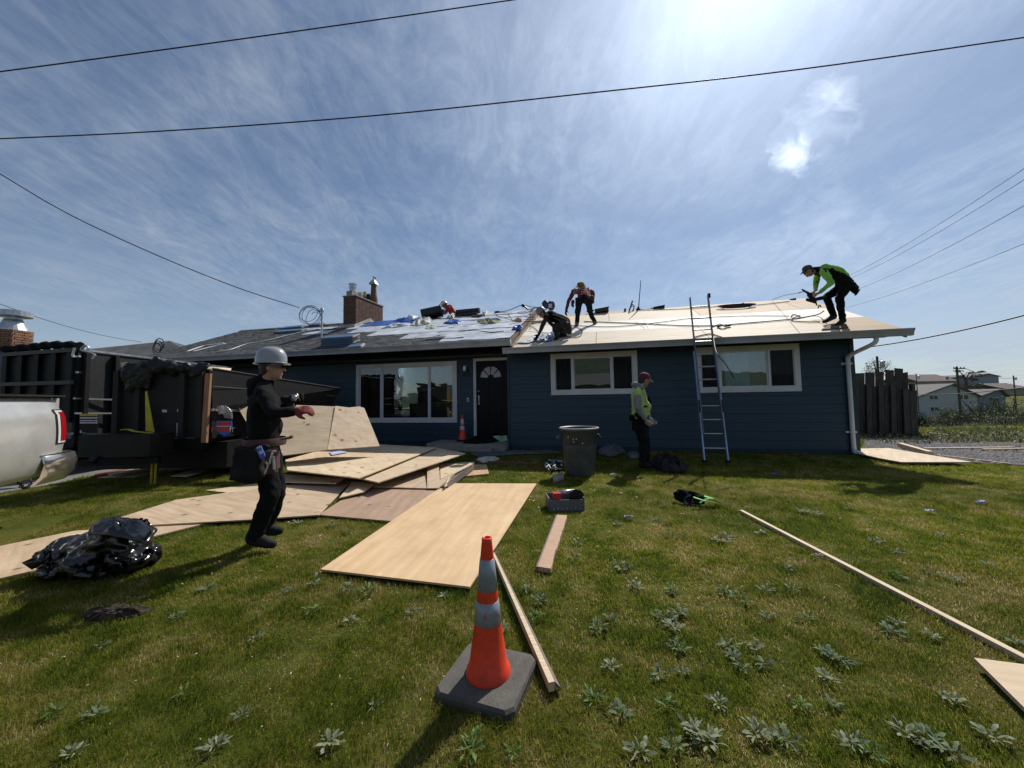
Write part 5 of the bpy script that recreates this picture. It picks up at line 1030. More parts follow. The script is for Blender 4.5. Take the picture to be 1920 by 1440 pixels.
for (p0, p1, wd, z, lab) in [((1682, 830), (1738, 846), .09, .12, 'short thick board end right of the downspout'), ((1735, 840), (1905, 838), .07, .05, 'pale long board on the stones above the others'), ((1845, 842), (1935, 840), .06, .06, 'pinkish board on the stones at the right edge'), ((1755, 852), (1895, 869), .035, .04, 'thin board lying low between stones and lawn'), ((1738, 811), (1778, 815), .05, .06, 'grey plank on the grass behind the stone bed')]:
    board(p0, p1, wd, .04 if z < .1 else .09, wood_edge, lab, z=z, group='boards on the stone bed')
# traffic cones
def cone(base_px, label, z0=0.0, sc=1.0, rz=0.3, Y=None, wide=1.0, newer=False, slim=1.0, tall=1.0):
    PR = lambda pr_: [(a*slim, c*tall) for a, c in pr_]
    b = G(*base_px, z0) if Y is None else AT(*base_px, Y); b.z = z0
    r = thing('traffic_cone', label, 'traffic cone', b, rz, 'orange traffic cones'); s = sc; V = Vector
    prof_ = lambda z: .098*s+(.026*s-.098*s)*((z/s-.045)/.66)
    M = Matrix.Rotation(rz, 3, 'Z'); h = .185*s*wide; c_ = .03*s; oc = [(h, h-c_), (h-c_, h), (-h+c_, h), (-h, h-c_), (-h, -h+c_), (-h+c_, -h), (h-c_, -h), (h, -h+c_)]
    mb = MB(); pts0 = [b+M @ V((x, y, 0)) for x, y in oc]; pts1 = [b+M @ V((x, y, .038*s)) for x, y in oc]; pts2 = [b+M @ V((x*.955, y*.955, .05*s)) for x, y in oc]; n = 8
    mb.add(pts0+pts1+pts2, [tuple(range(n)), tuple(range(3*n-1, 2*n-1, -1))]+[(j*n+i, j*n+(i+1) % n, (j+1)*n+(i+1) % n, (j+1)*n+i) for j in range(2) for i in range(n)])
    build('base', mb, cone_base_m if not newer else rubber, parent=r)
    mb = MB(); mb.lathe(PR([(.118*s, .05*s), (.116*s, .075*s), (.100*s, .10*s), (prof_(.3*s), .3*s), (prof_(.5*s), .5*s), (prof_(.69*s), .69*s), (.028*s, .705*s), (.021*s, .707*s), (.018*s, .69*s), (.018*s, .6*s)]), b, 40); build('cone_body', mb, orange, parent=r, smooth=True)
    for z1, z2 in ((.298, .405), (.457, .605)):
        mb = MB(); z1, z2 = z1*s, z2*s; mb.lathe(PR([(prof_(z1)-.001, z1), (prof_(z1)+.0022, z1+.001), (prof_(z2)+.0022, z2-.001), (prof_(z2)-.001, z2)]), b, 40); build('reflective_collar', mb, reflect_w if newer else reflect_m, parent=r, smooth=True)
    M2 = [b+M @ V((x, y, 0)) for x, y in oc]
    if Y is None: FOOT.append([(p.x, p.y) for p in M2])
    return r
cn = cone((916, 1281), 'scuffed orange cone with grey collars in the lawn foreground', rz=-.35, slim=.87, tall=.925)
cb = G(916, 1281); mb = MB(); pr = lambda z: .098+(.026-.098)*((z-.045)/.66); pts = []
for a in [2*PI*k/12 for k in range(12)]:
    z = .352+.020*math.sin(a); ph = -PI/2-.1+.075*math.cos(a)*(.7 if a < PI else 1.1); rr = (pr(z)+.0034)*.87+.0006; pts.append(cb+Vector((rr*math.cos(ph), rr*math.sin(ph), z*.925)))
build('peeled_patch', MB().prism(pts, (0, .002, 0)), orange, parent=cn)
c2_ = cone((867, 829), 'small looking orange cone with white collars by the front door step', z0=.17, Y=(W(-9.15, .15, 0)).y, rz=.2, wide=.8, newer=True)
# big grey bin
b = G(1090, 893); b.y += .12; b.z = 0
bn = thing('trash_bin', 'round grey plastic bin standing on the lawn before the house', 'bin', b, 0); mb = MB()
mb.lathe([(0, .01), (.235, .0), (.245, .02), (.262, .25), (.268, .27), (.275, .5), (.290, .52), (.300, .74), (.325, .75), (.330, .775), (.318, .79), (.300, .785), (.285, .5), (.235, .04), (0, .04)], b, 40); build('bin_body', mb, bin_m, parent=bn, smooth=True)
mb = MB(); mb.lathe([(.326, .772), (.336, .782), (.332, .797), (.312, .800), (.302, .79)], b, 40); build('rim', mb, pm('worn pale rim', (.34, .34, .34), (.2, .2, .2), rough=.45), parent=bn, smooth=True)
for sg in (-1, 1): mb = MB(); c0 = b+Vector((sg*.305, .02, .62)); mb.tube(spline([c0+Vector((0, -.08, .06)), c0+Vector((sg*.05, -.07, .0)), c0+Vector((sg*.055, .07, 0)), c0+Vector((0, .08, .06))]), .016, 8); build('handle', mb, bin_m, parent=bn, smooth=True)
q = random.Random(3); mb = MB()
for k in range(5): a = -PI/2+q.uniform(-.8, .5); z = q.uniform(.55, .68); p = b+Vector((.302*math.cos(a), .302*math.sin(a), z)); mb.ball(p, (.012, .006, .014), None, 8, 5)
build('rivet', mb, galv, parent=bn)['kind'] = 'stuff'
FOOT.append([(b.x+.23*math.cos(k), b.y+.23*math.sin(k)) for k in [i*PI/4 for i in range(8)]])
# garbage bag
mb = MB(); q = random.Random(12)
Yb = 3.0
for (px, py, rx, rz_, dy) in [(95, 1040, .13, .12, 0), (130, 1035, .18, .15, .05), (170, 1030, .20, .17, .08), (210, 1015, .20, .17, .1), (240, 1010, .17, .16, .12), (265, 1030, .11, .12, .1), (215, 985, .14, .06, .16), (180, 1050, .2, .10, -.02), (240, 1045, .13, .09, 0), (110, 1060, .15, .06, -.05)]:
    c0 = AT(px, py, Yb+dy); c0.z = max(c0.z-.02, rz_*.6); mb.ball(c0, (rx*.88, rx*.97, rz_*.84), Matrix.Rotation(q.uniform(-.4, .4), 3, 'Y'), 12, 8)
bag = build('garbage_bag', mb, bag_m, remesh=.017); me = bag.data
for v in me.vertices:
    p = v.co*3.0; p.z *= 1.7; p.x += p.y*.6; d = abs(noise.noise(p))*1.0+.42*abs(noise.noise(p*2.3+Vector((3, 1, 7))))+.10*abs(noise.noise(p*6)); v.co += v.normal*(.035-d*.12)
    if v.co.z < 0: v.co.z = 0
for p in me.polygons: p.use_smooth = True
tag(bag, 'shiny black garbage bag slumped on the plywood at the left', 'garbage bag')
fl = crumple('bag_flap', [AT(172, 985, 2.95), AT(205, 974, 3.1), AT(238, 975, 3.15), AT(272, 985, 3.1), AT(288, 993, 3.05), AT(270, 1018, 2.9), AT(240, 1012, 2.86), AT(205, 1003, 2.85), AT(165, 1000, 2.85)], .03, bag_m, None, None, jit=.012, rings=5, dome=.05, seed=4, parent=bag, sub=3, smooth=True)
# saw case
b = G(1062, 958); b.z = 0.0
sc_ = thing('saw_case', 'open grey tool box with a red handled saw inside on the lawn', 'tool box', b, .06); RM = Matrix.Rotation(.06, 3, 'Z'); V = Vector
def sbox(c, s, rot=None): return MB().box(b+RM @ V(c), s, RM @ rot if rot else RM)
mb = sbox((0, .10, .012), (.40, .26, .02)); mb.box(b+RM @ V((0, -.03, .07)), (.40, .012, .13), RM); mb.box(b+RM @ V((0, .23, .08)), (.40, .012, .15), RM); mb.box(b+RM @ V((-.2, .10, .08)), (.012, .26, .15), RM); mb.box(b+RM @ V((.2, .10, .08)), (.012, .26, .15), RM)
build('case_body', mb, pm('grey tool plastic', (.12, .125, .135), (.08, .083, .09), rough=.5), parent=sc_)
mb = MB(); mb.cap(b+V((-.08, .08, .19)), .022, b+V((.10, .09, .205)), .02); mb.cap(b+V((.10, .09, .205)), .02, b+V((.14, .09, .16)), .018); build('saw_grip', mb, galv, parent=sc_, smooth=True)
build('saw_motor', sbox((-.10, .05, .165), (.09, .1, .07)), decal_r, parent=sc_)
mb = MB(); mb.lathe([(0, -.01), (.085, -.01), (.085, .01), (0, .01)], b+V((.13, .04, .15)), 20, Matrix.Rotation(PI/2, 3, 'X')); build('saw_guard', mb, darkmetal, parent=sc_)
mb = MB(); 
for k in range(7): mb.box(b+RM @ V((-.15+.05*k, -.037, .03+.01*(k % 2))), (.012, .004, .02), RM)
build('latch', mb, galv, parent=sc_)['kind'] = 'stuff'
FOOT.append([(p.x, p.y) for p in (b+V((-.2, -.03, 0)), b+V((.2, -.03, 0)), b+V((.2, .24, 0)), b+V((-.2, .24, 0)))])
# harness and vest on the grass
g1 = [G(1264, 926, .1), G(1290, 924, .11), G(1318, 930, .1), G(1345, 936, .06), G(1352, 945, .02), G(1320, 947, .02), G(1290, 946, .02), G(1266, 935, .02)]
crumple('vest_bundle', g1[:3]+[G(1322, 945, .03), G(1285, 946, .02), G(1266, 937, .03)], .06, black_cloth, 'black bundle with green straps lying on the middle lawn', 'clothing', jit=.03, dome=.02, seed=3, foot=True)
for i, (pts, m) in enumerate([([G(1300, 932, .12), G(1318, 938, .09), G(1335, 941, .07), G(1350, 947, .03)], green_fl), ([G(1320, 930, .1), G(1336, 935, .09), G(1352, 944, .03)], green_fl), ([G(1312, 943, .05), G(1328, 935, .1), G(1342, 939, .06)], pm('teal strap', (.05, .22, .14), rough=.7))]):
    mb = MB(); pp = spline(pts, 6)
    for a, b2 in zip(pp[:-1], pp[1:]): mb.bar(a, b2, .045, .006)
    tag(build('webbing_strap', mb, m), ['longest green strap on the black bundle on the lawn', 'upper green strap of the bundle on the lawn', 'teal strap across the bundle on the lawn'][i], 'strap')
# other small litter
crumple('wire_scrap_heap', [G(1020, 866, .02), G(1035, 862, .05), G(1052, 868, .05), G(1056, 880, .02), G(1040, 884, .02), G(1022, 878, .02)], .12, darkmetal, 'dark scrap heap left of the grey bin', 'debris', jit=.05, seed=5)
mb = MB(); q = random.Random(8)
for k in range(9): p = [G(1020+q.uniform(0, 35), 862+q.uniform(0, 20), q.uniform(.03, .14)) for _ in range(3)]; mb.tube(spline(p, 4), .012, 5)
tag(build('packaging_strap', mb, pm('pale plastic strip', (.45, .46, .47), rough=.5)), 'tangled pale plastic strips left of the grey bin', 'debris')
P = [G(1036, 891, .05), G(1056, 886, .05), G(1057, 894, .05), G(1038, 900, .05)]; tag(build('paver_block', MB().prism(P, (0, 0, -.05)), concrete), 'small pale block lying left of the bin foot', 'block')
crumple('fabric_bundle', [G(925, 818, .25), G(945, 817, .28), (W(-8.0, -.1, .18)), W(-8.35, -.35, .17), W(-8.75, -.3, .18)], .08, black_cloth, 'black fabric bundle on the front door step', 'clothing', jit=.03, dome=.1, seed=8)
crumple('green_cloth', [AT(924, 818, 9.3), AT(950, 817, 9.3), AT(952, 825, 9.25), AT(940, 829, 9.2)], .03, pm('pale green cloth', (.22, .42, .24), rough=.8), 'pale green cloth on the black bundle at the door step', 'clothing', jit=.02, seed=9)
heap = [('torn_felt', [(1122, 846), (1140, 836), (1166, 840), (1172, 848), (1150, 856), (1125, 852)], 'grey torn roofing felt right of the bin', pm('grey roofing felt', (.13, .13, .14), (.07, .07, .075), rough=.6, bump=.5), .12),
 ('torn_felt', [(1176, 852), (1195, 850), (1203, 858), (1180, 860)], 'grey felt scrap just left of the man in the vest', pm('grey roofing felt', (.1, .1, .1)), .06),
 ('dark_debris_heap', [(1225, 862), (1250, 858), (1290, 874), (1282, 886), (1240, 884), (1222, 874)], 'dark heap of torn roofing right of the man in the vest', rubber, .14),
 ('torn_felt', [(880, 850), (960, 846), (1045, 846), (1050, 850), (960, 852), (900, 858)], 'long flat strip of grey felt along the house foot', pm('grey roofing felt', (.1, .1, .1)), .04),
 ('paper_litter', [(892, 862), (930, 856), (936, 862), (905, 868)], 'white torn paper before the door step', paper_m, .04)]
for i, (nm, px, lab, m, h) in enumerate(heap): crumple(nm, [G(x, y, .03) for x, y in px], h, m, lab, 'debris', jit=.04, seed=20+i, dome=h*.5)
board((890, 864), (1010, 869), .06, .03, pm('red brown lath', (.20, .08, .06), rough=.8), 'thin red brown lath on the grass before the door', z=.04)
for i, (x, y, lab) in enumerate([(1180, 970, 'faded purple wrapper on the lawn below the bin'), (1455, 889, 'small blue cup lid at the edge of the house shadow'), (1843, 942, 'tiny pale blue litter on the far right lawn'), (1747, 958, 'small white scrap on the far right lawn'), (1150, 890, 'pale plastic scrap right of the bin foot')]):
    p = G(x, y, .04); P = [p+Vector((-.05, 0, 0)), p+Vector((.05, .0, 0)), p+Vector((.04, .05, 0)), p+Vector((-.04, .05, 0))]; crumple('litter', P, .02, [pm('purple wrapper', (.3, .26, .4)), decal_b, pm('pale blue scrap', (.4, .45, .6)), sticker_w, sticker_w][i], lab, 'litter', jit=.012, seed=60+i)
# bare earth patch
p = G(215, 1153); pts = [p+Vector((.19*math.cos(a)*(1+.2*math.sin(3*a)), .09*math.sin(a)*(1+.2*math.cos(2*a)), .01)) for a in [2*PI*k/14 for k in range(14)]]
crumple('bare_earth_patch', pts, .025, pm('dark bare earth', (.045, .03, .02), (.025, .018, .013), scale=20, rough=1, bump=1, bscale=40), 'small dark patch of bare dug earth on the left lawn', 'earth patch', jit=.015, dome=.01, seed=31, foot=True)

# ------------------------------------------------------------ extension ladder
B0, B1 = G(1321, 868), G(1361, 867); gv = OV-.145
Q0 = W(*[onwall(1298.5, 636, gv)[0], gv, onwall(1298.5, 636, gv)[1]]); Q1 = W(*[onwall(1334, 634, gv)[0], gv, onwall(1334, 634, gv)[1]])
B1 = B0+(Q1-Q0).normalized()*(B1-B0).length; B1.z = 0
wdv = (B1-B0); ldir = (Q0-B0).normalized(); LT = (Q0-B0).length
ld = thing('extension_ladder', 'aluminium ladder with blue rails leaning on the right gutter', 'ladder', B0, 0)
def ltop(py):
    lo, hi = LT, LT+2.5
    for _ in range(30):
        m = (lo+hi)/2; P = B0+ldir*m-CAM; y = 720+SHY-FPX*P.dot(CU)/P.dot(CF)
        if y > py: lo = m
        else: hi = m
    return lo
tl_ = ltop(560); wn = wdv.normalized(); nn = wn.cross(ldir)
WR = wdv.length*.98
for k in (0, 1):
    a = B0+wn*(WR*k); fac = 1
    for (s0, s1, off, ww) in [(0, 2.35, 0.0, 1.0), (.55, tl_+.04*k, .03, .86)]:
        ins_ = (.022 if off else 0)*(1 if k == 0 else -1); mb = MB(); c0 = a+wn*ins_+nn*off; mb.bar(c0+ldir*s0, c0+ldir*s1, .025*ww, .075, nn if False else nn); o = build('rail', mb, alum_blue if not off else pm('weathered rail', (.16, .15, .18), (.1, .09, .1), rough=.5, metal=.3), parent=ld)
    mb = MB(); mb.box(a+ldir*.03, (.05, .1, .06)); build('foot', mb, rubber, parent=ld)
n = int(tl_/.285)
for i in range(1, n+1):
    s = i*.285; off = .0 if s < 2.3 else .03; mb = MB(); mb.tube([B0+ldir*s+nn*off, B0+wn*WR+ldir*s+nn*off], .016, 8); build('rung', mb, alum, parent=ld)
mb = MB(); mb.box(B0+wn*WR+ldir*(tl_+.02)+nn*.03, (.04, .06, .1)); build('rail_cap', mb, rubber, parent=ld)
mb = MB()
for k in (0, 1): mb.bar(B0+wn*WR*k+ldir*1.0+nn*.05, B0+wn*WR*k+ldir*1.25+nn*.05, .03, .03)
build('rung_lock', mb, darkmetal, parent=ld)['kind'] = 'stuff'
wire('ladder_rope', [B0+wn*WR+ldir*(LT+.05), AT(1343, 660, 6.9), AT(1360, 682, 6.75), AT(1376, 708, 6.7)], .009, 'black rope end hanging from the ladder across the window', 'rope')

# ------------------------------------------------------------ things on the roof
def RP(px, py, ze=ZR, h=0.0):
    P = onroof(px, py, ze); return P+RN*h
def bundle(px, py, L, n, ang, label, ze=ZL, group='shingle bundles on the roof'):
    P = RP(px, py, ze, .0); r = thing('shingle_bundle', label, 'shingles', P, YAW+ang, group); X = (Matrix.Rotation(ang, 3, RN) @ HD); Yv = RN.cross(X); M = Matrix((X, Yv, RN)).transposed(); q = random.Random(int(px))
    for k in range(n):
        o = X*q.uniform(-.04, .04)+Yv*q.uniform(-.03, .03); mb = MB(); mb.box(P+o+RN*(.045+k*.085), (L, .34, .075), M); build('bundle', mb, bluewrap, parent=r)
        mb = MB()
        for j in range(4): mb.box(P+o+X*(L/2+.012+.01*j % .03)+RN*(.02+k*.085+.018*j), (.05, .32, .011), M)
        e = build('shingle_end', mb, paper_m, parent=r); e['kind'] = 'stuff'
    return r
bundle(640, 645, 1.05, 3, 0, 'blue wrapped shingle bundle stack right of the service mast')
bundle(668, 652, .35, 1, .3, 'small torn end of shingles right of the blue stack')
bundle(545, 623, 1.25, 1, 0, 'long grey shingle bundle near the left ridge')
bundle(548, 616, .9, 1, .1, 'dark blue bundle topmost at the left ridge')
bundle(593, 611, .5, 1, .0, 'flat grey bundle just right of the left ridge stack')
for i, (pts, lab) in enumerate([([(362, 661), (385, 655), (405, 650), (424, 646)], 'white strip of torn paper near the left roof end'), ([(350, 661), (380, 651), (398, 648), (420, 645)], 'second white strip at the left roof end'), ([(408, 661), (430, 658), (462, 647), (500, 640), (540, 630), (575, 622), (600, 618)], 'long white cord running up the left shingles')]):
    wire('safety_line', [RP(x, y, ZL, .03) for x, y in pts], .022 if i < 2 else .016, lab, 'rope', pm('white cord', (.7, .7, .7), rough=.7))
# dark bin lying on the ridge, rolls, scraps
a, b2 = AT(790, 590, 13.9), AT(826, 583, 14.0); mb = MB(); X = (b2-a); pr_ = [(0, 0), (.24, 0), (.25, .02), (.27, X.length), (.31, X.length), (.31, X.length+.05), (.28, X.length+.06), (.25, X.length-.02), (0, .08)]
M = X.to_track_quat('Z', 'Y').to_matrix(); sz = .215/.27
mb.lathe([(r*sz*.98, z) for r, z in pr_], a+Vector((0, 0, -.0)), 24, M); lb = thing('trash_bin', 'dark blue bin lying on its side at the roof ridge', 'bin', a, 0); build('bin_body', mb, bin_dark, parent=lb, smooth=True)
mb = MB(); mb.box(b2+Vector((.05, -.0, -.04)), (.22, .38, .12)); build('lid', mb, bin_dark, parent=lb)
for i, (p0, p1, r, lab, m) in enumerate([((856, 586), (899, 582), .10, 'dark roll of felt lying on the ridge right of the worker in red', bin_dark), ((855, 593), (895, 588), .06, 'thinner dark roll just below the ridge roll', darkmetal), ((886, 594), (903, 592), .06, 'short brown roll end under the ridge rolls', rake_m)]):
    mb = MB(); mb.tube([AT(*p0, 13.8-.35*i), AT(*p1, 13.6-.35*i)], r, 14); tag(build('felt_roll', mb, m, smooth=False), lab, 'roll', 'rolls of roofing felt')
scr = [([(770, 612), (778, 603), (795, 598), (810, 600), (806, 608), (785, 613)], paper_m, 'crumpled pale underlayment lump below the dark bin', .10), ([(750, 600), (765, 594), (785, 595), (775, 600)], felt_m, 'lifted grey felt corner left of the dark bin', .07), ([(832, 608), (845, 600), (868, 602), (860, 609)], blue_m, 'blue edged folded scrap in the middle of the stripped roof', .04), ([(838, 598), (850, 590), (856, 592), (850, 599)], pm('pale green felt', (.38, .42, .30), rough=.7), 'small greenish scrap below the worker in red', .08),
 ([(798, 618), (800, 612), (818, 611), (817, 619)], pm('pale green felt', (.38, .42, .30)), 'square greenish patch just above the shingles', .02), ([(960, 620), (966, 614), (976, 612), (982, 616), (978, 620)], blue_m, 'bright blue scrap near the roof step', .06), ([(715, 618), (740, 608), (770, 607), (765, 612), (735, 616)], felt_m, 'pale felt flap right of the chimney foot', .05), ([(895, 604), (915, 600), (940, 602), (930, 608), (905, 609)], rope_y, 'yellowish rope heap on the stripped roof', .06), ([(962, 604), (972, 599), (980, 600), (978, 605)], osb_m, 'brown tool pouch lying among the ropes', .07),
 ([(738, 604), (745, 600), (772, 599), (790, 602), (770, 606)], blue_m, 'blue tarp fold right of the chimney', .05), ([(900, 592), (912, 584), (917, 586), (910, 594)], paper_m, 'torn pale packaging at the end of the felt rolls', .07), ([(965, 645), (1000, 632), (1012, 638), (990, 645)], felt_m, 'pale felt sheet by the hand of the crouching worker', .01), ([(1003, 640), (1017, 628), (1028, 634), (1012, 644)], pm('grey blue sheet', (.25, .28, .36)), 'folded grey blue sheet under the crouching workers hand', .03), ([(1020, 643), (1030, 626), (1036, 624), (1034, 640)], blue_m, 'dark blue strip between the sheet and the crouching worker', .05)]
for i, (px, m, lab, h) in enumerate(scr): crumple('roofing_scrap', [RP(x, y, ZL if i < 11 else ZR, .03) for x, y in px], h, m, lab, 'scrap', up=RN, jit=.02, seed=80+i, dome=h*.4)
# ropes and hoses
def rope(pts, r, lab, m=rope_m, ze=ZR, h=.02, cat='rope', nm='safety_rope'): return wire(nm, [(AT(*p) if len(p) == 3 else RP(*p, ze, h)) for p in pts], r, lab, cat, m)
rope([(1095, 604), (1150, 606), (1205, 608), (1260, 611), (1330, 612), (1400, 607), (1480, 600), (1530, 592), (1545, 583, 8.6)], .013, 'long grey hose crossing the roof to the worker in green', m=wire_m, cat='hose', nm='air_hose')
rope([(1060, 610), (1130, 614), (1190, 611), (1250, 604), (1300, 598), (1390, 594), (1480, 594)], .009, 'thin rope crossing the middle of the plywood roof')
rope([(1200, 582), (1240, 582), (1290, 580), (1330, 577), (1360, 574), (1400, 574), (1440, 571), (1480, 566)], .010, 'dark cord lying along the right ridge', m=wire_m)
rope([(1483, 595), (1487, 591), (1495, 593), (1500, 594), (1486, 598), (1486, 603), (1510, 605), (1537, 605)], .011, 'looped rope left of the green workers shoes')
rope([(1300, 634), (1320, 629), (1335, 628), (1360, 636)], .014, 'black strap tied between the ladder and the gutter', m=wire_m)
rope([(1072, 612), (1085, 616), (1092, 622), (1088, 631), (1078, 634), (1060, 632)], .010, 'rope loop right of the crouching worker')
rope([(970, 596), (990, 608), (1005, 618), (1012, 624), (1030, 626)], .010, 'rope passing over the roof step to the crouching worker', m=rope_y)
rope([(928, 585, 13.3), (950, 583, 13.2), (978, 572, 13.1), (984, 574, 13.1), (990, 580, 13.0), (1006, 577, 12.8)], .012, 'black line rising from the ridge to the pulley', m=wire_m)
rope([(980, 571, 13.1), (1000, 576, 12.9), (1020, 582, 12.4)], .010, 'dark line from the pulley to the blue bag', m=wire_m)
rope([(922, 588), (935, 594), (955, 600), (963, 604)], .012, 'pale hose curling into the rope heap', m=rope_y, ze=ZL, cat='hose', nm='air_hose')
rope([(938, 586), (950, 588), (957, 596), (965, 603), (990, 600), (1004, 601), (1000, 596), (985, 597)], .010, 'grey rope coil in the middle of the stripped roof', ze=ZL)
rope([(878, 620), (905, 618), (940, 614), (965, 608), (990, 604), (1020, 606)], .010, 'dark line sagging across the underlayment', ze=ZL, m=wire_m)
rope([(860, 622), (890, 621), (920, 624), (945, 622)], .009, 'short dark line low on the underlayment', ze=ZL, m=wire_m)
rope([(600, 622), (640, 614), (690, 607), (740, 603)], .010, 'thin line lying beside the chimney foot', ze=ZL, m=wire_m)
rope([(1190, 604), (1200, 609), (1209, 617)], .004, 'thin chalk line hanging on the plywood below the antenna', m=wire_m)
mb = MB(); p = AT(981, 573, 13.1); mb.ball(p, (.07, .05, .06)); mb.tube([p, AT(990, 580, 13.0)], .03, 8); mb.ball(AT(933, 585, 13.3), (.12, .05, .04)); tag(build('pulley', mb, darkmetal), 'dark pulley hanging in the lines above the roof step', 'pulley')
mb = MB(); c0 = AT(1028, 573, 12.5); mb.ball(c0+V((-.10, 0, .03)), (.11, .11, .17)); mb.ball(c0+V((.10, 0, 0)), (.13, .12, .17)); bb = tag(build('tool_bag', mb, pm('dark blue bag', (.025, .05, .16), (.02, .02, .03), scale=8, rough=.6), remesh=.02, nz=.02, nscale=14), 'dark blue and white tool bag behind the crouching worker', 'bag')
mb = MB(); mb.box(c0+V((.06, -.09, -.03)), (.12, .05, .12)); build('white_patch', mb, white_hat, parent=bb)
mb = MB(); pp = [AT(996, 583, 12.5), AT(1003, 576, 12.5), AT(1012, 577, 12.5), AT(1016, 582, 12.5)]; mb.tube(pp, .03, 8); mb.tube([AT(994, 586, 12.5), AT(999, 579, 12.5)], .035, 8); tag(build('nail_gun', mb, galv), 'silver nail gun beside the blue bag', 'nail gun')
# antenna and gear at the right ridge
an = thing('roof_antenna', 'thin upright antenna rod on the right ridge', 'antenna', RP(1197, 581), 0); q0 = RP(1197, 581); Ya = q0.y
mb = MB(); mb.tube([q0, AT(1201.5, 526, Ya)], [.016, .010], 7); build('rod', mb, darkmetal, parent=an); mb = MB(); mb.lathe([(0, 0), (.09, 0), (.05, .05), (.02, .1), (0, .1)], q0, 10); build('foot', mb, darkmetal, parent=an)
mb = MB(); mb.tube([AT(1199, 580, Ya), RP(1184, 595)], .01, 5); build('stay', mb, rope_m, parent=an)
mb = MB(); mb.tube([AT(1178, 588, Ya), AT(1186, 564, Ya)], .022, 7); mb.tube([AT(1183, 575, Ya), AT(1189, 573, Ya), AT(1188, 581, Ya), AT(1183, 584, Ya)], .02, 6); mb.tube([AT(1183, 571, Ya), AT(1188, 571, Ya)], .02, 6); tag(build('roof_anchor', mb, darkmetal), 'small dark roof anchor left of the antenna', 'anchor')
mb = MB(); p = AT(1172, 581, Ya); mb.lathe([(0, 0), (.035, 0), (.035, .12), (0, .13)], p+V((0, 0, -.08)), 8); tag(build('vent_pipe', mb, darkmetal), 'tiny dark pipe stub left of the roof anchor', 'pipe')
def gear(px, py, w_, h_, Y, lab, nm='tool_case', m=darkmetal):
    p = AT(px, py, Y); r = thing(nm, lab, 'tool', p, YAW); mb = MB(); mb.box(p, (w_, .25, h_), HM @ Matrix.Rotation(-.12, 3, 'Y')); build('case', mb, m, parent=r); mb = MB(); mb.tube([p+HD*(-w_*.55)+V((0, 0, h_*.2)), p+HD*(-w_*.9)+V((0, 0, -.02)), p+HD*(-w_*1.1)+V((0, 0, .0))], .025, 6); mb.tube([p+HD*w_*.35+V((0, -.05, h_*.4)), p+HD*w_*.52+V((0, -.05, h_*.75))], .02, 6); build('nozzle', mb, m, parent=r)
gear(1128, 582, .44, .12, 12.3, 'dark case at the ridge right of the bending worker', m=pm('dark brown case', (.05, .025, .02), rough=.6)); gear(1235, 578, .32, .10, 12.0, 'dark nail gun case at the ridge right of the antenna'); gear(1385, 574, .23, .10, 11.4, 'dark clamp in the rope near the right ridge', 'rope_clamp'); gear(1484, 564, .14, .08, 11.1, 'dark clamp at the far right ridge', 'rope_clamp')
mb = MB(); c0 = RP(1380, 577, ZR, .03)
for k in range(4): mb.tube([c0+HD*(.36+.05*k)*math.cos(t)+HN*.16*math.sin(t)+V((0, 0, .015*k+KS*.16*math.sin(t))) for t in [2*PI*i/18 for i in range(19)]], .012, 5)
tag(build('rope_coil', mb, wire_m), 'flat coil of dark rope near the right ridge', 'rope')
rope([(1335, 614), (1350, 609), (1362, 615), (1352, 618), (1344, 611)], .012, 'tangled lifeline knot right of the ladder top', m=wire_m)
mb = MB(); c0 = RP(1348, 614, ZR, .04); mb.ball(c0, (.05, .04, .03)); mb.ball(c0+HD*.2, (.07, .04, .03)); tag(build('rope_grab', mb, darkmetal), 'dark rope grab on the lifeline right of the ladder top', 'clamp')

# ------------------------------------------------------------ people
def V3(*a): return Vector(a)
def frame(fwd, up):
    f = Vector(fwd).normalized(); u = Vector(up); u = (u-f*u.dot(f)).normalized(); r = f.cross(u); return Matrix((r, f, u)).transposed()   # local x right, y forward, z up
def hand(mb, wrist, dirn, palmn, curl=.9, s=1.0, side=1):
    d = Vector(dirn).normalized(); n = Vector(palmn); n = (n-d*n.dot(d)).normalized(); a = d.cross(n)*side
    mb.cap(wrist, .026*s, wrist+d*.04*s, .028*s)
    for k, off in enumerate((-.03, -.01, .01, .028)): mb.cap(wrist+d*.035*s+a*off*.6*s, .015*s, wrist+d*.085*s+a*off*s, .0125*s)
    for k, (off, L) in enumerate(zip((-.031, -.011, .010, .030), (.066, .078, .074, .058))):
        p = wrist+d*.088*s+a*off*s; dd = d.copy(); seg = L*s/3; r = .0098*s
        for j in range(3):
            dd = (dd*math.cos(curl*.55)+n*math.sin(curl*.55)).normalized() if j else (dd*math.cos(curl*.35)+n*math.sin(curl*.35)).normalized(); nn2 = n; q = p+dd*seg*1.1; mb.cap(p, r, q, r*.92); p = q; n = (n-dd*n.dot(dd)).normalized() if abs(n.dot(dd)) < .98 else n
        n = Vector(palmn); n = (n-d*n.dot(d)).normalized()
    p = wrist+d*.03*s-a*.026*s; t1 = (d*.6-a*.75+n*.3).normalized(); q = p+t1*.04*s; mb.cap(p, .015*s, q, .0125*s); t2 = (d*.75+n*.65-a*.1).normalized(); mb.cap(q, .0125*s, q+t2*.035*s, .0105*s)
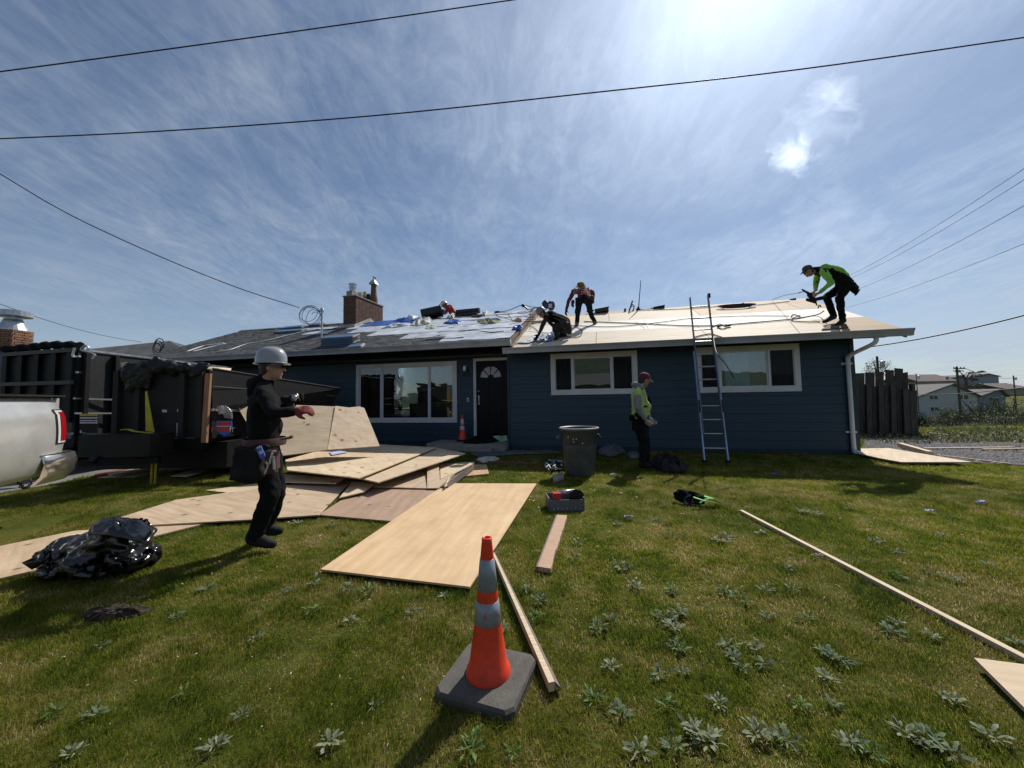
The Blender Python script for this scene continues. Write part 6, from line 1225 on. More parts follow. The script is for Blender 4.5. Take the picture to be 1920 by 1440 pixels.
def head(mb, c, F):
    M = F
    L = lambda x, y, z: c+M @ V3(x, y, z)
    mb.ball(L(0, -.008, .022), (.076, .093, .094), M, 18, 12); mb.ball(L(0, .022, -.045), (.058, .066, .066), M, 14, 10); mb.ball(L(0, .062, -.092), (.026, .022, .020), M, 10, 8)
    mb.cap(L(0, .082, .012), .010, L(0, .106, -.022), .0135); mb.cap(L(-.022, .086, .026), .012, L(.022, .086, .026), .012)      # nose, brow
    mb.cap(L(-.018, .080, -.058), .009, L(.018, .080, -.058), .009); mb.ball(L(-.034, .065, -.012), .020); mb.ball(L(.034, .065, -.012), .020)
    for sx in (-1, 1): mb.ball(L(sx*.076, -.004, -.008), (.010, .019, .030), M, 8, 6)
def person(label, root, J, C, F, top, legs, shoe, vox=.011, hands=None, hatc=None, handm=None, extra=None, bulk=1.0, group='roofers at work', sleeve=None, hairn=True, hoodm=None):
    r = thing('person', label, 'person', root, 0, group); b = bulk
    side = (J['shR']-J['shL']).normalized(); tdir = (J['chest']-J['pel']).normalized(); fw = side.cross(tdir)*-1 if False else F.col[1]
    mb = MB(); head(mb, J['head'], F); neck = J['neck']
    mb.cap(J['head']+F @ V3(0, -.02, -.07), .055, neck, .062); mb.cap(neck, .06, J['chest'], .085*b); mb.cap(J['chest'], .085*b, J['pel'], .075*b)
    for s in 'LR':
        mb.cap(J['sh'+s], .055, J['chest'], .08); mb.cap(J['sh'+s], .048, J['el'+s], .038); mb.cap(J['el'+s], .038, J['wr'+s], .026)
        mb.cap(J['pel'], .07*b, J['hip'+s], .07); mb.cap(J['hip'+s], .07, J['kn'+s], .046); mb.cap(J['kn'+s], .046, J['an'+s], .034); mb.cap(J['an'+s], .034, J['an'+s].lerp(J['toe'+s], .8), .02)
        dh, pn, cu = (hands or {}).get(s, (J['wr'+s]-J['el'+s], Vector((0, 0, -1)), .9)); 
        hand(mb, J['wr'+s], dh, pn, cu, side=1 if s == 'R' else -1)
    build('body', mb, skin, parent=r, remesh=.0095)
    if handm:
        for s in 'LR':
            if handm.get(s):
                mb = MB(); dh, pn, cu = (hands or {}).get(s, (J['wr'+s]-J['el'+s], Vector((0, 0, -1)), .9)); dd = Vector(dh).normalized(); hand(mb, J['wr'+s]-dd*.0, dh, pn, cu, s=1.13, side=1 if s == 'R' else -1); mb.cap(J['wr'+s]-dd*.04, .036, J['wr'+s]+dd*.02, .036); build('glove', mb, handm[s], parent=r, remesh=.0085)
    # jacket
    mb = MB(); sd_ = side*.055*b
    mb.cap(J['shL'].lerp(J['chest'], .15), .078, J['shR'].lerp(J['chest'], .15), .078); mb.cap(J['shL'].lerp(neck, .35), .062, J['shR'].lerp(neck, .35), .062)
    for sg in (-1, 1): mb.cap(J['chest']+sd_*sg, .118*b, J['pel']+sd_*sg*1.05+tdir*.05, .118*b)
    mb.cap(J['chest'], .125*b, J['pel']+tdir*.06, .125*b)
    if 'belly' in J: mb.ball(J['belly'], .125*b)
    mb.cap(neck+(J['head']-neck)*.05, .068, neck.lerp(J['chest'], .4), .085)
    if not sleeve:
        for s in 'LR': mb.cap(J['sh'+s], .072, J['el'+s], .056); mb.cap(J['el'+s], .056, J['wr'+s], .040)
    else:
        for s in 'LR': mb.cap(J['sh'+s], .070, J['sh'+s].lerp(J['el'+s], .12), .068)
    build('jacket' if not sleeve else 'vest', mb, top, parent=r, remesh=.012, nz=.016, nscale=8)
    if sleeve:
        for s in 'LR': mb = MB(); mb.cap(J['sh'+s], .074 if False else .066, J['el'+s], .055); mb.cap(J['el'+s], .055, J['wr'+s], .038); build('sleeve', mb, sleeve, parent=r, remesh=.011, nz=.014, nscale=9)
    mb = MB()
    mb.cap(J['pel']+tdir*.08+sd_, .105*b, J['pel']+tdir*.08-sd_, .105*b); mb.cap(J['pel']+tdir*.04, .125*b, J['pel']-tdir*.03, .12*b)
    for s in 'LR': mb.cap(J['pel'].lerp(J['hip'+s], .7)+tdir*.03, .112*b, J['hip'+s], .108*b); mb.cap(J['hip'+s], .105*b, J['kn'+s], .076); mb.cap(J['kn'+s], .076, J['an'+s], .060)
    build('trousers', mb, legs, parent=r, remesh=.012, nz=.016, nscale=9)
    for s in 'LR':
        d = (J['toe'+s]-J['an'+s]); d.z = min(d.z, 0) if 'roof' not in J else d.z; mb = MB(); f = (J['toe'+s]-J['an'+s]); h = J['an'+s]-f.normalized()*.03-V3(0, 0, .045)
        mb.cap(J['an'+s], .052, h+V3(0, 0, .02), .050); mb.cap(h, .044, h.lerp(J['toe'+s], .75), .046); mb.cap(h.lerp(J['toe'+s], .7), .044, J['toe'+s], .037); mb.cap(J['an'+s]+V3(0, 0, -.005), .050, h.lerp(J['toe'+s], .6)+V3(0, 0, .012), .045); build('shoe', mb, shoe, parent=r, remesh=.009)
    M = F; c = J['head']; L = lambda x, y, z: c+M @ V3(x, y, z)
    if hairn: mb = MB(); mb.ball(L(0, -.022, .024), (.081, .088, .092), M, 16, 10); mb.ball(L(0, -.05, -.03), (.066, .05, .06), M, 12, 8); build('hair', mb, hair_m, parent=r, smooth=True)
    for sx in (-1, 1): mb = MB(); mb.ball(L(sx*.030, .0795, .004), (.014, .010, .009), M, 10, 6); build('eye', mb, pm('eye dark', (.05, .04, .04), rough=.2), parent=r, smooth=True)
    return r, L, M
def hardhat(r, L, M, m, s=1.0):
    mb = MB(); prof_ = [(.118, .0), (.116, .05), (.106, .095), (.084, .128), (.048, .148), (0, .154)]; c = L(0, -.008, .045); vs = []
    Sx = Matrix.Diagonal((.92*s, 1.12*s, 1.0*s)); mb.lathe(prof_, c, 28, M @ Sx); mb.lathe([(.0, .002), (.12, .0)], c, 28, M @ Sx); h = build('hard_hat', mb, m, parent=r, smooth=True, clean=True)
    mb = MB(); mb.lathe([(.112, .006), (.129, -.002), (.130, -.008), (.112, -.006)], c, 28, M @ Sx)
    pts = [L(x, .112+.042*(1-(x/.085)**2), .040) for x in (-.085, -.06, -.03, 0, .03, .06, .085)]; mb.prism(pts+[L(.085, .09, .045), L(-.085, .09, .045)], M @ V3(0, 0, -.006)); build('brim', mb, m, parent=h, smooth=False)
    mb = MB()
    mb.tube([L(0, -.13, .10), L(0, -.10, .155), L(0, -.02, .201), L(0, .07, .18), L(0, .11, .13)], .008, 6); build('hat_ridge', mb, m, parent=h, smooth=True)
def capm(r, L, M, m, m2=None, tilt=0):
    mb = MB(); mb.lathe([(.092, .0), (.093, .03), (.084, .065), (.055, .095), (.02, .108), (0, .11)], L(0, -.012, .035), 22, M @ Matrix.Diagonal((.93, 1.1, 1))); h = build('cap', mb, m, parent=r, smooth=True)
    mb = MB(); pts = [L(x, .085+.085*(1-(x/.08)**2), .034-.16*(.0+abs(0))) + (M @ V3(0, 0, -.018*(1-(x/.08)**2))) for x in (-.08, -.055, -.028, 0, .028, .055, .08)]; mb.prism(pts+[L(.075, .06, .045), L(-.075, .06, .045)], M @ V3(0, 0, -.006)); build('peak', mb, m2 or m, parent=h)
def Jp(Y0):
    return lambda px, py, dy=0.0: AT(px, py, Y0+dy)
# 1: man in grey hard hat on the lawn
Y1 = 3.50; j = Jp(Y1); FX = V3(.97, .22, .0)
J = dict(head=j(510, 690), neck=j(499, 716), chest=j(495, 756), pel=j(497, 838), shL=j(497, 733, .19), shR=j(493, 736, -.17), elR=j(513, 776, -.30), wrR=j(548, 771, -.22), elL=j(520, 770, .22), wrL=j(545, 757, .12),
         hipL=j(505, 858, .10), hipR=j(497, 860, -.09), knL=j(519, 925, .12), knR=j(508, 929, -.11), anL=j(500, 988, .13), anR=j(478, 1005, -.13), toeL=j(524, 995, .14), toeR=j(511, 1020, -.10))
J['belly'] = j(503, 800)
F1 = frame(FX, V3(-.10, 0, 1))
rt = G(492, 1022); r1, L, M = person('man in grey hard hat and black hoodie standing on the lawn', rt, J, None, F1, black_cloth, black_cloth, rubber, hands=dict(R=(V3(.95, .2, .12), V3(-.1, .7, -.6), 1.0), L=(V3(.9, 0, .3), V3(0, -.6, .6), 1.1)), handm=dict(R=glove_red, L=black_cloth), bulk=1.02)
hardhat(r1, L, M, helmet_m)
mb = MB(); mb.prism([L(.055, .088, .022), L(.080, .05, .020), L(.080, .05, -.004), L(.055, .090, -.006)], M @ V3(.003, 0, 0)); mb.prism([L(-.05, .094, .022), L(.055, .094, .022), L(.055, .096, -.006), L(-.05, .096, -.006)], M @ V3(0, .004, 0)); mb.bar(L(.081, .05, .012), L(.082, -.02, .010), .005, .006); build('safety_glasses', mb, pm('dark lens', (.015, .01, .01), rough=.1), parent=r1)
mb = MB(); mb.cap(j(478, 722, .02), .075, j(492, 716, .0), .08); mb.cap(j(476, 738, 0), .06, j(480, 726, 0), .07); build('hood', mb, black_cloth, parent=r1, remesh=.014, nz=.014, nscale=10)
wl = j(497, 828)
mb = MB(); mb.lathe([(.158, -.035), (.165, 0), (.158, .035)], wl, 24, Matrix.Diagonal((.98, 1.22, 1))); build('tool_belt', mb, leather, parent=r1, smooth=True)
mb = MB(); mb.box(j(470, 870, -.20), (.23, .14, .27), Matrix.Rotation(.12, 3, 'Y')); mb.ball(j(468, 888, -.22), (.13, .09, .09)); mb.cap(j(447, 842, -.14), .03, j(500, 838, -.2), .03); build('tool_pouch', mb, pm('black pouch', (.007, .0065, .0065), (.012, .011, .011), rough=.8, spec=.2), parent=r1, remesh=.012, nz=.012)
mb = MB(); mb.box(j(509, 866, -.24), (.075, .06, .20), Matrix.Rotation(-.15, 3, 'Y')); mb.box(j(517, 862, -.22), (.05, .06, .15), Matrix.Rotation(-.1, 3, 'Y')); build('tool_pouch', mb, leather, parent=r1, remesh=.008, nz=.006)
mb = MB(); mb.box(j(489, 848, -.29), (.045, .012, .10), Matrix.Rotation(-.45, 3, 'Y')); mb.cm = 1; mb.box(j(489, 848, -.297), (.028, .004, .03), Matrix.Rotation(-.45, 3, 'Y')); mb.box(j(484.5, 839, -.297), (.028, .004, .015), Matrix.Rotation(-.45, 3, 'Y')); build('blue_packet', mb, [decal_b, sticker_w], parent=r1)
mb = MB(); mb.tube([j(505, 870, -.29), j(511, 848, -.29)], .008, 6); mb.tube([j(497, 888, -.29), j(503, 872, -.29), j(499, 866, -.28)], .008, 6); mb.tube([j(514, 880, -.28), j(513, 856, -.28)], .010, 6); build('hand_tool', mb, galv, parent=r1)
tag(build('claw_hammer', MB().tube([j(526, 824, -.12), j(542, 821, -.13), j(549, 818, -.13)], [.008, .012, .016], 8), rake_m), 'hammer handle jutting from the belt of the man in the grey hard hat', 'hammer')
dev = thing('nail_gun', 'black and silver nail gun held by the man in the grey hard hat', 'nail gun', j(549, 748, -.02)); mb = MB(); mb.cap(j(541, 752, -.02), .035, j(553, 745, -.05), .035); mb.cap(j(547, 757, -.05), .022, j(552, 768, -.1), .018); mb.cap(j(533, 748, -.02), .03, j(541, 750, -.02), .03); build('gun_body', mb, rubber, parent=dev, remesh=.009)
mb = MB(); mb.ball(j(551, 746, -.10), (.028, .014, .028)); mb.tube([j(546, 741, -.08), j(557, 743, -.08)], .008, 6); mb.tube([j(556, 738, -.06), j(559, 747, -.06)], .010, 6); build('gun_metal', mb, galv, parent=dev, smooth=True)
# 2: man in lime vest by the wall
Y2 = 6.95; j = Jp(Y2)
J = dict(head=j(1208, 713), neck=j(1200, 726), chest=j(1198, 744), pel=j(1201, 784), shL=j(1203, 734, .18), shR=j(1195, 735, -.15), elR=j(1196, 763, -.24), wrR=j(1210, 787, -.20), elL=j(1211, 762, .24), wrL=j(1216, 783, .12),
         hipL=j(1204, 797, .10), hipR=j(1200, 798, -.08), knL=j(1211, 832, .12), knR=j(1207, 833, -.08), anL=j(1212, 866, .12), anR=j(1205, 869, -.12), toeL=j(1224, 870, .10), toeR=j(1219, 874, -.13), belly=j(1206, 764))
F2 = frame(V3(.98, .1, -.28), V3(.2, 0, 1))
r2, L, M = person('man in a maroon cap and lime safety vest looking down by the blue wall', G(1210, 876), J, None, F2, lime_vest, dark_denim, rubber, sleeve=grey_hood, hands=dict(R=(V3(.6, .0, -.6), V3(.3, .6, .2), .8), L=(V3(.6, -.1, -.6), V3(0, -.6, .2), .8)), handm=dict(R=glove_grey, L=glove_grey), bulk=1.08)
capm(r2, L, M, maroon, white_hat)
mb = MB(); mb.ball(j(1192, 722, .0), (.085, .12, .06)); mb.ball(j(1200, 727, -.03), (.09, .12, .05)); build('hood', mb, grey_hood, parent=r2, remesh=.014, nz=.014, nscale=12)
mb = MB(); mb.cap(j(1192, 777, -.20), .035, j(1205, 790, -.22), .03); mb.box(j(1192, 800, -.18), (.12, .08, .16)); mb.box(j(1185, 783, -.02), (.06, .2, .12)); build('tool_pouch', mb, black_cloth, parent=r2, remesh=.012, nz=.01)
mb = MB(); mb.prism([j(1212, 742, -.17), j(1216, 742, -.15), j(1222, 754, -.12), j(1219, 757, -.14)], (0, .01, 0)); mb.prism([j(1208, 760, -.20), j(1214, 760, -.18), j(1214, 764, -.18), j(1208, 764, -.2)], (0, .01, 0)); build('radio_strap', mb, black_cloth, parent=r2)
mb = MB(); 
for (a_, b_) in [((1187, 745), (1192, 777)), ((1207, 730), (1213, 745))]: mb.bar(j(*a_, -.155), j(*b_, -.165), .012, .04, V3(0, 1, 0))
build('reflective_tape', mb, pm('silver tape', (.5, .52, .5), rough=.3), parent=r2)
# 5: worker in green at the right eave
PF = onroof(1575, 611, ZR); Y5 = PF.y+.05; j = Jp(Y5)
J = dict(roof=1, head=j(1515, 509), neck=j(1528, 506), chest=j(1550, 509), pel=j(1584, 528), shL=j(1533, 511, .20), shR=j(1545, 509, -.16), elR=j(1559, 530, -.26), wrR=j(1538, 548, -.20), elL=j(1530, 530, .26), wrL=j(1528, 547, .08),
         hipL=j(1578, 538, .10), hipR=j(1586, 538, -.09), knL=j(1550, 557, .16), knR=j(1574, 560, -.12), anL=j(1563, 592, .22), anR=j(1580, 600, -.04), toeL=j(1545, 603, .12), toeR=j(1567, 611, -.06))
F5 = frame(V3(-.86, .0, -.42), V3(-.40, 0, .86))
r5, L, M = person('worker in a fluorescent green shirt bending over a nail gun at the right eave', PF, J, None, F5, black_cloth, black_cloth, rubber, sleeve=green_fl, hands=dict(R=(V3(-.8, 0, -.3), V3(.0, .6, -.5), 1.1), L=(V3(-.5, 0, -.8), V3(-.3, -.6, 0), 1.1)), handm=dict(L=glove_grey), vox=.01)
capm(r5, L, M, pm('olive cap', (.07, .06, .04), (.04, .035, .025), scale=20, rough=.8), black_cloth)
mb = MB(); mb.cap(j(1547, 503, -.06), .10, j(1570, 510, -.06), .115); mb.cap(j(1570, 510, -.06), .115, j(1583, 518, -.05), .09); mb.cap(j(1543, 510, -.16), .07, j(1552, 520, -.20), .07); build('green_shirt', mb, green_fl, parent=r5, remesh=.011, nz=.012, nscale=10)
mb = MB(); mb.cap(j(1592, 533, -.10), .085, j(1603, 545, -.10), .07); mb.cap(j(1590, 528, .12), .08, j(1604, 540, .1), .06); mb.cap(j(1606, 548, -.1), .03, j(1612, 543, -.1), .02); mb.cap(j(1606, 550, -.1), .02, j(1603, 553, -.1), .015); mb.cap(j(1580, 527, -.14), .04, j(1600, 526, -.1), .015); build('tool_pouch', mb, black_cloth, parent=r5, remesh=.010, nz=.014, nscale=12)
ng = thing('nail_gun', 'dark nail gun in the hands of the worker in green', 'nail gun', j(1525, 558)); mb = MB(); mb.cap(j(1504, 543, -.02), .018, j(1520, 551, -.04), .02); mb.cap(j(1518, 553, -.04), .05, j(1526, 562, -.06), .045); mb.cap(j(1526, 562, -.05), .035, j(1545, 558, -.06), .045); mb.cap(j(1529, 566, -.04), .02, j(1532, 573, -.04), .012); mb.cap(j(1514, 562, -.05), .035, j(1530, 568, -.05), .02); build('gun_body', mb, rubber, parent=ng, remesh=.009)
mb = MB(); mb.tube(spline([j(1534, 578, 0), j(1536, 572, 0), j(1540, 576, 0)]), .012, 6); mb.tube(spline([j(1497, 549, .1), j(1508, 547, 0), j(1516, 553, -.02)]), .010, 6); build('gun_hose', mb, wire_m, parent=ng)
tag(build('kneeling_mat', MB().prism([RP(1540, 620, ZR, .03), RP(1552, 612, ZR, .03), RP(1586, 609, ZR, .03), RP(1590, 616, ZR, .03)], RN*-.02), rake_m), 'brown shingle scrap under the shoes of the worker in green', 'scrap')
wire('safety_rope', [AT(1500, 549, Y5+.1), AT(1470, 554, Y5+1.6), AT(1448, 562, Y5+3.0)], .007, 'thin line from the nail gun of the worker in green to the ridge', 'rope', n=2)
# 4: worker bending, seen from behind
PF = onroof(1101, 609, ZR); Y4 = PF.y; j = Jp(Y4); 
J = dict(roof=1, head=j(1089, 539, .42), neck=j(1091, 542, .28), chest=j(1093, 546, .16), pel=j(1095, 560, -.14), shL=j(1075, 547, .25), shR=j(1110, 548, .25), elL=j(1067, 563, .22), wrL=j(1062, 580, .22), elR=j(1112, 560, .15), wrR=j(1109, 565, .1),
         hipL=j(1086, 566, -.10), hipR=j(1103, 566, -.10), knL=j(1083, 586, .02), knR=j(1107, 586, .02), anL=j(1082, 606, -.02), anR=j(1115, 604, -.02), toeL=j(1080, 609, .16), toeR=j(1119, 608, .14))
F4 = frame(V3(-.1, .55, -.8), V3(0, .8, .55))
r4, L, M = person('worker in dark red shirt and harness bending forward, seen from behind', PF, J, None, F4, red_cloth, dark_denim, tan_boot, hands=dict(L=(V3(-.2, .1, -.9), V3(.6, .3, 0), .7), R=(V3(-.6, .3, -.5), V3(-.5, 0, 0), .8)), handm=dict(L=black_cloth))
capm(r4, L, M, black_cloth)
mb = MB(); 
mb.ball(j(1089, 534, .30), (.12, .1, .09)); 
build('harness_pad', mb, pm('orange yellow vest back', (.30, .18, .05), (.16, .09, .03), scale=14, rough=.9), parent=r4, remesh=.012, nz=.01)
mb = MB()
for (a_, b_) in [((1080, 537), (1098, 549)), ((1098, 536), (1079, 549)), ((1078, 540), (1076, 552)), ((1103, 539), (1106, 552)), ((1080, 551), (1104, 551))]: mb.tube(spline([j(*a_, .12), j((a_[0]+b_[0])/2, (a_[1]+b_[1])/2-1, .05), j(*b_, .0)], 3), .018, 6)
build('harness_strap', mb, harness_m, parent=r4)
mb = MB(); mb.cap(j(1110, 557, -.08), .06, j(1111, 566, -.08), .06); mb.cap(j(1074, 565, -.02), .055, j(1073, 573, 0), .04); mb.cap(j(1081, 561, -.12), .05, j(1107, 561, -.12), .05); mb.cap(j(1076, 573, 0), .02, j(1074, 578, 0), .012); build('tool_pouch', mb, pm('dark maroon pouch', (.03, .015, .015), rough=.8), parent=r4, remesh=.012, nz=.014)
# 3: crouching worker at the roof step
PF = onroof(1052, 637, ZR); Y3 = PF.y+.15; j = Jp(Y3)
J = dict(roof=1, head=j(1017, 588, -.02), neck=j(1024, 590, .02), chest=j(1032, 592, .03), pel=j(1058, 603, .06), shL=j(1024, 594, .2), shR=j(1025, 594, -.15), elR=j(1018, 609, -.17), wrR=j(1010, 627, -.05), elL=j(1032, 605, .28), wrL=j(1040, 615, .2),
         hipL=j(1058, 612, .12), hipR=j(1058, 612, -.10), knL=j(1043, 612, .22), knR=j(1040, 612, -.16), anL=j(1058, 628, .12), anR=j(1045, 630, -.12), toeL=j(1044, 628, .10), toeR=j(1040, 637, -.14))
F3 = frame(V3(-.75, .0, -.66), V3(-.6, 0, .75))
r3, L, M = person('crouching worker in dark clothes reaching down at the step between the roofs', PF, J, None, F3, black_cloth, pm('worn black trousers', (.009, .008, .008), (.016, .013, .012), scale=9, rough=.9), rubber, sleeve=brown_arm, hands=dict(R=(V3(-.5, .0, -.8), V3(-.3, .4, 0), .7), L=(V3(-.3, -.2, -.8), V3(0, -.5, 0), .8)), handm=dict(R=black_cloth), bulk=1.1)
hardhat(r3, L, M, pm('dull grey hat', (.20, .205, .23), rough=.4), .95)
mb = MB(); q = random.Random(4)
for k in range(9): mb.cap(j(1052+q.uniform(-6, 18), 598+q.uniform(-2, 26), -.14+q.uniform(-.04, .08)), .05, j(1056+q.uniform(-6, 14), 606+q.uniform(-2, 20), -.14), .06)
build('tool_belt', mb, pm('black brown gear', (.010, .008, .007), (.024, .017, .013), scale=12, rough=.8), parent=r3, remesh=.012, nz=.02, nscale=12)
mb = MB(); mb.tube(spline([j(1036, 589, -.16), j(1050, 594, -.19), j(1066, 602, -.16), j(1072, 616, -.1)]), .014, 6); mb.tube(spline([j(1040, 596, -.16), j(1052, 604, -.2), j(1060, 618, -.18)]), .012, 6); build('harness_strap', mb, pm('dull harness', (.10, .075, .05), rough=.8), parent=r3)
# 6: worker behind the ridge
j = Jp(14.5)
J = dict(roof=1, head=j(834, 573), neck=j(838, 574), chest=j(843, 577), pel=j(849, 588), shL=j(839, 578, .17), shR=j(842, 578, -.16), elR=j(836, 586, -.2), wrR=j(829, 589, -.1), elL=j(835, 586, .2), wrL=j(828, 589, .1),
         hipL=j(849, 594, .1), hipR=j(849, 594, -.08), knL=j(841, 600, .1), knR=j(841, 600, -.08), anL=j(848, 612, .1), anR=j(848, 612, -.08), toeL=j(842, 612, .1), toeR=j(842, 612, -.08))
F6 = frame(V3(-.8, -.1, -.5), V3(-.5, 0, .85))
r6, L, M = person('worker in red jacket and white hard hat crouching at the ridge', (j(849, 612).x, 14.5, 3.9), J, None, F6, red_bright, black_cloth, rubber, hands=None)
hardhat(r6, L, M, white_hat, 1.0)

# ------------------------------------------------------------ rosette weeds
def leafmesh(L, wd, lobes, q, lift):
    n = 5; vs = []; fs = []
    for i in range(n+1):
        t = i/n; ww = wd*math.sin(PI*min(1, t*.9+.1))**.7*(1+lobes*(.35 if i % 2 else -.25)); x = L*t; z = lift*math.sin(t*2.2)*L
        vs += [(x, -ww, z+.006), (x, 0, z-.002), (x, ww, z+.006)]
    for i in range(n): a = i*3; fs += [(a, a+3, a+4, a+1), (a+1, a+4, a+5, a+2)]
    return vs, fs
LM = []
q = random.Random(77)
leaf2 = pm('green weed leaf', (0.13, 0.21, 0.05), (0.07, 0.13, 0.025), scale=14, rough=0.55, spec=0.25, trans=0.35, objrand=0.5)
leaf3 = pm('pale dry weed leaf', (0.27, 0.29, 0.17), (0.16, 0.19, 0.10), scale=14, rough=0.6, spec=0.25, trans=0.3, objrand=0.4)
SPEC = [('grey green', leaf_m), ('fresh green', leaf2), ('pale greyish', leaf3)]
for sp in range(3):
    row = []
    for k in range(6):
        me = bpy.data.meshes.new('leaf'); vs, fs = leafmesh(1.0, [.10, .14, .17, .12, .19, .13][k]*[1, .75, 1.05][sp], [0, .8, .4, 1, .2, .6][k], q, .10+.05*k % .2); me.from_pydata(vs, [], fs); me.materials.append(SPEC[sp][1]); row.append(me)
    LM.append(row)
LMK = [((-.13, 1.8), 'beside the front orange cone'), ((-.7, 4.2), 'beside the clean plywood sheet'), ((.6, 4.6), 'near the short splintered plank'), ((1.0, 6.0), 'near the grey bin'), ((2.6, 5.2), 'near the black and green bundle'), ((2.2, 3.4), 'beside the long diagonal board'), ((3.6, 2.4), 'near the right end of the long board'), ((2.0, 1.8), 'by the pinkish plywood corner'), ((-2.5, 3.3), 'near the man in the grey hard hat'), ((-2.2, 2.3), 'near the bare earth patch'), ((-1.2, 1.5), 'in the bottom left lawn'), ((1.1, 1.35), 'in the bottom right lawn'), ((.55, 2.4), 'in the lawn right of the cone top'), ((5, 5), 'in the far right lawn')]
weeds = [(1305, 948, .7), (1245, 950, .5), (1160, 985, .6), (1262, 1008, 1.1), (1250, 983, .6), (1352, 1015, 1.0), (1365, 1005, .7), (1430, 1000, .7), (1230, 975, .8), (1170, 1068, 1.2), (1195, 1102, 1.0), (1258, 1112, 1.1), (1245, 1165, 1.5), (1275, 1155, 1.3), (1265, 1180, 1.2), (1365, 1112, 1.3), (1390, 1128, 1.5), (1435, 1108, .9), (1440, 1160, .9), (1510, 1160, 1.0), (1480, 1073, .7), (1485, 1108, .8), (1505, 965, 1.0), (1528, 970, .7), (1268, 1218, 1.3), (1365, 1215, 1.2), (1415, 1220, .9), (1430, 1250, 1.2), (1390, 1262, 1.1), (1370, 1240, 1.1), (1120, 1185, 1.3), (1148, 1162, .8), (1150, 1255, 1.2), (1232, 1272, 1.1), (1280, 1268, 1.0), (1115, 1320, 1.9), (1165, 1345, 1.3), (1245, 1325, 1.1), (1300, 1375, 1.8), (1325, 1400, 1.8), (1265, 1405, 1.2), (1418, 1385, 1.5), (1480, 1400, 1.5), (1560, 1242, 1.2), (1545, 1228, 1.2), (1580, 1250, 1.0), (1550, 1275, 1.2), (1675, 1192, 1.2), (1680, 1170, .9), (1750, 1200, 1.0), (1680, 1080, 1.1), (1745, 1078, .8), (1790, 1092, .8), (1780, 1320, 1.3), (1700, 1385, 1.5), (1740, 1395, 1.8), (1780, 1418, 1.5), (1600, 1405, 1.6), (1640, 1425, 1.4), (1860, 1390, 1.3), (1905, 1210, 1.0), (1645, 1015, .8), (1680, 1040, .6), (1075, 1048, .8), (1080, 1025, .5), (585, 1150, 1.2), (690, 1110, 1.3), (650, 1105, .9), (592, 1095, 1.0), (540, 1108, .6), (655, 1165, .7), (770, 1150, .8), (617, 1400, 1.6), (885, 1410, 1.8), (960, 1420, 1.0), (1010, 1130, 1.1), (1000, 1160, 1.0), (990, 1110, .9), (345, 1310, 1.1), (100, 1345, 1.3), (175, 1348, 1.2), (455, 1345, .9), (330, 1165, 1.0), (385, 1108, .9), (190, 1215, .8), (560, 985, .7), (620, 990, .6), (650, 1000, .6), (720, 1000, .5), (400, 1410, 1.2), (1500, 1330, 1.2), (1345, 1330, 1.0), (1560, 1330, 1.0), (1200, 1415, 1.3), (1530, 1050, .6), (1600, 960, .6), (1770, 1010, .6), (1850, 1060, .6), (940, 1180, .8), (830, 1120, .6), (480, 1200, .7), (140, 1420, 1.0), (700, 1330, .8)]
weeds = [(x+q.uniform(-3, 3), y+q.uniform(-3, 3), s) for x, y, s in weeds]
for i, (px, py, s) in enumerate(weeds):
    P = G(px, py)
    sp = q.choice([0, 0, 0, 1, 1, 2, 2]); lm = min(LMK, key=lambda m: (m[0][0]-P.x)**2+(m[0][1]-P.y)**2)[1]
    szw = 'small' if s < .85 else ('spreading' if s > 1.35 else 'medium sized')
    r = thing('rosette_weed', f'{szw} {SPEC[sp][0]} rosette weed {lm}', 'weed', (P.x, P.y, .004), q.uniform(0, 6.3), 'rosette weeds in the lawn')
    n = int(14+9*s+q.uniform(0, 6)); a0 = q.uniform(0, 6.3); R_ = .034*s**.7*min(1.7, max(.8, P.y/2.2))
    for k in range(n):
        L_ = R_*q.uniform(.4, 1.3); t = q.uniform(-.10, .20) + (.45 if k > n*.8 else 0)
        piece('leaf', LM[sp][q.randrange(6)], r, Matrix.Rotation(a0+k*2.4+q.uniform(-.4, .4), 4, 'Z') @ Matrix.Translation((R_*q.uniform(.0, .9), R_*q.uniform(-.35, .35), q.uniform(.008, .022))) @ Matrix.Rotation(-t, 4, 'Y') @ Matrix.Rotation(q.uniform(-.6, .6), 4, 'X') @ Matrix.Diagonal((L_, L_*q.uniform(.7, 1.3), L_*q.uniform(.3, 2.0), 1)))
byl = {}
for o in S.objects:
    if o.name.startswith('rosette_weed') and o.parent is None: byl.setdefault(o['label'], []).append(o)
ORD = ['second', 'third', 'fourth', 'fifth', 'sixth', 'seventh', 'eighth', 'ninth', 'tenth']
for lb, os_ in byl.items():
    if len(os_) < 2: continue
    os_.sort(key=lambda o: o.location.x/max(.3, o.location.y))
    for i, o in enumerate(os_): o['label'] = ('leftmost ' if i == 0 else ORD[i-1]+' from left, ')+lb.replace('rosette weed', 'rosette')
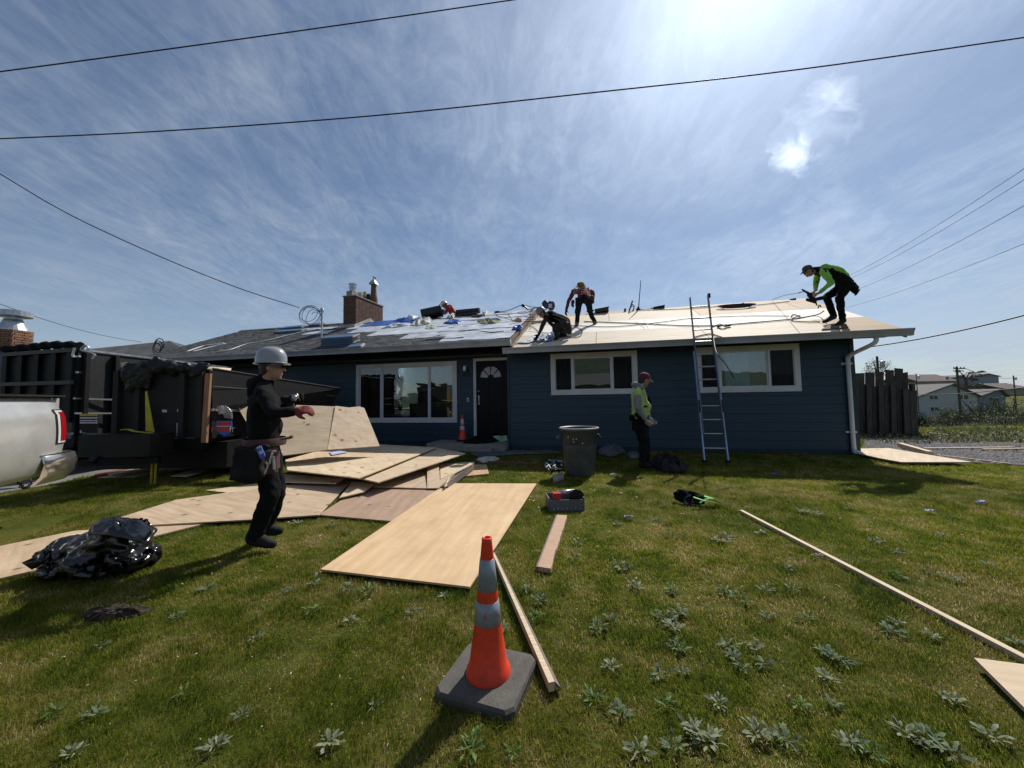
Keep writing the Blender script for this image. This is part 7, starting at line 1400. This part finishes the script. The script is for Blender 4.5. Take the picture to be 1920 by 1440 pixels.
# chips and crumbs of wood, nobody could count them
mb = MB(); q = random.Random(15)
for _ in range(300):
    px, py = (q.gauss(870, 230), q.gauss(930, 45)) if q.random() < .6 else (q.uniform(100, 1850), q.uniform(890, 1400)); 
    if py < 880 or py > 1438: continue
    P = G(px, py, q.uniform(.012, .03)); a = q.uniform(0, 6.3); kz = min(1, max(.25, P.y/5)); l = kz*q.uniform(.006, .024); w_ = kz*q.uniform(.002, .007); d = Vector((math.cos(a), math.sin(a), q.uniform(-.3, .3)))*l; e = Vector((-math.sin(a), math.cos(a), q.uniform(-.3, .3)))*w_
    mb.add([P-d-e, P+d-e, P+d+e, P-d+e, P+Vector((0, 0, .003))], [(0, 1, 4), (1, 2, 4), (2, 3, 4), (3, 0, 4), (3, 2, 1, 0)])
wc = build('wood_chips', mb, wood_edge, loc=Vector((0, 0, 0))); struct(wc, 'stuff'); wc['label'] = 'pale wood chips and splinters scattered over the lawn'

# ------------------------------------------------------------ grass
def vnoise(x, y, cell, seed):
    g = np.random.default_rng(seed).random((512, 512)); u, v = x/cell, y/cell; iu, iv = np.floor(u).astype(int), np.floor(v).astype(int); fu, fv = u-iu, v-iv; fu, fv = fu*fu*(3-2*fu), fv*fv*(3-2*fv)
    a = g[iu % 512, iv % 512]; b = g[(iu+1) % 512, iv % 512]; c = g[iu % 512, (iv+1) % 512]; d = g[(iu+1) % 512, (iv+1) % 512]; return (a*(1-fu)+b*fu)*(1-fv)+(c*(1-fu)+d*fu)*fv
def grass(bands):
    allv, rnds, F3_, base = [], [], [], 0; loops = []
    for (y0, y1, dens, w_, h_, full) in bands:
        xr = lambda y: 1.42*y+.4
        area = 2*(xr(y0)+xr(y1))/2*(y1-y0); n = int(area*dens)
        y = rng.uniform(y0, y1, int(n*1.5)); x = rng.uniform(-xr(y1), xr(y1), len(y)); k = np.abs(x) < 1.42*y+.4; x, y = x[k], y[k]
        keep = np.ones(len(x), bool)
        for P in FOOT:
            xs = [p[0] for p in P]; ys = [p[1] for p in P]
            m = (x > min(xs)) & (x < max(xs)) & (y > min(ys)) & (y < max(ys))
            if m.any(): idx = np.where(m)[0]; keep[idx[inpoly(x[idx], y[idx], P)]] = False
        x, y = x[keep], y[keep]; n = len(x)
        # patchy height
        n1_, n2_, n3_ = vnoise(x, y, .55, 1), vnoise(x, y, .16, 2), vnoise(x, y, .055, 3)
        ph = np.clip(.25+.7*n1_+.75*(n2_-.15)+.55*(n3_-.3), .18, 1.7)
        thin = rng.random(n) < np.clip(.35+1.3*(.55*n2_+.45*n3_), 0, 1); x, y, ph, n2_, n3_ = x[thin], y[thin], ph[thin], n2_[thin], n3_[thin]; n = len(x)
        h = h_*ph*rng.uniform(.5, 1.4, n); w2 = w_*rng.uniform(.6, 1.3, n)/2
        a = rng.uniform(0, 2*np.pi, n); la = rng.normal(2.4, 1.1, n)+np.sin(x*1.9)+np.sin(y*2.3); lean = np.abs(rng.normal(.75, .45, n))
        bx, by = np.cos(a)*w2, np.sin(a)*w2; lx, ly = np.cos(la)*lean*h, np.sin(la)*lean*h; z0 = np.full(n, -.004)
        r = np.clip(.5+(rng.random(n)-.5)*1.1-(n2_-.5)*.9-(n3_-.5)*.5, -.5, 1.5)
        if full:
            v = np.stack([np.stack([x-bx, y-by, z0], 1), np.stack([x+bx, y+by, z0], 1), np.stack([x+lx*.35+bx*.75, y+ly*.35+by*.75, h*.6], 1), np.stack([x+lx*.35-bx*.75, y+ly*.35-by*.75, h*.6], 1), np.stack([x+lx*1.1, y+ly*1.1, h*(.95-.3*np.minimum(lean, 1))], 1)], 1).reshape(-1, 3)
            o = base+np.arange(n)*5; loops.append(np.stack([o, o+1, o+2, o, o+2, o+3, o+3, o+2, o+4], 1).reshape(-1)); rnds.append(np.repeat(r, 5)); base += 5*n
        else:
            v = np.stack([np.stack([x-bx, y-by, z0], 1), np.stack([x+bx, y+by, z0], 1), np.stack([x+lx, y+ly, h*.8], 1)], 1).reshape(-1, 3)
            o = base+np.arange(n)*3; loops.append(np.stack([o, o+1, o+2], 1).reshape(-1)); rnds.append(np.repeat(r, 3)); base += 3*n
        allv.append(v)
    v = np.concatenate(allv); lo = np.concatenate(loops); nt_ = len(lo)//3
    me = bpy.data.meshes.new('grass'); me.vertices.add(len(v)); me.vertices.foreach_set('co', v.astype(np.float32).ravel()); me.loops.add(len(lo)); me.loops.foreach_set('vertex_index', lo.astype(np.int32))
    me.polygons.add(nt_); me.polygons.foreach_set('loop_start', (np.arange(nt_)*3).astype(np.int32)); me.update(calc_edges=True)
    at = me.attributes.new('rnd', 'FLOAT', 'POINT'); at.data.foreach_set('value', np.concatenate(rnds).astype(np.float32)); me.materials.append(grass_m)
    o = bpy.data.objects.new('grass', me); S.collection.objects.link(o); o['kind'] = 'stuff'; o['label'] = 'short matted lawn grass around the boards and cones'; print('grass tris', nt_)
grass([(.35, 2.0, 24000, .0024, .025, True), (2.0, 3.6, 12000, .0032, .028, True), (3.6, 6.2, 6000, .0052, .034, False), (6.2, 10.5, 2300, .009, .042, False), (10.5, 14, 300, .02, .06, False)])
print('total tris', sum(sum(len(p.vertices)-2 for p in o.data.polygons) for o in S.objects if o.type == 'MESH' and o.name != 'grass' and not o.name.startswith('leaf')))
